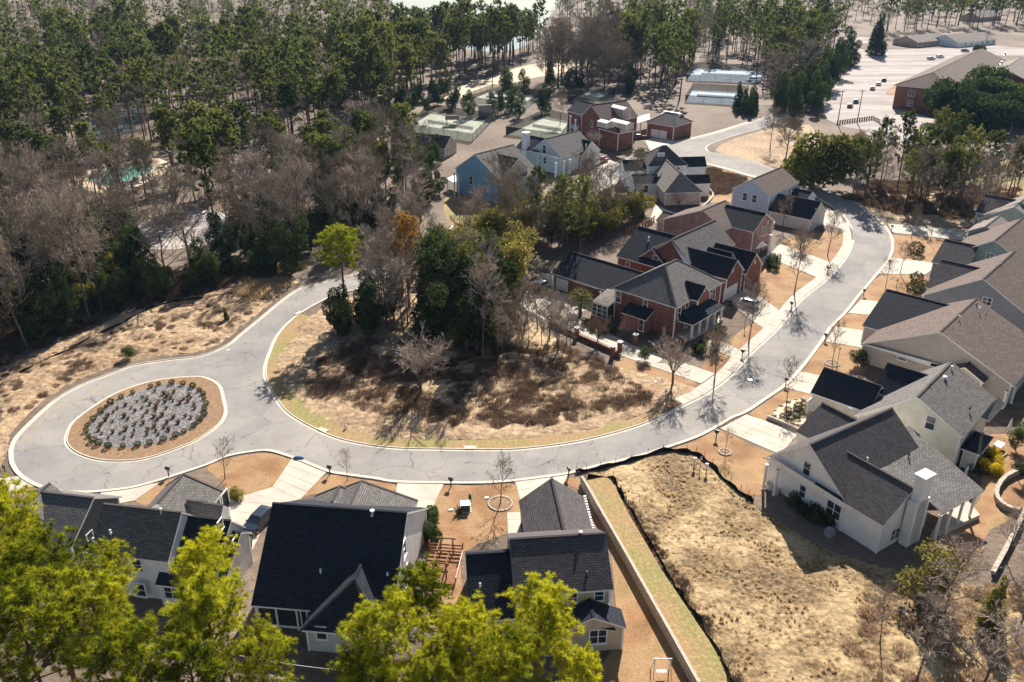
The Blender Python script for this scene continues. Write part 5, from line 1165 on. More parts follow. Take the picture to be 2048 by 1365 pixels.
# far woods beyond, one mass
def far_mass(name, label, keys, pts, smin, smax):
    V, Fc, o = [], [], 0; mats = []; mi = []
    bank = {}
    for key in keys:
        for T, C in PROTO[key]:
            for me in (T, C):
                if me.name in bank: continue
                a = np.empty(len(me.vertices)*3, np.float32); me.vertices.foreach_get('co', a); bank[me.name] = (a.reshape(-1, 3), [tuple(p.vertices) for p in me.polygons] if False else None, me)
    rr = random.Random(9); tv, tl, ls, lt, mm = [], [], [], [], []; off = 0; mlist = []
    for p in pts:
        key = rr.choice(keys); T, C = rr.choice(PROTO[key]); s_ = rr.uniform(smin, smax); a = rr.uniform(0, 6.28); ca, sa = math.cos(a)*s_, math.sin(a)*s_
        for me in (T, C):
            co = bank[me.name][0]; v = np.empty_like(co); v[:, 0] = co[:, 0]*ca-co[:, 1]*sa+p.x; v[:, 1] = co[:, 0]*sa+co[:, 1]*ca+p.y; v[:, 2] = co[:, 2]*s_
            li = np.empty(len(me.loops), np.int32); me.loops.foreach_get('vertex_index', li); st = np.empty(len(me.polygons), np.int32); me.polygons.foreach_get('loop_total', st)
            if me.materials[0] not in mlist: mlist.append(me.materials[0])
            tv.append(v); tl.append(li+off); lt.append(st); mm.append(np.full(len(st), mlist.index(me.materials[0]), np.int32)); off += len(v)
    v = np.concatenate(tv); li = np.concatenate(tl); lt = np.concatenate(lt); mm = np.concatenate(mm); ls = np.concatenate([[0], np.cumsum(lt)[:-1]]).astype(np.int32)
    me = bpy.data.meshes.new(name); me.vertices.add(len(v)); me.vertices.foreach_set('co', v.ravel()); me.loops.add(len(li)); me.loops.foreach_set('vertex_index', li); me.polygons.add(len(lt)); me.polygons.foreach_set('loop_start', ls); me.polygons.foreach_set('loop_total', lt)
    for m_ in mlist: me.materials.append(m_)
    me.polygons.foreach_set('material_index', mm); me.update(calc_edges=True); me.validate()
    return tag(obj(name, me), label, None, None, 'stuff')
for i in range(3): proto('pine_tiny', *pine_tree(160+i, 21+i, 4.6, .3, .4, 16, 4, 1, 6, 1.5, .36, 3), 'pine_bark', 'pine_far')
for i in range(2): proto('bare_tiny', *bare_tree(170+i, 16, 5, .25, .3, 12, .07, .6, (5, 4), simple=True), 'bark', 'twig')
FAR = scatter([(-200, 135), (-150, -8), (2200, -8), (2150, 45), (1760, 78), (1680, 60), (1640, 120), (1400, 100), (1250, 120), (1110, 120), (1110, -8), (780, -8), (780, 125)], 760, 8.5, 10, AV)
far_mass('far_woods', 'far mass of pines and bare trees fading along the top', ['pine_tiny', 'pine_tiny', 'pine_tiny', 'bare_tiny', 'bare_tiny'], FAR, .85, 1.3)
far_mass('pine_woods', 'dense green mass of pines between the nearer separate pines', ['pine_tiny'], scatter(W_L, 190, 5, 61, AV)+scatter([(780, 128), (800, 105), (880, 95), (1010, 110), (1100, 92), (1110, 110), (1030, 125), (880, 118)], 34, 5, 62)+scatter([(1100, 130), (1240, 100), (1420, 70), (1660, 90), (1600, 150), (1500, 125), (1300, 150)], 70, 6, 63, AV)+scatter([(1760, 60), (2200, 30), (2200, 58), (1960, 54), (1780, 66)], 70, 6, 64)+scatter([(940, 128), (960, 108), (1080, 96), (1090, 112), (1000, 130)], 22, 5, 65)+scatter([(1270, 190), (1300, 150), (1370, 135), (1365, 210), (1330, 212)], 14, 5, 66)+scatter([(1500, 130), (1640, 90), (1670, 110), (1600, 170), (1540, 180)], 34, 5, 67), .8, 1.25)
far_mass('bare_woods', 'grey brown mass of leafless trees filling the woods among the pines', ['bare_lo'], scatter([(-150, 400), (-200, 150), (100, 125), (760, 125), (800, 200), (760, 290), (880, 320), (880, 400), (560, 395), (330, 385)], 95, 6, 23, AV)+scatter([(1260, 150), (1420, 100), (1660, 115), (1640, 180), (1600, 230), (1520, 235), (1500, 130), (1370, 135)], 34, 5, 24, AV), .75, 1.2)

# bare woods
wood('bare', 'bare_tree', 'leafless tree in the dense woods left of the back lane', 'bare tree', [(-160, 720), (-180, 420), (0, 390), (160, 395), (330, 390), (560, 400), (740, 400), (830, 420), (860, 460), (740, 515), (620, 545), (470, 570), (300, 605), (120, 670), (0, 730)], 110, 3.8, 20, .8, 1.25)
wood('bare_big', 'bare_tree', 'big leafless tree in the far purple grey stand right of the lake', 'bare tree', [(1040, 170), (1080, 115), (1250, 110), (1290, 150), (1240, 185), (1100, 180)], 34, 6, 22, .9, 1.3)
wood('bare', 'bare_tree', 'leafless tree in the belt below the school', 'bare tree', [(1690, 400), (1720, 370), (2040, 380), (2040, 420), (1930, 450), (1780, 430)], 26, 3, 25, .5, .9)
wood('bare', 'bare_tree', 'thin leafless tree in the scrub inside the road loop', 'bare tree', [(730, 640), (740, 590), (820, 560), (860, 580), (850, 650), (800, 680)], 15, 2.4, 26, .75, 1.05)
wood('bare', 'bare_tree', 'thin leafless tree mixed into the evergreen grove', 'bare tree', [(860, 690), (880, 600), (960, 560), (1040, 600), (1060, 690), (960, 730)], 6, 5.0, 47, .7, 1.0)
wood('bare', 'bare_tree', 'thin leafless sapling at the right end of the grove', 'bare tree', [(1010, 660), (1060, 640), (1130, 680), (1160, 710), (1040, 730), (990, 720)], 22, 1.6, 45, .35, .6)
wood('bare', 'bare_tree', 'thin leafless tree between the back lane and the brick garage', 'bare tree', [(880, 500), (960, 470), (1090, 440), (1220, 430), (1290, 440), (1230, 480), (1100, 505), (1010, 560), (900, 560)], 28, 3, 27, .6, .95)
# evergreen understorey
wood('evergreen', 'evergreen_tree', 'dark evergreen tree in the shaded understorey left of the back lane', 'evergreen tree', [(-120, 700), (-140, 560), (0, 500), (300, 470), (480, 450), (740, 440), (820, 430), (760, 505), (620, 548), (480, 572), (300, 610), (100, 680)], 76, 3.2, 30, .55, 1.2)
wood('olive', 'evergreen_tree', 'sunlit yellow green sapling in the understorey of the left woods', 'evergreen tree', [(-120, 720), (-140, 560), (100, 520), (240, 500), (250, 600), (100, 680)], 30, 2.6, 46, .5, 1.0)
wood('evergreen', 'evergreen_tree', 'grey green evergreen at the foot of the woods by the courts', 'evergreen tree', [(480, 440), (600, 360), (780, 330), (900, 320), (900, 400), (860, 440), (700, 450)], 30, 4.4, 31, .6, 1.1)
wood('evergreen', 'evergreen_tree', 'dark evergreen in the hedge around the tennis courts', 'evergreen tree', [(700, 275), (800, 200), (900, 195), (1000, 170), (1110, 175), (1160, 180), (1280, 175), (1290, 195), (1240, 190), (1110, 200), (1080, 232), (1000, 262), (960, 250), (870, 220), (800, 265)], 34, 5, 39, .6, 1.1)
wood('evergreen', 'evergreen_tree', 'dark evergreen behind the clubhouse and blue house', 'evergreen tree', [(780, 330), (800, 300), (900, 300), (960, 290), (1020, 275), (1050, 285), (960, 310), (890, 340)], 20, 4, 42, .5, .8)
wood('oak', 'evergreen_tree', 'small rounded oak on the islands of the school car park', 'evergreen tree', [(1700, 180), (1740, 140), (1800, 110), (1960, 106), (1990, 112), (1830, 130), (1790, 150), (1720, 190)], 9, 12, 48, .7, 1.1)
wood('oak', 'evergreen_tree', 'broad dark evergreen oak beside the school building', 'evergreen tree', [(1830, 262), (1835, 238), (1990, 222), (2100, 215), (2110, 250), (1990, 262)], 9, 9, 32, 1.9, 2.4)
wood('evergreen', 'evergreen_tree', 'dark magnolia in the hedge row between the courts and the car park', 'evergreen tree', [(1540, 215), (1560, 180), (1640, 160), (1690, 120), (1715, 125), (1690, 160), (1650, 200), (1640, 235), (1590, 240)], 26, 5, 33, 1.0, 1.7)
wood('cedar', 'evergreen_tree', 'dark conical evergreen in the row beside the lower court', 'evergreen tree', [(1365, 240), (1378, 214), (1510, 220), (1500, 246)], 24, 3.5, 34, .9, 1.4, 'evergreen')
wood('olive', 'evergreen_tree', 'olive green tree in the grove between the road loop and the brick garage', 'evergreen tree', [(880, 560), (900, 510), (960, 460), (1050, 450), (1060, 520), (1020, 590), (960, 600)], 24, 3.0, 35, 1.0, 1.7)
wood('olive', 'evergreen_tree', 'tall olive green tree at the front of the loop grove', 'evergreen tree', [(880, 640), (940, 600), (1020, 610), (1040, 680), (990, 705), (900, 705)], 17, 2.5, 43, 1.0, 1.8)
wood('evergreen', 'evergreen_tree', 'dark evergreen in the grove inside the road loop', 'evergreen tree', [(845, 660), (870, 620), (960, 610), (1000, 650), (985, 712), (880, 712)], 12, 3.0, 36, 1.0, 1.6)
wood('cedar', 'evergreen_tree', 'yellow green cedar in the grove inside the road loop', 'evergreen tree', [(900, 640), (930, 590), (1000, 580), (1020, 650), (960, 700)], 13, 2.6, 37, 1.1, 1.8)
wood('evergreen', 'evergreen_tree', 'dark bushy evergreen below the lone pine', 'evergreen tree', [(670, 675), (690, 640), (750, 625), (790, 640), (740, 680)], 7, 2.5, 44, .6, .95)
wood('olive', 'evergreen_tree', 'brown olive tree in the hedge behind the brick garage', 'evergreen tree', [(1060, 490), (1080, 450), (1180, 440), (1290, 430), (1250, 470), (1150, 490)], 22, 3, 38, .8, 1.4)
for x, y, k_, s_, lab, mt in [(1275, 435, 'cedar', .85, 'dark cedar standing beside the small outbuilding', 'evergreen'), (1213, 425, 'cedar', .75, 'narrow green cedar at the end of the concrete lane', None), (1622, 375, 'oak', 2.5, 'large dense yellow green tree beside the far road bend', 'cedar'), (1700, 350, 'olive', 1.6, 'olive tree right of the large yellow green tree', None),
                              (1100, 165, 'cedar', 1.35, 'dark narrow cypress standing alone beside the sandy lane', 'evergreen'), (1290, 720, 'olive', .45, 'small dark bush tree below the brick gate pillars', 'evergreen'), (1750, 110, 'cedar', 3.0, 'large dark cedar at the corner of the school lane', 'evergreen'),
                              (1715, 735, 'olive', .55, 'green rounded bush beside the tan house corner', 'evergreen'), (2030, 900, 'olive', .55, 'dark evergreen bush at the right edge behind the cream house', 'evergreen'), (2035, 960, 'olive', .42, 'dark shrub above the curved stone wall', 'evergreen'), (1840, 1190, 'olive', 1.15, 'half bare olive tree in front of the white house corner', None), (1975, 1270, 'cedar', .75, 'small green cedar among bare brush at lower right', None),
                              (265, 715, 'olive', .42, 'round green bush alone on the straw bank', 'pine_far'), (454, 640, 'cedar', .28, 'small upright green bush on the bank near the road fork', None), (810, 625, 'gold', 1, '', None)]:
    if k_ == 'gold': continue
    plant(k_, 'evergreen_tree' if s_ > .5 else 'bush', lab, 'tree' if s_ > .5 else 'bush', P(x, y), s_, crown_mat=mt)
plant('palm', 'palm_tree', 'palm with a round head of fan fronds by the brick garage', 'palm tree', P(1160, 632), 1.35, which=0)
# street trees
for x, y, k_, s_, w_, lab in [(1428, 768, 'street', .95, 0, 'bare street tree at the end of the long blue shaded drive'), (1497, 690, 'street', 1.0, 1, 'bare street tree in front of the white porch columns'), (1345, 770, 'myrtle', 1.25, 1, 'pale bare myrtle on the lawn beside the long drive'), (1588, 590, 'street', 1.05, 2, 'bare street tree on the lawn below the red brick gables'),
                              (1655, 512, 'street', .85, 3, 'bare street tree on the pavement bend below the powder blue house'), (1573, 808, 'sapling', 1.1, 0, 'slender bare tree on the lawn by the cream house drive'), (1664, 728, 'sapling', 1.0, 1, 'slender bare tree in a mulch ring beside the tan house'), (1770, 580, 'sapling', 1.0, 0, 'slender bare tree near the kerb by the slate house lawn'),
                              (1800, 548, 'sapling', 1.05, 1, 'slender bare tree beside the round green shrubs'), (1823, 478, 'sapling', 1.1, 0, 'slender bare tree by the drive at the road bend'), (1450, 905, 'sapling', .6, 1, 'small bare tree on the lawn in front of the white house'), (1001, 1008, 'sapling', 1.15, 0, 'bare tree in a round mulch ring before the beige house'),
                              (450, 958, 'sapling', 1.0, 1, 'bare young tree on the lawn by the turning loop'), (695, 962, 'sapling', .6, 0, 'small bare tree in front of the big black roof'), (842, 790, 'myrtle', 1.55, 2, 'round bare tree alone on the slope inside the road loop'), (1500, 600, 'myrtle', .8, 0, 'small reddish bare tree by the white garage door'), (1430, 700, 'myrtle', .7, 0, 'reddish bare myrtle in front of the porch'),
                              (1262, 680, 'myrtle', .7, 0, 'small reddish bare tree on the rear terrace beside the pale dome'), (1195, 690, 'myrtle', .75, 0, 'small reddish bare tree against the terrace wall'), (1600, 500, 'myrtle', .9, 0, 'reddish bare tree in front of the powder blue garage'), (1565, 460, 'bare', .55, 1, 'thin bare tree beside the powder blue garage wall'), (1356, 415, 'myrtle', .7, 1, 'pale bare myrtle before the white junction house'),
                              (1570, 325, 'bare_big', .8, 1, 'large bare tree at the far road bend beside the yellow green tree'), (1540, 300, 'bare', .8, 2, 'bare tree leaning over the leaf covered junction island'), (1190, 300, 'myrtle', 1.0, 2, 'bare tree beside the dark double garage door'), (1880, 1260, 'bare', .75, 0, 'pale bare tree at lower right in front of the white house'), (1760, 1290, 'bare', .38, 3, 'thin pale sapling in the empty lot at lower right'),
                              (2010, 1120, 'bare', .45, 0, 'pale bare tree at the lower right edge by the stone wall'), (2030, 1280, 'bare', .7, 3, 'pale bare tree in the bottom right corner'), (1830, 1370, 'bare', .65, 3, 'low bare tree at the bottom right of the empty lot'), (1960, 1390, 'bare', .75, 0, 'tangled bare tree at the bottom right edge'), (1235, 290, 'bare', .7, 1, 'bare tree in front of the tall brick house'),
                              (1120, 250, 'bare', .75, 2, 'dark bare tree on the court behind the grey house'), (385, 545, 'bare_big', 1.05, 0, 'large ivy clad bare tree at the edge of the bank')]:
    plant(k_, 'bare_tree', lab, 'bare tree', P(x, y), s_, which=w_, crown='branches', crown_mat='twig_pale' if x > 1740 and y > 1080 else None)
# island planting
r = random.Random(3)
ring = smoothline(pxl(GR), 6, True); per = [ring[0]]
for p in ring:
    if (p-per[-1]).length > 1.35: per.append(p)
for p in per[:-1]: plant('shrub', 'shrub', 'clipped round shrub in the ring around the gravel island bed', 'shrub', p+Vector((rnd.uniform(-.15, .15), rnd.uniform(-.15, .15), .1)), rnd.uniform(.6, .95), 'ring shrubs on the island')
for p in scatter([(300, 785), (350, 778), (385, 790), (398, 815), (390, 840), (350, 862), (300, 878), (240, 885), (200, 876), (190, 860), (215, 832), (250, 808)], 62, 1.0, 40): plant('grass_tuft', 'grass_tuft', 'tuft of brown ornamental grass in the gravel island bed', 'grass tuft', p+Vector((0, 0, .14)), rnd.uniform(.7, 1.35), 'grass tufts on the island')
# garden shrubs
for poly, n_, d_, lab, s0, s1, key, mt in [
    ([(1560, 838), (1575, 815), (1612, 810), (1620, 838), (1590, 848)], 9, .9, 'round clipped shrub in the stone edged bed by the cream house', .8, 1.2, 'shrub', None),
    ([(1820, 590), (1825, 562), (1855, 560), (1850, 590)], 5, 1.3, 'round green shrub in front of the slate grey house', 1.6, 2.4, 'shrub', None),
    ([(1575, 1010), (1600, 1000), (1680, 1050), (1650, 1055)], 10, .8, 'dark low shrub against the white house wall', .9, 1.3, 'bush', None),
    ([(855, 1055), (868, 1020), (885, 1050), (860, 1100)], 5, 1.0, 'green shrub against the gable wall of the big black roofed house', 1.0, 1.4, 'bush', None),
    ([(1935, 935), (1990, 900), (1995, 930), (1960, 955)], 8, .9, 'round shrub beside the cream house back corner', 1.0, 1.5, 'shrub', None),
    ([(1380, 700), (1420, 690), (1440, 660), (1450, 668), (1430, 705), (1390, 712)], 7, .9, 'low green shrub below the brick porch', .8, 1.2, 'bush', None),
    ([(1530, 535), (1545, 515), (1570, 520), (1550, 545)], 5, .9, 'low shrub by the door of the pink brick house', .8, 1.4, 'bush', None),
    ([(1255, 312), (1262, 300), (1300, 308), (1290, 318)], 8, 1.5, 'clipped hedge shrub by the brick garage drive', 1.5, 2.0, 'shrub', None),
    ([(455, 998), (480, 988), (482, 1000)], 3, .7, 'yellow green clump beside the curved drive', .7, .9, 'bush', 'olive'),
    ([(1955, 935), (1985, 915), (2000, 945), (1980, 955)], 5, .9, 'bright yellow flowering clump on the lawn behind the cream house', .9, 1.2, 'bush', 'yellow'),
    ([(1165, 650), (1185, 640), (1230, 665), (1210, 672)], 7, .9, 'low shrub beside the sunroom terrace', .8, 1.1, 'bush', None)]:
    for p in scatter(poly, n_, d_, 41+n_): plant(key, 'shrub', lab, 'shrub', p, rnd.uniform(s0, s1), lab+'s', crown_mat=mt)
plant('shrub', 'shrub', 'single large dark round shrub on the lawn at the road bend', 'shrub', P(1830, 508), 3.0); plant('shrub', 'shrub', 'dark round shrub beside the white garage doors', 'shrub', P(1087, 588), 2.0)
# ground cover: scrub and straw, too dense to count
def cover(name, label, key, poly, n, dmin, seed, s0, s1, mat=None):
    pts = scatter(poly, n, dmin, seed); tv, tl, off = [], [], 0; rr = random.Random(seed)
    for p in pts:
        me = rr.choice(PROTO[key])[1]; a = np.empty(len(me.vertices)*3, np.float32); me.vertices.foreach_get('co', a); a = a.reshape(-1, 3); s_ = rr.uniform(s0, s1); an = rr.uniform(0, 6.28); ca, sa = math.cos(an)*s_, math.sin(an)*s_
        v = np.stack([a[:, 0]*ca-a[:, 1]*sa+p.x, a[:, 0]*sa+a[:, 1]*ca+p.y, a[:, 2]*s_*rr.uniform(.7, 1.2)], 1); li = np.empty(len(me.loops), np.int32); me.loops.foreach_get('vertex_index', li); tv.append(v); tl.append(li+off); off += len(v)
    v = np.concatenate(tv); li = np.concatenate(tl); nf = len(li)//3
    me = bpy.data.meshes.new(name); me.vertices.add(len(v)); me.vertices.foreach_set('co', v.ravel().astype(np.float32)); me.loops.add(len(li)); me.loops.foreach_set('vertex_index', li); me.polygons.add(nf)
    me.polygons.foreach_set('loop_start', np.arange(0, nf*3, 3, dtype=np.int32)); me.polygons.foreach_set('loop_total', np.full(nf, 3, np.int32)); me.materials.append(M[mat] if mat else PROTO[key][0][1].materials[0]); me.update(calc_edges=True)
    return tag(obj(name, me), label, None, None, 'stuff')
cover('scrub', 'brown dead scrub covering the slope inside the road loop', 'brush', [(610, 790), (640, 720), (720, 680), (860, 690), (1000, 690), (1120, 690), (1230, 745), (1310, 795), (1240, 822), (1100, 848), (980, 852), (860, 845), (760, 825), (680, 808)], 580, .8, 50, .45, 1.15)
cover('scrub', 'dry straw tufts growing over the empty lot', 'grass_tuft', [(1210, 960), (1330, 915), (1400, 925), (1500, 1010), (1620, 1090), (1760, 1140), (1960, 1180), (2100, 1300), (1980, 1420), (1600, 1420), (1440, 1340), (1300, 1110)], 2600, .12, 51, .2, .65, 'straw')
cover('scrub', 'brown scrub clumps on the straw bank left of the road', 'brush', [(-100, 840), (-60, 770), (150, 690), (300, 640), (470, 600), (545, 585), (500, 630), (450, 680), (380, 700), (250, 720), (150, 755), (40, 830)], 150, 1.4, 52, .35, .8)
cover('scrub', 'dark brown scrub at the left side of the empty lot', 'brush', [(1240, 985), (1330, 1110), (1420, 1250), (1480, 1370), (1430, 1370), (1340, 1200), (1250, 1050), (1205, 985)], 120, .7, 53, .3, .7)
cover('scrub', 'brown scrub under the trees of the right hand belt', 'brush', [(1690, 400), (1740, 360), (2040, 380), (2040, 420), (1930, 440), (1790, 425)], 160, 1.6, 54, .8, 1.5)
cover('scrub', 'brown brush clump at the end of the dark silt fence', 'brush', [(470, 590), (500, 565), (560, 560), (580, 570), (540, 590), (500, 605)], 22, 1.1, 55, 1.0, 1.6, 'straw')
cover('scrub', 'tangled dry brush in the lower right corner', 'brush', [(1740, 1180), (1900, 1150), (2060, 1180), (2080, 1380), (1760, 1380), (1700, 1300)], 70, 1.0, 56, .4, .9, 'scrubtan')
cover('scrub', 'brown heather like planting beside the white junction house', 'brush', [(1395, 350), (1420, 335), (1490, 358), (1470, 385), (1425, 390)], 90, 1.2, 57, .8, 1.2)

def ordinal(i): return ORD[i] if i < 20 else ('%dst' if i % 10 == 0 and i != 10 else '%dnd' if i % 10 == 1 and i != 11 else '%drd' if i % 10 == 2 and i != 12 else '%dth') % (i+1)
merged_ = {}
for (label, lm), L_ in WOODS.items():
    sh = label
    for w_ in (' in ', ' between ', ' at ', ' beside ', ' left of', ' behind ', ' near '): sh = sh.split(w_)[0]
    merged_.setdefault((' '.join(sh.split()[:5]), lm), []).extend(L_)
for (sh, lm), L_ in merged_.items():
    L_.sort(key=lambda q: q[0])
    for i_, (_, _, o) in enumerate(L_): o['label'] = sh+' by '+lm+('' if len(L_) == 1 else ', '+ordinal(i_)+' from left')

cover('scrub', 'dark brown undergrowth along the foot of the left woods', 'brush', [(-120, 740), (-120, 620), (100, 580), (250, 545), (450, 525), (600, 530), (600, 550), (470, 572), (300, 608), (120, 672), (0, 735)], 240, 1.3, 58, .7, 1.6)
wood('evergreen', 'evergreen_tree', 'low dark evergreen at the foot of the left woods', 'evergreen tree', [(150, 640), (230, 590), (420, 545), (560, 540), (540, 558), (440, 572), (300, 606)], 16, 3.0, 49, .4, .75)
merge_late = [(k_, v_) for k_, v_ in WOODS.items() if k_[0].startswith('low dark evergreen')]
for (label, lm), L_ in merge_late:
    L_.sort(key=lambda q: q[0])
    for i_, (_, _, o) in enumerate(L_): o['label'] = 'low dark evergreen by '+lm+('' if len(L_) == 1 else ', '+ordinal(i_)+' from left')
# ------------------------------------------------------------------ walls, fences and street furniture
def wall_run(name, label, px, z, w, mat, course=.2, blk=.45, cat='wall', cap=None):
    """dry laid block wall: courses of separate blocks along a line"""
    L = smoothline(pxl(px), 3); root = empty(name, L[0]); tag(root, label, cat)
    seg = []; 
    for i in range(len(L)-1): seg.append((L[i], L[i+1]))
    core = MB()
    for a, b in seg:
        d = b-a; core.box((a+b)/2+Vector((0, 0, z/2-.03)), (d.length+.02, w-.1, z-.06), math.atan2(d.y, d.x))
    core.build('core', M[mat], root)
    st = MB(); acc = 0; T = sum((b-a).length for a, b in seg)
    def at(s_):
        for a, b in seg:
            l = (b-a).length
            if s_ <= l: return a+(b-a)*(s_/l), math.atan2(b.y-a.y, b.x-a.x)
            s_ -= l
        return seg[-1][1], math.atan2(seg[-1][1].y-seg[-1][0].y, seg[-1][1].x-seg[-1][0].x)
    rows = int(z/course)
    for r_ in range(rows-1):
        s_ = (r_ % 2)*blk/2
        while s_ < T:
            p, an = at(s_); j = rnd.uniform(-.02, .02); st.box((p.x+math.sin(an)*j, p.y-math.cos(an)*j, (r_+.5)*course), (blk-.025, w, course-.02), an); s_ += blk
    o = st.build('block_course', M[mat], root); o['kind'] = 'stuff'
    s_ = 0
    while s_ < T: # cap stones, one by one
        p, an = at(s_+blk); m = MB(); m.box((p.x, p.y, (rows-.5)*course+.01), (blk*2-.04, w+.1, course*.9), an+rnd.uniform(-.02, .02)); m.build('cap_stone', M[cap or mat], root); s_ += blk*2
    return root
wall_run('retaining_wall', 'long pale block retaining wall right of the beige house', [(1163, 970), (1175, 990), (1200, 1035), (1240, 1105), (1290, 1195), (1340, 1285), (1395, 1385)], 1.4, .4, 'block', .2, .45, 'retaining wall')
wall_run('retaining_wall', 'curved pale stone retaining wall on the lawn at the right edge', [(2060, 940), (2010, 960), (1990, 995), (2010, 1020), (2045, 1030)], .8, .4, 'block', .2, .45, 'retaining wall')
wall_run('retaining_wall', 'straight pale garden wall at the right edge below the curved wall', [(2046, 1032), (2020, 1085), (1985, 1150)], .8, .4, 'block', .2, .45, 'retaining wall')
wall_run('retaining_wall', 'low stepped wall beside the white house drive', [(1535, 838), (1560, 848), (1600, 866)], .6, .3, 'block', .15, .4, 'retaining wall')
wall_run('garden_wall', 'low brick wall with iron railing along the terrace below the sunroom', [(1100, 650), (1160, 678), (1215, 702), (1238, 715)], .8, .35, 'brick', .2, .4, 'garden wall')
wall_run('garden_wall', 'thin pale curved wall on the slope behind the white junction house', [(1408, 372), (1425, 388), (1420, 402), (1390, 425), (1340, 440)], .5, .3, 'concrete', .25, .6, 'garden wall')
# brick gate pillars with pale caps
for x, y, lab in ((1225, 714, 'brick gate pillar at the end of the terrace wall'), (1239, 705, 'brick gate pillar beside the blue shaded drive'), (1270, 690, 'brick gate pillar nearest the brick house'), (1153, 676, 'brick pillar in the middle of the terrace wall')):
    c = P(x, y); root = empty('gate_pillar', c); tag(root, lab, 'pillar', 'gate pillars'); m = MB(); m.box(c+Vector((0, 0, .95)), (.6, .6, 1.9), .8); m.build('shaft', M['brick'], root); m = MB(); m.box(c+Vector((0, 0, 1.97)), (.78, .78, .14), .8); m.lathe(c+Vector((0, 0, 2.03)), [(.34, 0), (.05, .2)], 4); m.build('cap', M['white'], root)
rl = pxl([(1100, 650), (1160, 678), (1215, 702)]); root = empty('railing', rl[0]); tag(root, 'thin black iron railing on top of the terrace wall', 'railing')
for a, b in zip(rl, rl[1:]):
    d = b-a
    for zz in (1.0, 1.7): m = MB(); m.tube(a+Vector((0, 0, zz)), b+Vector((0, 0, zz)), .03, .03, 5); m.build('rail', M['dark'], root)
    n_ = int(d.length/.6)
    for i in range(n_): p = a+d*(i/n_); m = MB(); m.tube(p+Vector((0, 0, .8)), p+Vector((0, 0, 1.75)), .018, .018, 4); m.build('baluster', M['dark'], root)
# black silt fences
def silt(label, px, hgt=.7, sag=.15):
    L = smoothline(pxl(px), 4); root = empty('silt_fence', L[0]); tag(root, label, 'silt fence', 'silt fences'); m = MB(); top = []
    for i, p in enumerate(L):
        z = hgt*(.75+.25*math.sin(i*1.7)+rnd.uniform(-sag, sag)); lean = rnd.uniform(-.25, .15); top.append(Vector((p.x+lean, p.y-.1+lean*.5, z)))
    for i in range(len(L)-1):
        a, b = L[i], L[i+1]; m.poly([(a.x, a.y, 0), (b.x, b.y, 0), top[i+1], top[i]]); m.poly([top[i], top[i+1], (b.x+.06, b.y+.06, 0), (a.x+.06, a.y+.06, 0)])
        m.poly([(a.x, a.y, .03), (a.x-.15, a.y-.2, .035), (b.x-.15, b.y-.2, .035), (b.x, b.y, .03)])
    m.build('fabric', M['fabric'], root)
    for i in range(0, len(L), 2): s_ = MB(); p = L[i]; s_.box((p.x+.08, p.y+.08, .55), (.06, .06, 1.15)); s_.build('stake', M['wood'], root)
silt('black silt fence around the street side of the empty lot', [(1152, 945), (1200, 938), (1262, 922), (1325, 903), (1372, 905), (1408, 918), (1440, 950), (1480, 985), (1506, 1003)])
silt('black silt fence along the left side of the empty lot', [(1175, 955), (1225, 958), (1240, 985), (1265, 1030), (1300, 1090), (1335, 1150), (1372, 1205), (1405, 1255), (1440, 1310), (1465, 1370)])
silt('long black silt fence along the straw bank below the woods', [(40, 748), (100, 720), (160, 690), (220, 660), (270, 636), (310, 615), (360, 603), (410, 598), (450, 592), (470, 588)], .6)
# mailboxes
def mailbox(x, y, lab, rz=0.0):
    c = P(x, y); root = empty('mailbox', c); tag(root, lab, 'mailbox', 'mailboxes along the kerb')
    m = MB(); m.box(c+Vector((0, 0, .55)), (.12, .12, 1.2), rz); m.box(c+Vector((0, 0, .95)), (.1, .5, .1), rz); m.build('post', M['dark'], root)
    m = MB(); b = c+Vector((0, 0, 1.22)); u = Vector((math.cos(rz), math.sin(rz), 0)); v = Vector((-u.y, u.x, 0)); n_ = 7; sec = [(-.16, -.12), (.16, -.12)]+[(.16*math.cos(t*math.pi/n_), .06+.16*math.sin(t*math.pi/n_)) for t in range(n_+1)]
    for s_ in (-1, 1): q = [b+u*p0+Vector((0, 0, p1))+v*s_*.3 for p0, p1 in sec]; m.poly(q if s_ < 0 else q[::-1])
    for i in range(len(sec)): j = (i+1) % len(sec); m.poly([b+u*sec[i][0]+Vector((0, 0, sec[i][1]))-v*.3, b+u*sec[i][0]+Vector((0, 0, sec[i][1]))+v*.3, b+u*sec[j][0]+Vector((0, 0, sec[j][1]))+v*.3, b+u*sec[j][0]+Vector((0, 0, sec[j][1]))-v*.3][::-1])
    m.build('box', M['dark'], root); m = MB(); m.box(b+u*.18+Vector((0, 0, .1)), (.03, .18, .08), rz); m.build('flag', M['red'], root)
for x, y, lab in ((902, 974, 'black mailbox on the kerb left of the beige house lawn'), (1137, 954, 'black mailbox at the corner of the retaining wall verge'), (660, 950, 'black mailbox beside the curved drive'), (338, 953, 'black mailbox behind the grey garage roof by the turning loop'), (1432, 878, 'black mailbox beside the white house drive'), (1571, 772, 'black mailbox at the cream house drive'),
                  (1650, 682, 'black mailbox at the tan house drive'), (1727, 592, 'black mailbox near the slate house lawn'), (1778, 533, 'black mailbox at the drive by the road bend'), (1783, 462, 'black mailbox at the uppermost drive'), (1655, 546, 'black mailbox on the pavement below the powder blue house'), (1582, 618, 'black mailbox on the pavement by the brick gables'), (1484, 715, 'black mailbox on the pavement before the porch'), (12, 948, 'dark mailbox at the left edge of the turning loop')):
    mailbox(x, y, lab, rnd.uniform(.3, 1.2))
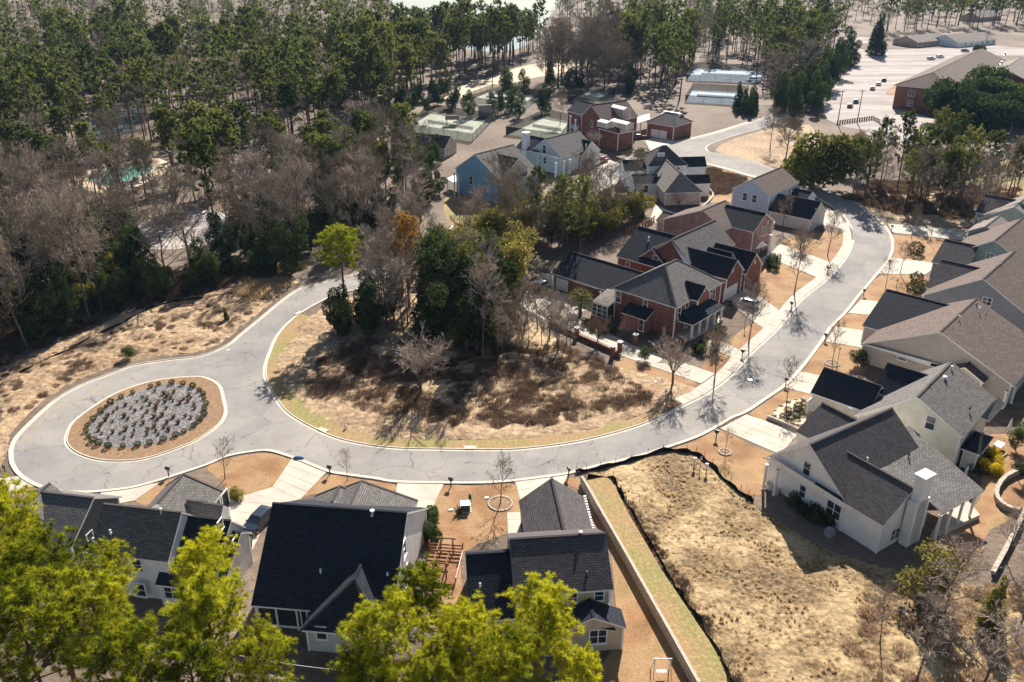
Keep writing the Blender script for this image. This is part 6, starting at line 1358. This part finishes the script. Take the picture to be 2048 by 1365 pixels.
# lamp posts
def lamp(x, y, hgt, lab, glob=.16):
    c = P(x, y); root = empty('lamp_post', c); tag(root, lab, 'lamp post', 'garden lamp posts'); m = MB(); m.lathe(c, [(.1, 0), (.06, .3), (.045, .35), (.04, hgt)], 8); m.build('post', M['dark'], root)
    m = MB(); m.lathe(c+Vector((0, 0, hgt)), [(.06, 0), (glob, .08), (glob, .28), (.05, .36)], 8); m.build('lantern', M['lamp_glass'], root); m = MB(); m.lathe(c+Vector((0, 0, hgt+.36)), [(glob*1.15, 0), (.03, .12)], 8); m.build('cap', M['dark'], root)
for x, y, hh, lab in ((1673, 737, 3.2, 'black lamp post beside the mulch ring by the tan house'), (1859, 485, 3.4, 'black lamp post at the drive below the uppermost house'), (1489, 658, 2.0, 'short black lamp post by the porch lawn'), (1792, 575, 1.2, 'very short lamp post on the slate house lawn'), (1400, 940, 1.6, 'short post light at the silt fence corner')): lamp(x, y, hh, lab)
for x, y, hh, lab in ((1675, 248, 12, 'wooden utility pole at the car park edge, left of two'), (1714, 247, 12, 'wooden utility pole at the car park edge, right of two'), (985, 175, 13, 'thin light pole behind the court under pines'), (1970, 95, 16, 'tall thin pole behind the school')):
    c = P(x, y); root = empty('utility_pole', c); tag(root, lab, 'utility pole'); m = MB(); m.tube(c, c+Vector((0, 0, hh)), .2, .13, 8); m.build('pole', M['pine_bark'], root); m = MB(); m.box(c+Vector((0, 0, hh-.5)), (2.2, .14, .16), .3); m.build('crossarm', M['pine_bark'], root)
for x, y, lab in ((1815, 262, 'white car park light pole right of the oaks'), (2020, 268, 'white car park light pole at the right edge')):
    c = P(x, y); root = empty('light_pole', c); tag(root, lab, 'light pole'); m = MB(); m.tube(c, c+Vector((0, 0, 6.5)), .1, .07, 8); m.build('pole', M['galv'], root); m = MB(); m.box(c+Vector((0, 0, 6.5)), (1.3, .5, .18)); m.build('lamp_head', M['white'], root)
# hydrants, boxes, signs
for x, y, lab in ((692, 858, 'small white marker post on the verge inside the road loop'), (1332, 785, 'white hydrant on the lawn beside the myrtle')):
    c = P(x, y); root = empty('hydrant', c); tag(root, lab, 'hydrant'); m = MB(); m.lathe(c, [(.16, 0), (.13, .05), (.13, .5), (.17, .52), (.12, .66), (.04, .74)], 10); m.build('body', M['white'], root); m = MB(); m.box(c+Vector((0, 0, .42)), (.42, .14, .14), .6); m.build('nozzle', M['galv'], root)
c = P(931, 1020); root = empty('transformer_box', c); tag(root, 'green metal transformer box on the brown lawn by the beige house', 'utility box'); m = MB(); m.box(c+Vector((0, 0, .5)), (1.1, .95, .95), .1); m.build('cabinet', M['green_box'], root); m = MB(); m.box(c+Vector((0, 0, 1.0)), (1.2, 1.05, .08), .1); m.build('lid', M['galv'], root); m = MB(); m.box(c+Vector((0, 0, .03)), (1.4, 1.3, .08), .1); m.build('plinth', M['concrete'], root)
plant('grass_tuft', 'grass_tuft', 'clump of brown ornamental grass beside the green transformer box', 'grass tuft', P(918, 1028), 1.9); c = P(940, 1002); m = MB(); m.box(c+Vector((0, 0, .45)), (.35, .3, .9), .1); m.lathe(c+Vector((0, 0, .9)), [(.2, 0), (.02, .15)], 6); tag(m.build('telephone_pedestal', M['green_box']), 'slim utility pedestal just behind the green transformer box', 'utility box')
for x, y, lab in ((973, 997, 'small white meter cover on the lawn left of the mulch ring tree'), (902, 1021, 'small white meter cover left of the transformer box'), (1310, 764, 'pale meter cover on the shaded lawn'), (1908, 1098, 'white splash block on the lawn behind the white house')):
    c = P(x, y); m = MB(); m.box(c+Vector((0, 0, .06)), (.5, .35, .1), .4); m.box(c+Vector((0, 0, .12)), (.4, .26, .04), .4); tag(m.build('meter_cover', M['white']), lab, 'meter cover')
c = P(12, 1002); root = empty('utility_box', c); tag(root, 'low dark utility box at the left edge above the grey house', 'utility box'); m = MB(); m.box(c+Vector((0, 0, .4)), (1.3, 1, .8), .2); m.build('cabinet', M['green_box'], root); m = MB(); m.box(c+Vector((0, 0, .83)), (1.4, 1.1, .07), .2); m.build('lid', M['galv'], root)
for x, y, lab in ((597, 918, 'blue plastic cover on the kerb by the curved drive'),):
    c = P(x, y); m = MB(); m.lathe(c, [(.6, 0), (.55, .2), (.35, .34), (.1, .38)], 9, 0, 1.3, .6); tag(m.build('plastic_cover', M['car_mid']), lab, 'cover')
for x, y, lab in ((1388, 936, 'grey meter post at the silt fence corner, left of two'), (1412, 948, 'grey meter post at the silt fence corner, right of two')):
    c = P(x, y); root = empty('meter_post', c); tag(root, lab, 'meter post'); m = MB(); m.box(c+Vector((0, 0, .7)), (.12, .12, 1.4)); m.build('post', M['galv'], root); m = MB(); m.box(c+Vector((0, 0, 1.35)), (.4, .2, .5)); m.build('box', M['white'], root)
# mulch rings and stones
def ring_bed(x, y, r_, lab, n_=18):
    c = P(x, y); root = empty('mulch_ring', c); tag(root, lab, 'mulch ring', 'mulch rings'); m = MB(); m.lathe(c+Vector((0, 0, .01)), [(r_, 0), (r_*.8, .08), (.1, .14)], 20); m.build('mulch', M['mulch'], root)
    for i in range(n_): a = 6.2832*i/n_; s_ = MB(); s_.box(c+Vector((math.cos(a)*r_, math.sin(a)*r_, .07)), (.24, 6.28*r_/n_*.85, .16), a+rnd.uniform(-.1, .1)); s_.build('edging_stone', M['stone'], root)
ring_bed(1001, 1008, 1.45, 'round mulch ring with stone edging around the bare tree by the beige house'); ring_bed(1664, 728, 1.1, 'round mulch ring under the slender tree beside the tan house'); ring_bed(1450, 905, .8, 'small mulch ring on the white house lawn', 12)
bed = smoothline(pxl([(1548, 832), (1562, 812), (1592, 800), (1618, 806), (1622, 838), (1595, 850)]), 4, True); sheet('planting_bed', bed, .05, M['dirt'])
r = random.Random(12)
for i, p in enumerate(bed[::2]+scatter([(1570, 830), (1600, 812), (1615, 830), (1595, 845)], 6, .9, 60)):
    m = MB(); s_ = r.uniform(.22, .5); b = len(m.v); m.lathe(p+Vector((0, 0, -.05)), [(s_, 0), (s_*1.08, s_*.4), (s_*.7, s_*.85), (s_*.15, s_)], 7, 0, r.uniform(.8, 1.3), r.uniform(.8, 1.2)); tag(m.build('boulder', M['stone']), 'rounded boulder in the stone edged bed by the cream house', 'boulder', 'bed boulders')
# pergola deck beside the big roofed house
c = P(885, 1140); root = empty('pergola_deck', c); tag(root, 'brown wooden deck with pergola frame beside the big black roofed house', 'pergola'); rz = R_(-6.5); u = Vector((math.cos(rz), math.sin(rz), 0)); v = Vector((-u.y, u.x, 0))
for i in range(14): m = MB(); m.box(c+v*(-2.4+i*.36)+Vector((0, 0, .35)), (3.8, .33, .08), rz); m.build('deck_board', M['wood'], root)
for sx in (-1.9, -.6, .8, 1.9): m = MB(); m.box(c+u*sx+v*2.4+Vector((0, 0, 1.2)), (.16, .16, 2.4 if abs(sx) < 1 else 1.6), rz); m.build('post', M['wood'], root)
for sx in (-.6, .8): m = MB(); m.box(c+u*sx+v*.3+Vector((0, 0, 2.4)), (.12, 4.6, .2), rz); m.build('beam', M['wood'], root); m = MB(); m.box(c+u*sx-v*1.9+Vector((0, 0, 1.2)), (.16, .16, 2.4), rz); m.build('post', M['wood'], root)
for sy in (-1.9, .2, 2.3): m = MB(); m.box(c+v*sy+u*.1+Vector((0, 0, 2.55)), (2.2, .1, .16), rz); m.build('crossbeam', M['wood'], root)
for k_ in range(3): m = MB(); m.box(c+v*2.45+Vector((0, 0, .6+.45*k_)), (3.9, .06, .2), rz); m.build('rail', M['wood'], root)
m = MB(); m.box(c+u*1.95+Vector((0, 0, 1.1)), (.1, 4.8, .12), rz); m.build('handrail', M['kerb'], root)
# white swing frame at the bottom edge
c = P(1322, 1352); root = empty('swing_frame', c); tag(root, 'white metal A frame standing at the bottom edge by the block wall', 'swing frame')
for sx in (-.9, .9):
    for sy in (-.8, .8): m = MB(); m.tube(c+Vector((sx, sy, 0)), c+Vector((sx*.8, 0, 2.2)), .05, .05, 6); m.build('leg', M['white'], root)
m = MB(); m.tube(c+Vector((-.9, 0, 2.2)), c+Vector((.9, 0, 2.2)), .05, .05, 6); m.build('top_bar', M['white'], root); m = MB(); m.box(c+Vector((0, 0, .6)), (.9, .3, .06)); m.build('seat', M['white'], root)
# patio umbrella, grill, covered object
c = P(2015, 870); root = empty('patio_umbrella', c); tag(root, 'folded white patio umbrella behind the cream house', 'umbrella'); m = MB(); m.tube(c, c+Vector((0, 0, 2.6)), .04, .04, 6); m.build('pole', M['galv'], root); m = MB(); m.lathe(c+Vector((0, 0, .9)), [(.2, 0), (.28, .2), (.16, 1.2), (.03, 1.8)], 8); m.build('canopy', M['white'], root)
c = P(1996, 898); root = empty('patio_table', c); tag(root, 'dark patio table with pale top behind the cream house', 'table'); m = MB(); m.box(c+Vector((0, 0, .72)), (1.7, 1.0, .06), .8); m.build('table_top', M['galv'], root)
for sx in (-.7, .7):
    for sy in (-.35, .35): m = MB(); m.box(c+Vector((sx*.7-sy*.7, sx*.7+sy*.7, .35)), (.07, .07, .7), .8); m.build('leg', M['dark'], root)
c = P(1146, 636); m = MB(); m.lathe(c, [(.85, 0), (.95, .35), (.8, .85), (.4, 1.1), (.05, 1.18)], 12); tag(m.build('covered_grill', M['white'], smooth=True), 'rounded white covered object on the terrace by the palm', 'grill cover')
# ------------------------------------------------------------------ vehicles
def car(x, y, rz, lab, paint_, kind='suv', L=4.6, W_=1.85, Hh=1.65):
    c = P(x, y); root = empty('car' if kind != 'pickup' else 'pickup_truck', c, rz); tag(root, lab, 'car' if kind != 'pickup' else 'pickup truck')
    if kind == 'pickup': prof = [(-.5, .45, .95), (-.495, .95, 1.0), (-.16, 1.0, 1.0), (-.15, 1.75, .82), (.12, 1.8, .82), (.24, 1.12, .96), (.46, 1.0, .95), (.5, .75, .9), (.5, .4, .9)]
    else: prof = [(-.5, .4, .9), (-.495, 1.0, .93), (-.42, 1.55, .78), (-.3, 1.64, .74), (.05, 1.62, .74), (.22, 1.08, .93), (.42, .95, .92), (.49, .75, .86), (.5, .38, .84)]
    s_ = L; m = MB(); rows = []
    for px_, z, wf in prof:
        zz = z*Hh/1.65; hw = W_/2*wf; rows.append([Vector((px_*s_, -hw, zz)), Vector((px_*s_, -hw*.6, zz+.03)), Vector((px_*s_, hw*.6, zz+.03)), Vector((px_*s_, hw, zz))])
    for a, b in zip(rows, rows[1:]):
        for i in range(3): m.poly([a[i], a[i+1], b[i+1], b[i]])
    for sd_ in (0, 3):
        belt = [Vector((r_[sd_].x, (W_/2*.99)*(1 if sd_ else -1), min(r_[sd_].z, .98*Hh/1.65))) for r_ in rows]; low = [Vector((b.x, b.y*.97, .34)) for b in belt]
        for i in range(len(rows)-1):
            q = [low[i], low[i+1], belt[i+1], belt[i]]; m.poly(q if sd_ == 0 else q[::-1])
            q = [belt[i], belt[i+1], rows[i+1][sd_], rows[i][sd_]]; m.poly(q if sd_ == 0 else q[::-1])
    m.poly([r_ for r_ in (Vector((-.5*s_, -W_*.45, .34)), Vector((.5*s_, -W_*.42, .34)), Vector((.5*s_, W_*.42, .34)), Vector((-.5*s_, W_*.45, .34)))][::-1])
    m.build('body', M[paint_], root, off=Vector((0, 0, 0)), smooth=False)
    k0, k1, k2, k3 = (1, 2, 3, 4) if kind == 'pickup' else (1, 2, 4, 5)
    k1 = 2; fa, fb = (4, 5)
    def strip_(a, b, name, e0=.08, e1=.1):
        A, B = rows[a], rows[b]; g = MB(); up = Vector((0, 0, .02)); nrm = (A[3]-A[0]).cross(B[0]-A[0]).normalized(); nrm = nrm if nrm.z > 0 else -nrm
        q = [A[0].lerp(A[3], e0).lerp(B[0].lerp(B[3], e0), e1), A[0].lerp(A[3], 1-e0).lerp(B[0].lerp(B[3], 1-e0), e1), A[0].lerp(A[3], 1-e0).lerp(B[0].lerp(B[3], 1-e0), 1-e1), A[0].lerp(A[3], e0).lerp(B[0].lerp(B[3], e0), 1-e1)]
        g.poly([p+nrm*.05 for p in q]); g.build(name, M['glass'], root, off=Vector((0, 0, 0)))
    strip_(4, 5, 'windscreen'); strip_(2 if kind == 'pickup' else 1, 3 if kind == 'pickup' else 2, 'rear_window')
    for sd_ in (-1, 1):
        g = MB(); xs = (rows[3][0].x, rows[4][0].x) if kind == 'pickup' else (rows[2][0].x+.1, rows[4][0].x); zt = rows[4][0].z-.1; yb = W_/2*.995*sd_; yt = W_/2*.78*sd_*1.03
        q = [Vector((xs[0]-.05, yb, 1.0*Hh/1.65)), Vector((xs[1]+.45, yb, 1.0*Hh/1.65)), Vector((xs[1], yt, zt)), Vector((xs[0]+.1, yt, zt))]; g.poly(q if sd_ < 0 else q[::-1]); g.build('side_window', M['glass'], root, off=Vector((0, 0, 0)))
        for xx in (-.3*L, .31*L):
            w_ = MB(); w_.tube(Vector((xx, sd_*(W_/2-.22), .34)), Vector((xx, sd_*(W_/2+.01), .34)), .34, .34, 14); wo_ = w_.build('wheel', M['tyre'], root, off=Vector((0, 0, 0))); q_ = MB(); q_.tube(Vector((xx, sd_*(W_/2), .34)), Vector((xx, sd_*(W_/2+.025), .34)), .21, .2, 10); q_.build('rim', M['rim'], wo_, off=Vector((0, 0, 0)))
        hl = MB(); hl.box((.485*L, sd_*W_*.34, .72*Hh/1.65), (.1, .36, .14)); hl.build('headlight', M['headlight'], root, off=Vector((0, 0, 0))); tl_ = MB(); tl_.box((-.492*L, sd_*W_*.38, .9*Hh/1.65), (.06, .2, .3)); tl_.build('tail_light', M['red'], root, off=Vector((0, 0, 0)))
        mr = MB(); mr.box((.16*L, sd_*(W_/2+.08), 1.05*Hh/1.65), (.14, .2, .14)); mr.build('mirror', M[paint_], root, off=Vector((0, 0, 0)))
    return root
car(517, 1052, R_(250), 'dark blue estate car parked on the drive beside the big black roof', 'car_blue', 'suv')
car(1184, 333, R_(228), 'silver pickup truck outside the dark double garage door', 'car_silver', 'pickup', 5.4, 1.95, 1.85); car(1202, 326, R_(228), 'dark red pickup truck beside the silver pickup', 'car_red', 'pickup', 5.4, 1.95, 1.85)
car(1278, 278, R_(20), 'dark red car in front of the tall brick house', 'car_red'); car(1492, 612, R_(140), 'silver car on the drive by the white garage door', 'car_silver')
car(1890, 262, R_(10), 'white car in the car park under the oaks', 'car_white'); car(2015, 296, R_(60), 'dark car in the car park at the right edge', 'car_black'); car(1998, 310, R_(60), 'white car in the car park at the right edge, nearest', 'car_white'); car(1930, 104, R_(5), 'blue car parked behind the school', 'car_mid'); car(582, 298, R_(70), 'blue and white van among the trees by the clubhouse', 'car_mid', 'suv', 5.2, 2.0, 2.2); car(1087, 575, R_(48), 'white car tucked beside the brick garage', 'car_white')
for i_, (x, y) in enumerate([(1745, 180), (1757, 171), (1768, 163), (1700, 215), (1712, 206), (1862, 120), (1880, 116), (1850, 282), (1832, 280)]):
    car(x, y, R_(62 if x < 1800 else 20), ['silver', 'white', 'black', 'dark red', 'blue'][i_ % 5]+' car parked in the school car park, '+ORD[i_]+' from the upper left', ['car_silver', 'car_white', 'car_black', 'car_red', 'car_mid'][i_ % 5])
# wooden fences near the brick houses and the car park
for px, lab in (([(1672, 250), (1745, 240), (1760, 248)], 'dark picket fence at the car park edge by the poles'), ([(1250, 470), (1300, 450), (1310, 442)], 'dark board fence behind the second brick house')):
    L_ = pxl(px); root = empty('fence', L_[0]); tag(root, lab, 'fence')
    for a, b in zip(L_, L_[1:]):
        d = b-a; n_ = int(d.length/1.2)
        for i in range(n_): m = MB(); m.box(a+d*((i+.5)/n_)+Vector((0, 0, .75)), (.7, .06, 1.5), math.atan2(d.y, d.x)); m.build('board', M['wood'], root)
        for zz in (.4, 1.2): m = MB(); m.box((a+b)/2+Vector((0, 0, zz)), (d.length, .1, .1), math.atan2(d.y, d.x)); m.build('rail', M['wood'], root)
# low overhead wire at the bottom edge
for k_, (a, b) in enumerate(((P(480, 1330, 6), P(760, 1395, 6)), (P(420, 1300, 6.5), P(830, 1350, 6.5)))):
    m = MB(); n_ = 12; pts = [a.lerp(b, i/n_)-Vector((0, 0, .6*math.sin(math.pi*i/n_))) for i in range(n_+1)]
    for p, q in zip(pts, pts[1:]): m.tube(p, q, .02, .02, 4)
    tag(m.build('overhead_wire', M['galv']), 'thin overhead wire crossing the bottom edge, '+('lower' if k_ == 0 else 'upper')+' of two', 'wire')

# drains, manholes and bins
for x, y, lab in ((812, 978, 'round iron manhole cover on the drive beside the big black roof'), (455, 700, 'round iron manhole cover near the road fork'), (1500, 760, 'round iron manhole cover on the curved road')):
    c = P(x, y); m = MB(); m.lathe(c+Vector((0, 0, .055 if y == 978 else .024)), [(.38, 0), (.36, .012), (.3, .012)], 16); tag(m.build('manhole_cover', M['galv']), lab, 'manhole cover')
for (x, y), (x2, y2), sg, lab in (((601, 628), (640, 605), -1, 'dark storm drain slot in the kerb of the back lane'), ((940, 900), (988, 900), 1, 'dark storm drain slot in the inner kerb of the loop'), ((642, 864), (697, 883), 1, 'storm drain slot in the kerb by the road fork')):
    c = P(x, y); t_ = (P(x2, y2)-c); rz = math.atan2(t_.y, t_.x); nn = Vector((-math.sin(rz), math.cos(rz), 0)); root = empty('storm_drain', c); tag(root, lab, 'storm drain', 'storm drains')
    m = MB(); m.box(c+nn*.45+Vector((0, 0, .075)), (1.6, .7, .13), rz); m.build('lid', M['kerb'], root); m = MB(); m.box(c+nn*.03+Vector((0, 0, .07)), (1.2, .12, .1), rz); m.build('slot', M['dark'], root)
for x, y, rz, lab in ((500, 1095, .3, 'wheeled bin beside the parked dark blue car'), (1048, 1052, .1, 'dark wheeled bin beside the beige house garage'), (1765, 640, .7, 'wheeled bin at the tan house garage'), (1460, 612, .7, 'wheeled bin near the white garage door')):
    c = P(x, y); root = empty('wheeled_bin', c); tag(root, lab, 'bin', 'wheeled bins'); m = MB(); m.lathe(c, [(.27, .06), (.36, .95)], 4); m.build('body', M['green_box'], root); m = MB(); m.box(c+Vector((0, 0, .99)), (.6, .62, .07), rz); m.build('lid', M['dark'], root); m = MB(); m.tube(c+Vector((-.3, -.25, .1)), c+Vector((.3, -.25, .1)), .1, .1, 8); m.build('wheel', M['tyre'], root)
# labels that tell alike neighbours apart by their order
def number_off(label, key=lambda o: math.atan2(o.location.x, o.location.y), word='from left'):
    L_ = sorted([o for o in COL.objects if o.get('label') == label and o.parent is None], key=key)
    if len(L_) > 1:
        for i_, o in enumerate(L_): o['label'] = ' '.join(label.replace(', one of four', '').split()[:11])+', '+ordinal(i_)+' '+word
from collections import Counter
for lab, n_ in Counter(o['label'] for o in COL.objects if o.get('label') and o.parent is None).items():
    if n_ > 1 and lab.startswith(('tuft', 'clipped round')): continue
    if n_ > 1: number_off(lab)
number_off('clipped round shrub in the ring around the gravel island bed', lambda o: -math.atan2(o.location.y-ic.y, o.location.x-ic.x), 'clockwise')
# ------------------------------------------------------------------ haze
hz = MB(); hz.box((0, 1000, 32.2), (2960, 2400, 67.0)); ho = hz.build('haze', []); tag(ho, 'thin blue winter haze over the whole neighbourhood', kind='stuff')
hm = bpy.data.materials.new('haze_air'); hm.use_nodes = True; nt = hm.node_tree; nt.nodes.clear()
o_ = node(nt, 'ShaderNodeOutputMaterial'); pv = node(nt, 'ShaderNodeVolumePrincipled'); pv.inputs['Color'].default_value = (0.38, 0.64, 1.0, 1); pv.inputs['Density'].default_value = 0.00005; pv.inputs['Anisotropy'].default_value = 0.0
nt.links.new(pv.outputs[0], o_.inputs['Volume']); ho.data.materials.append(hm)
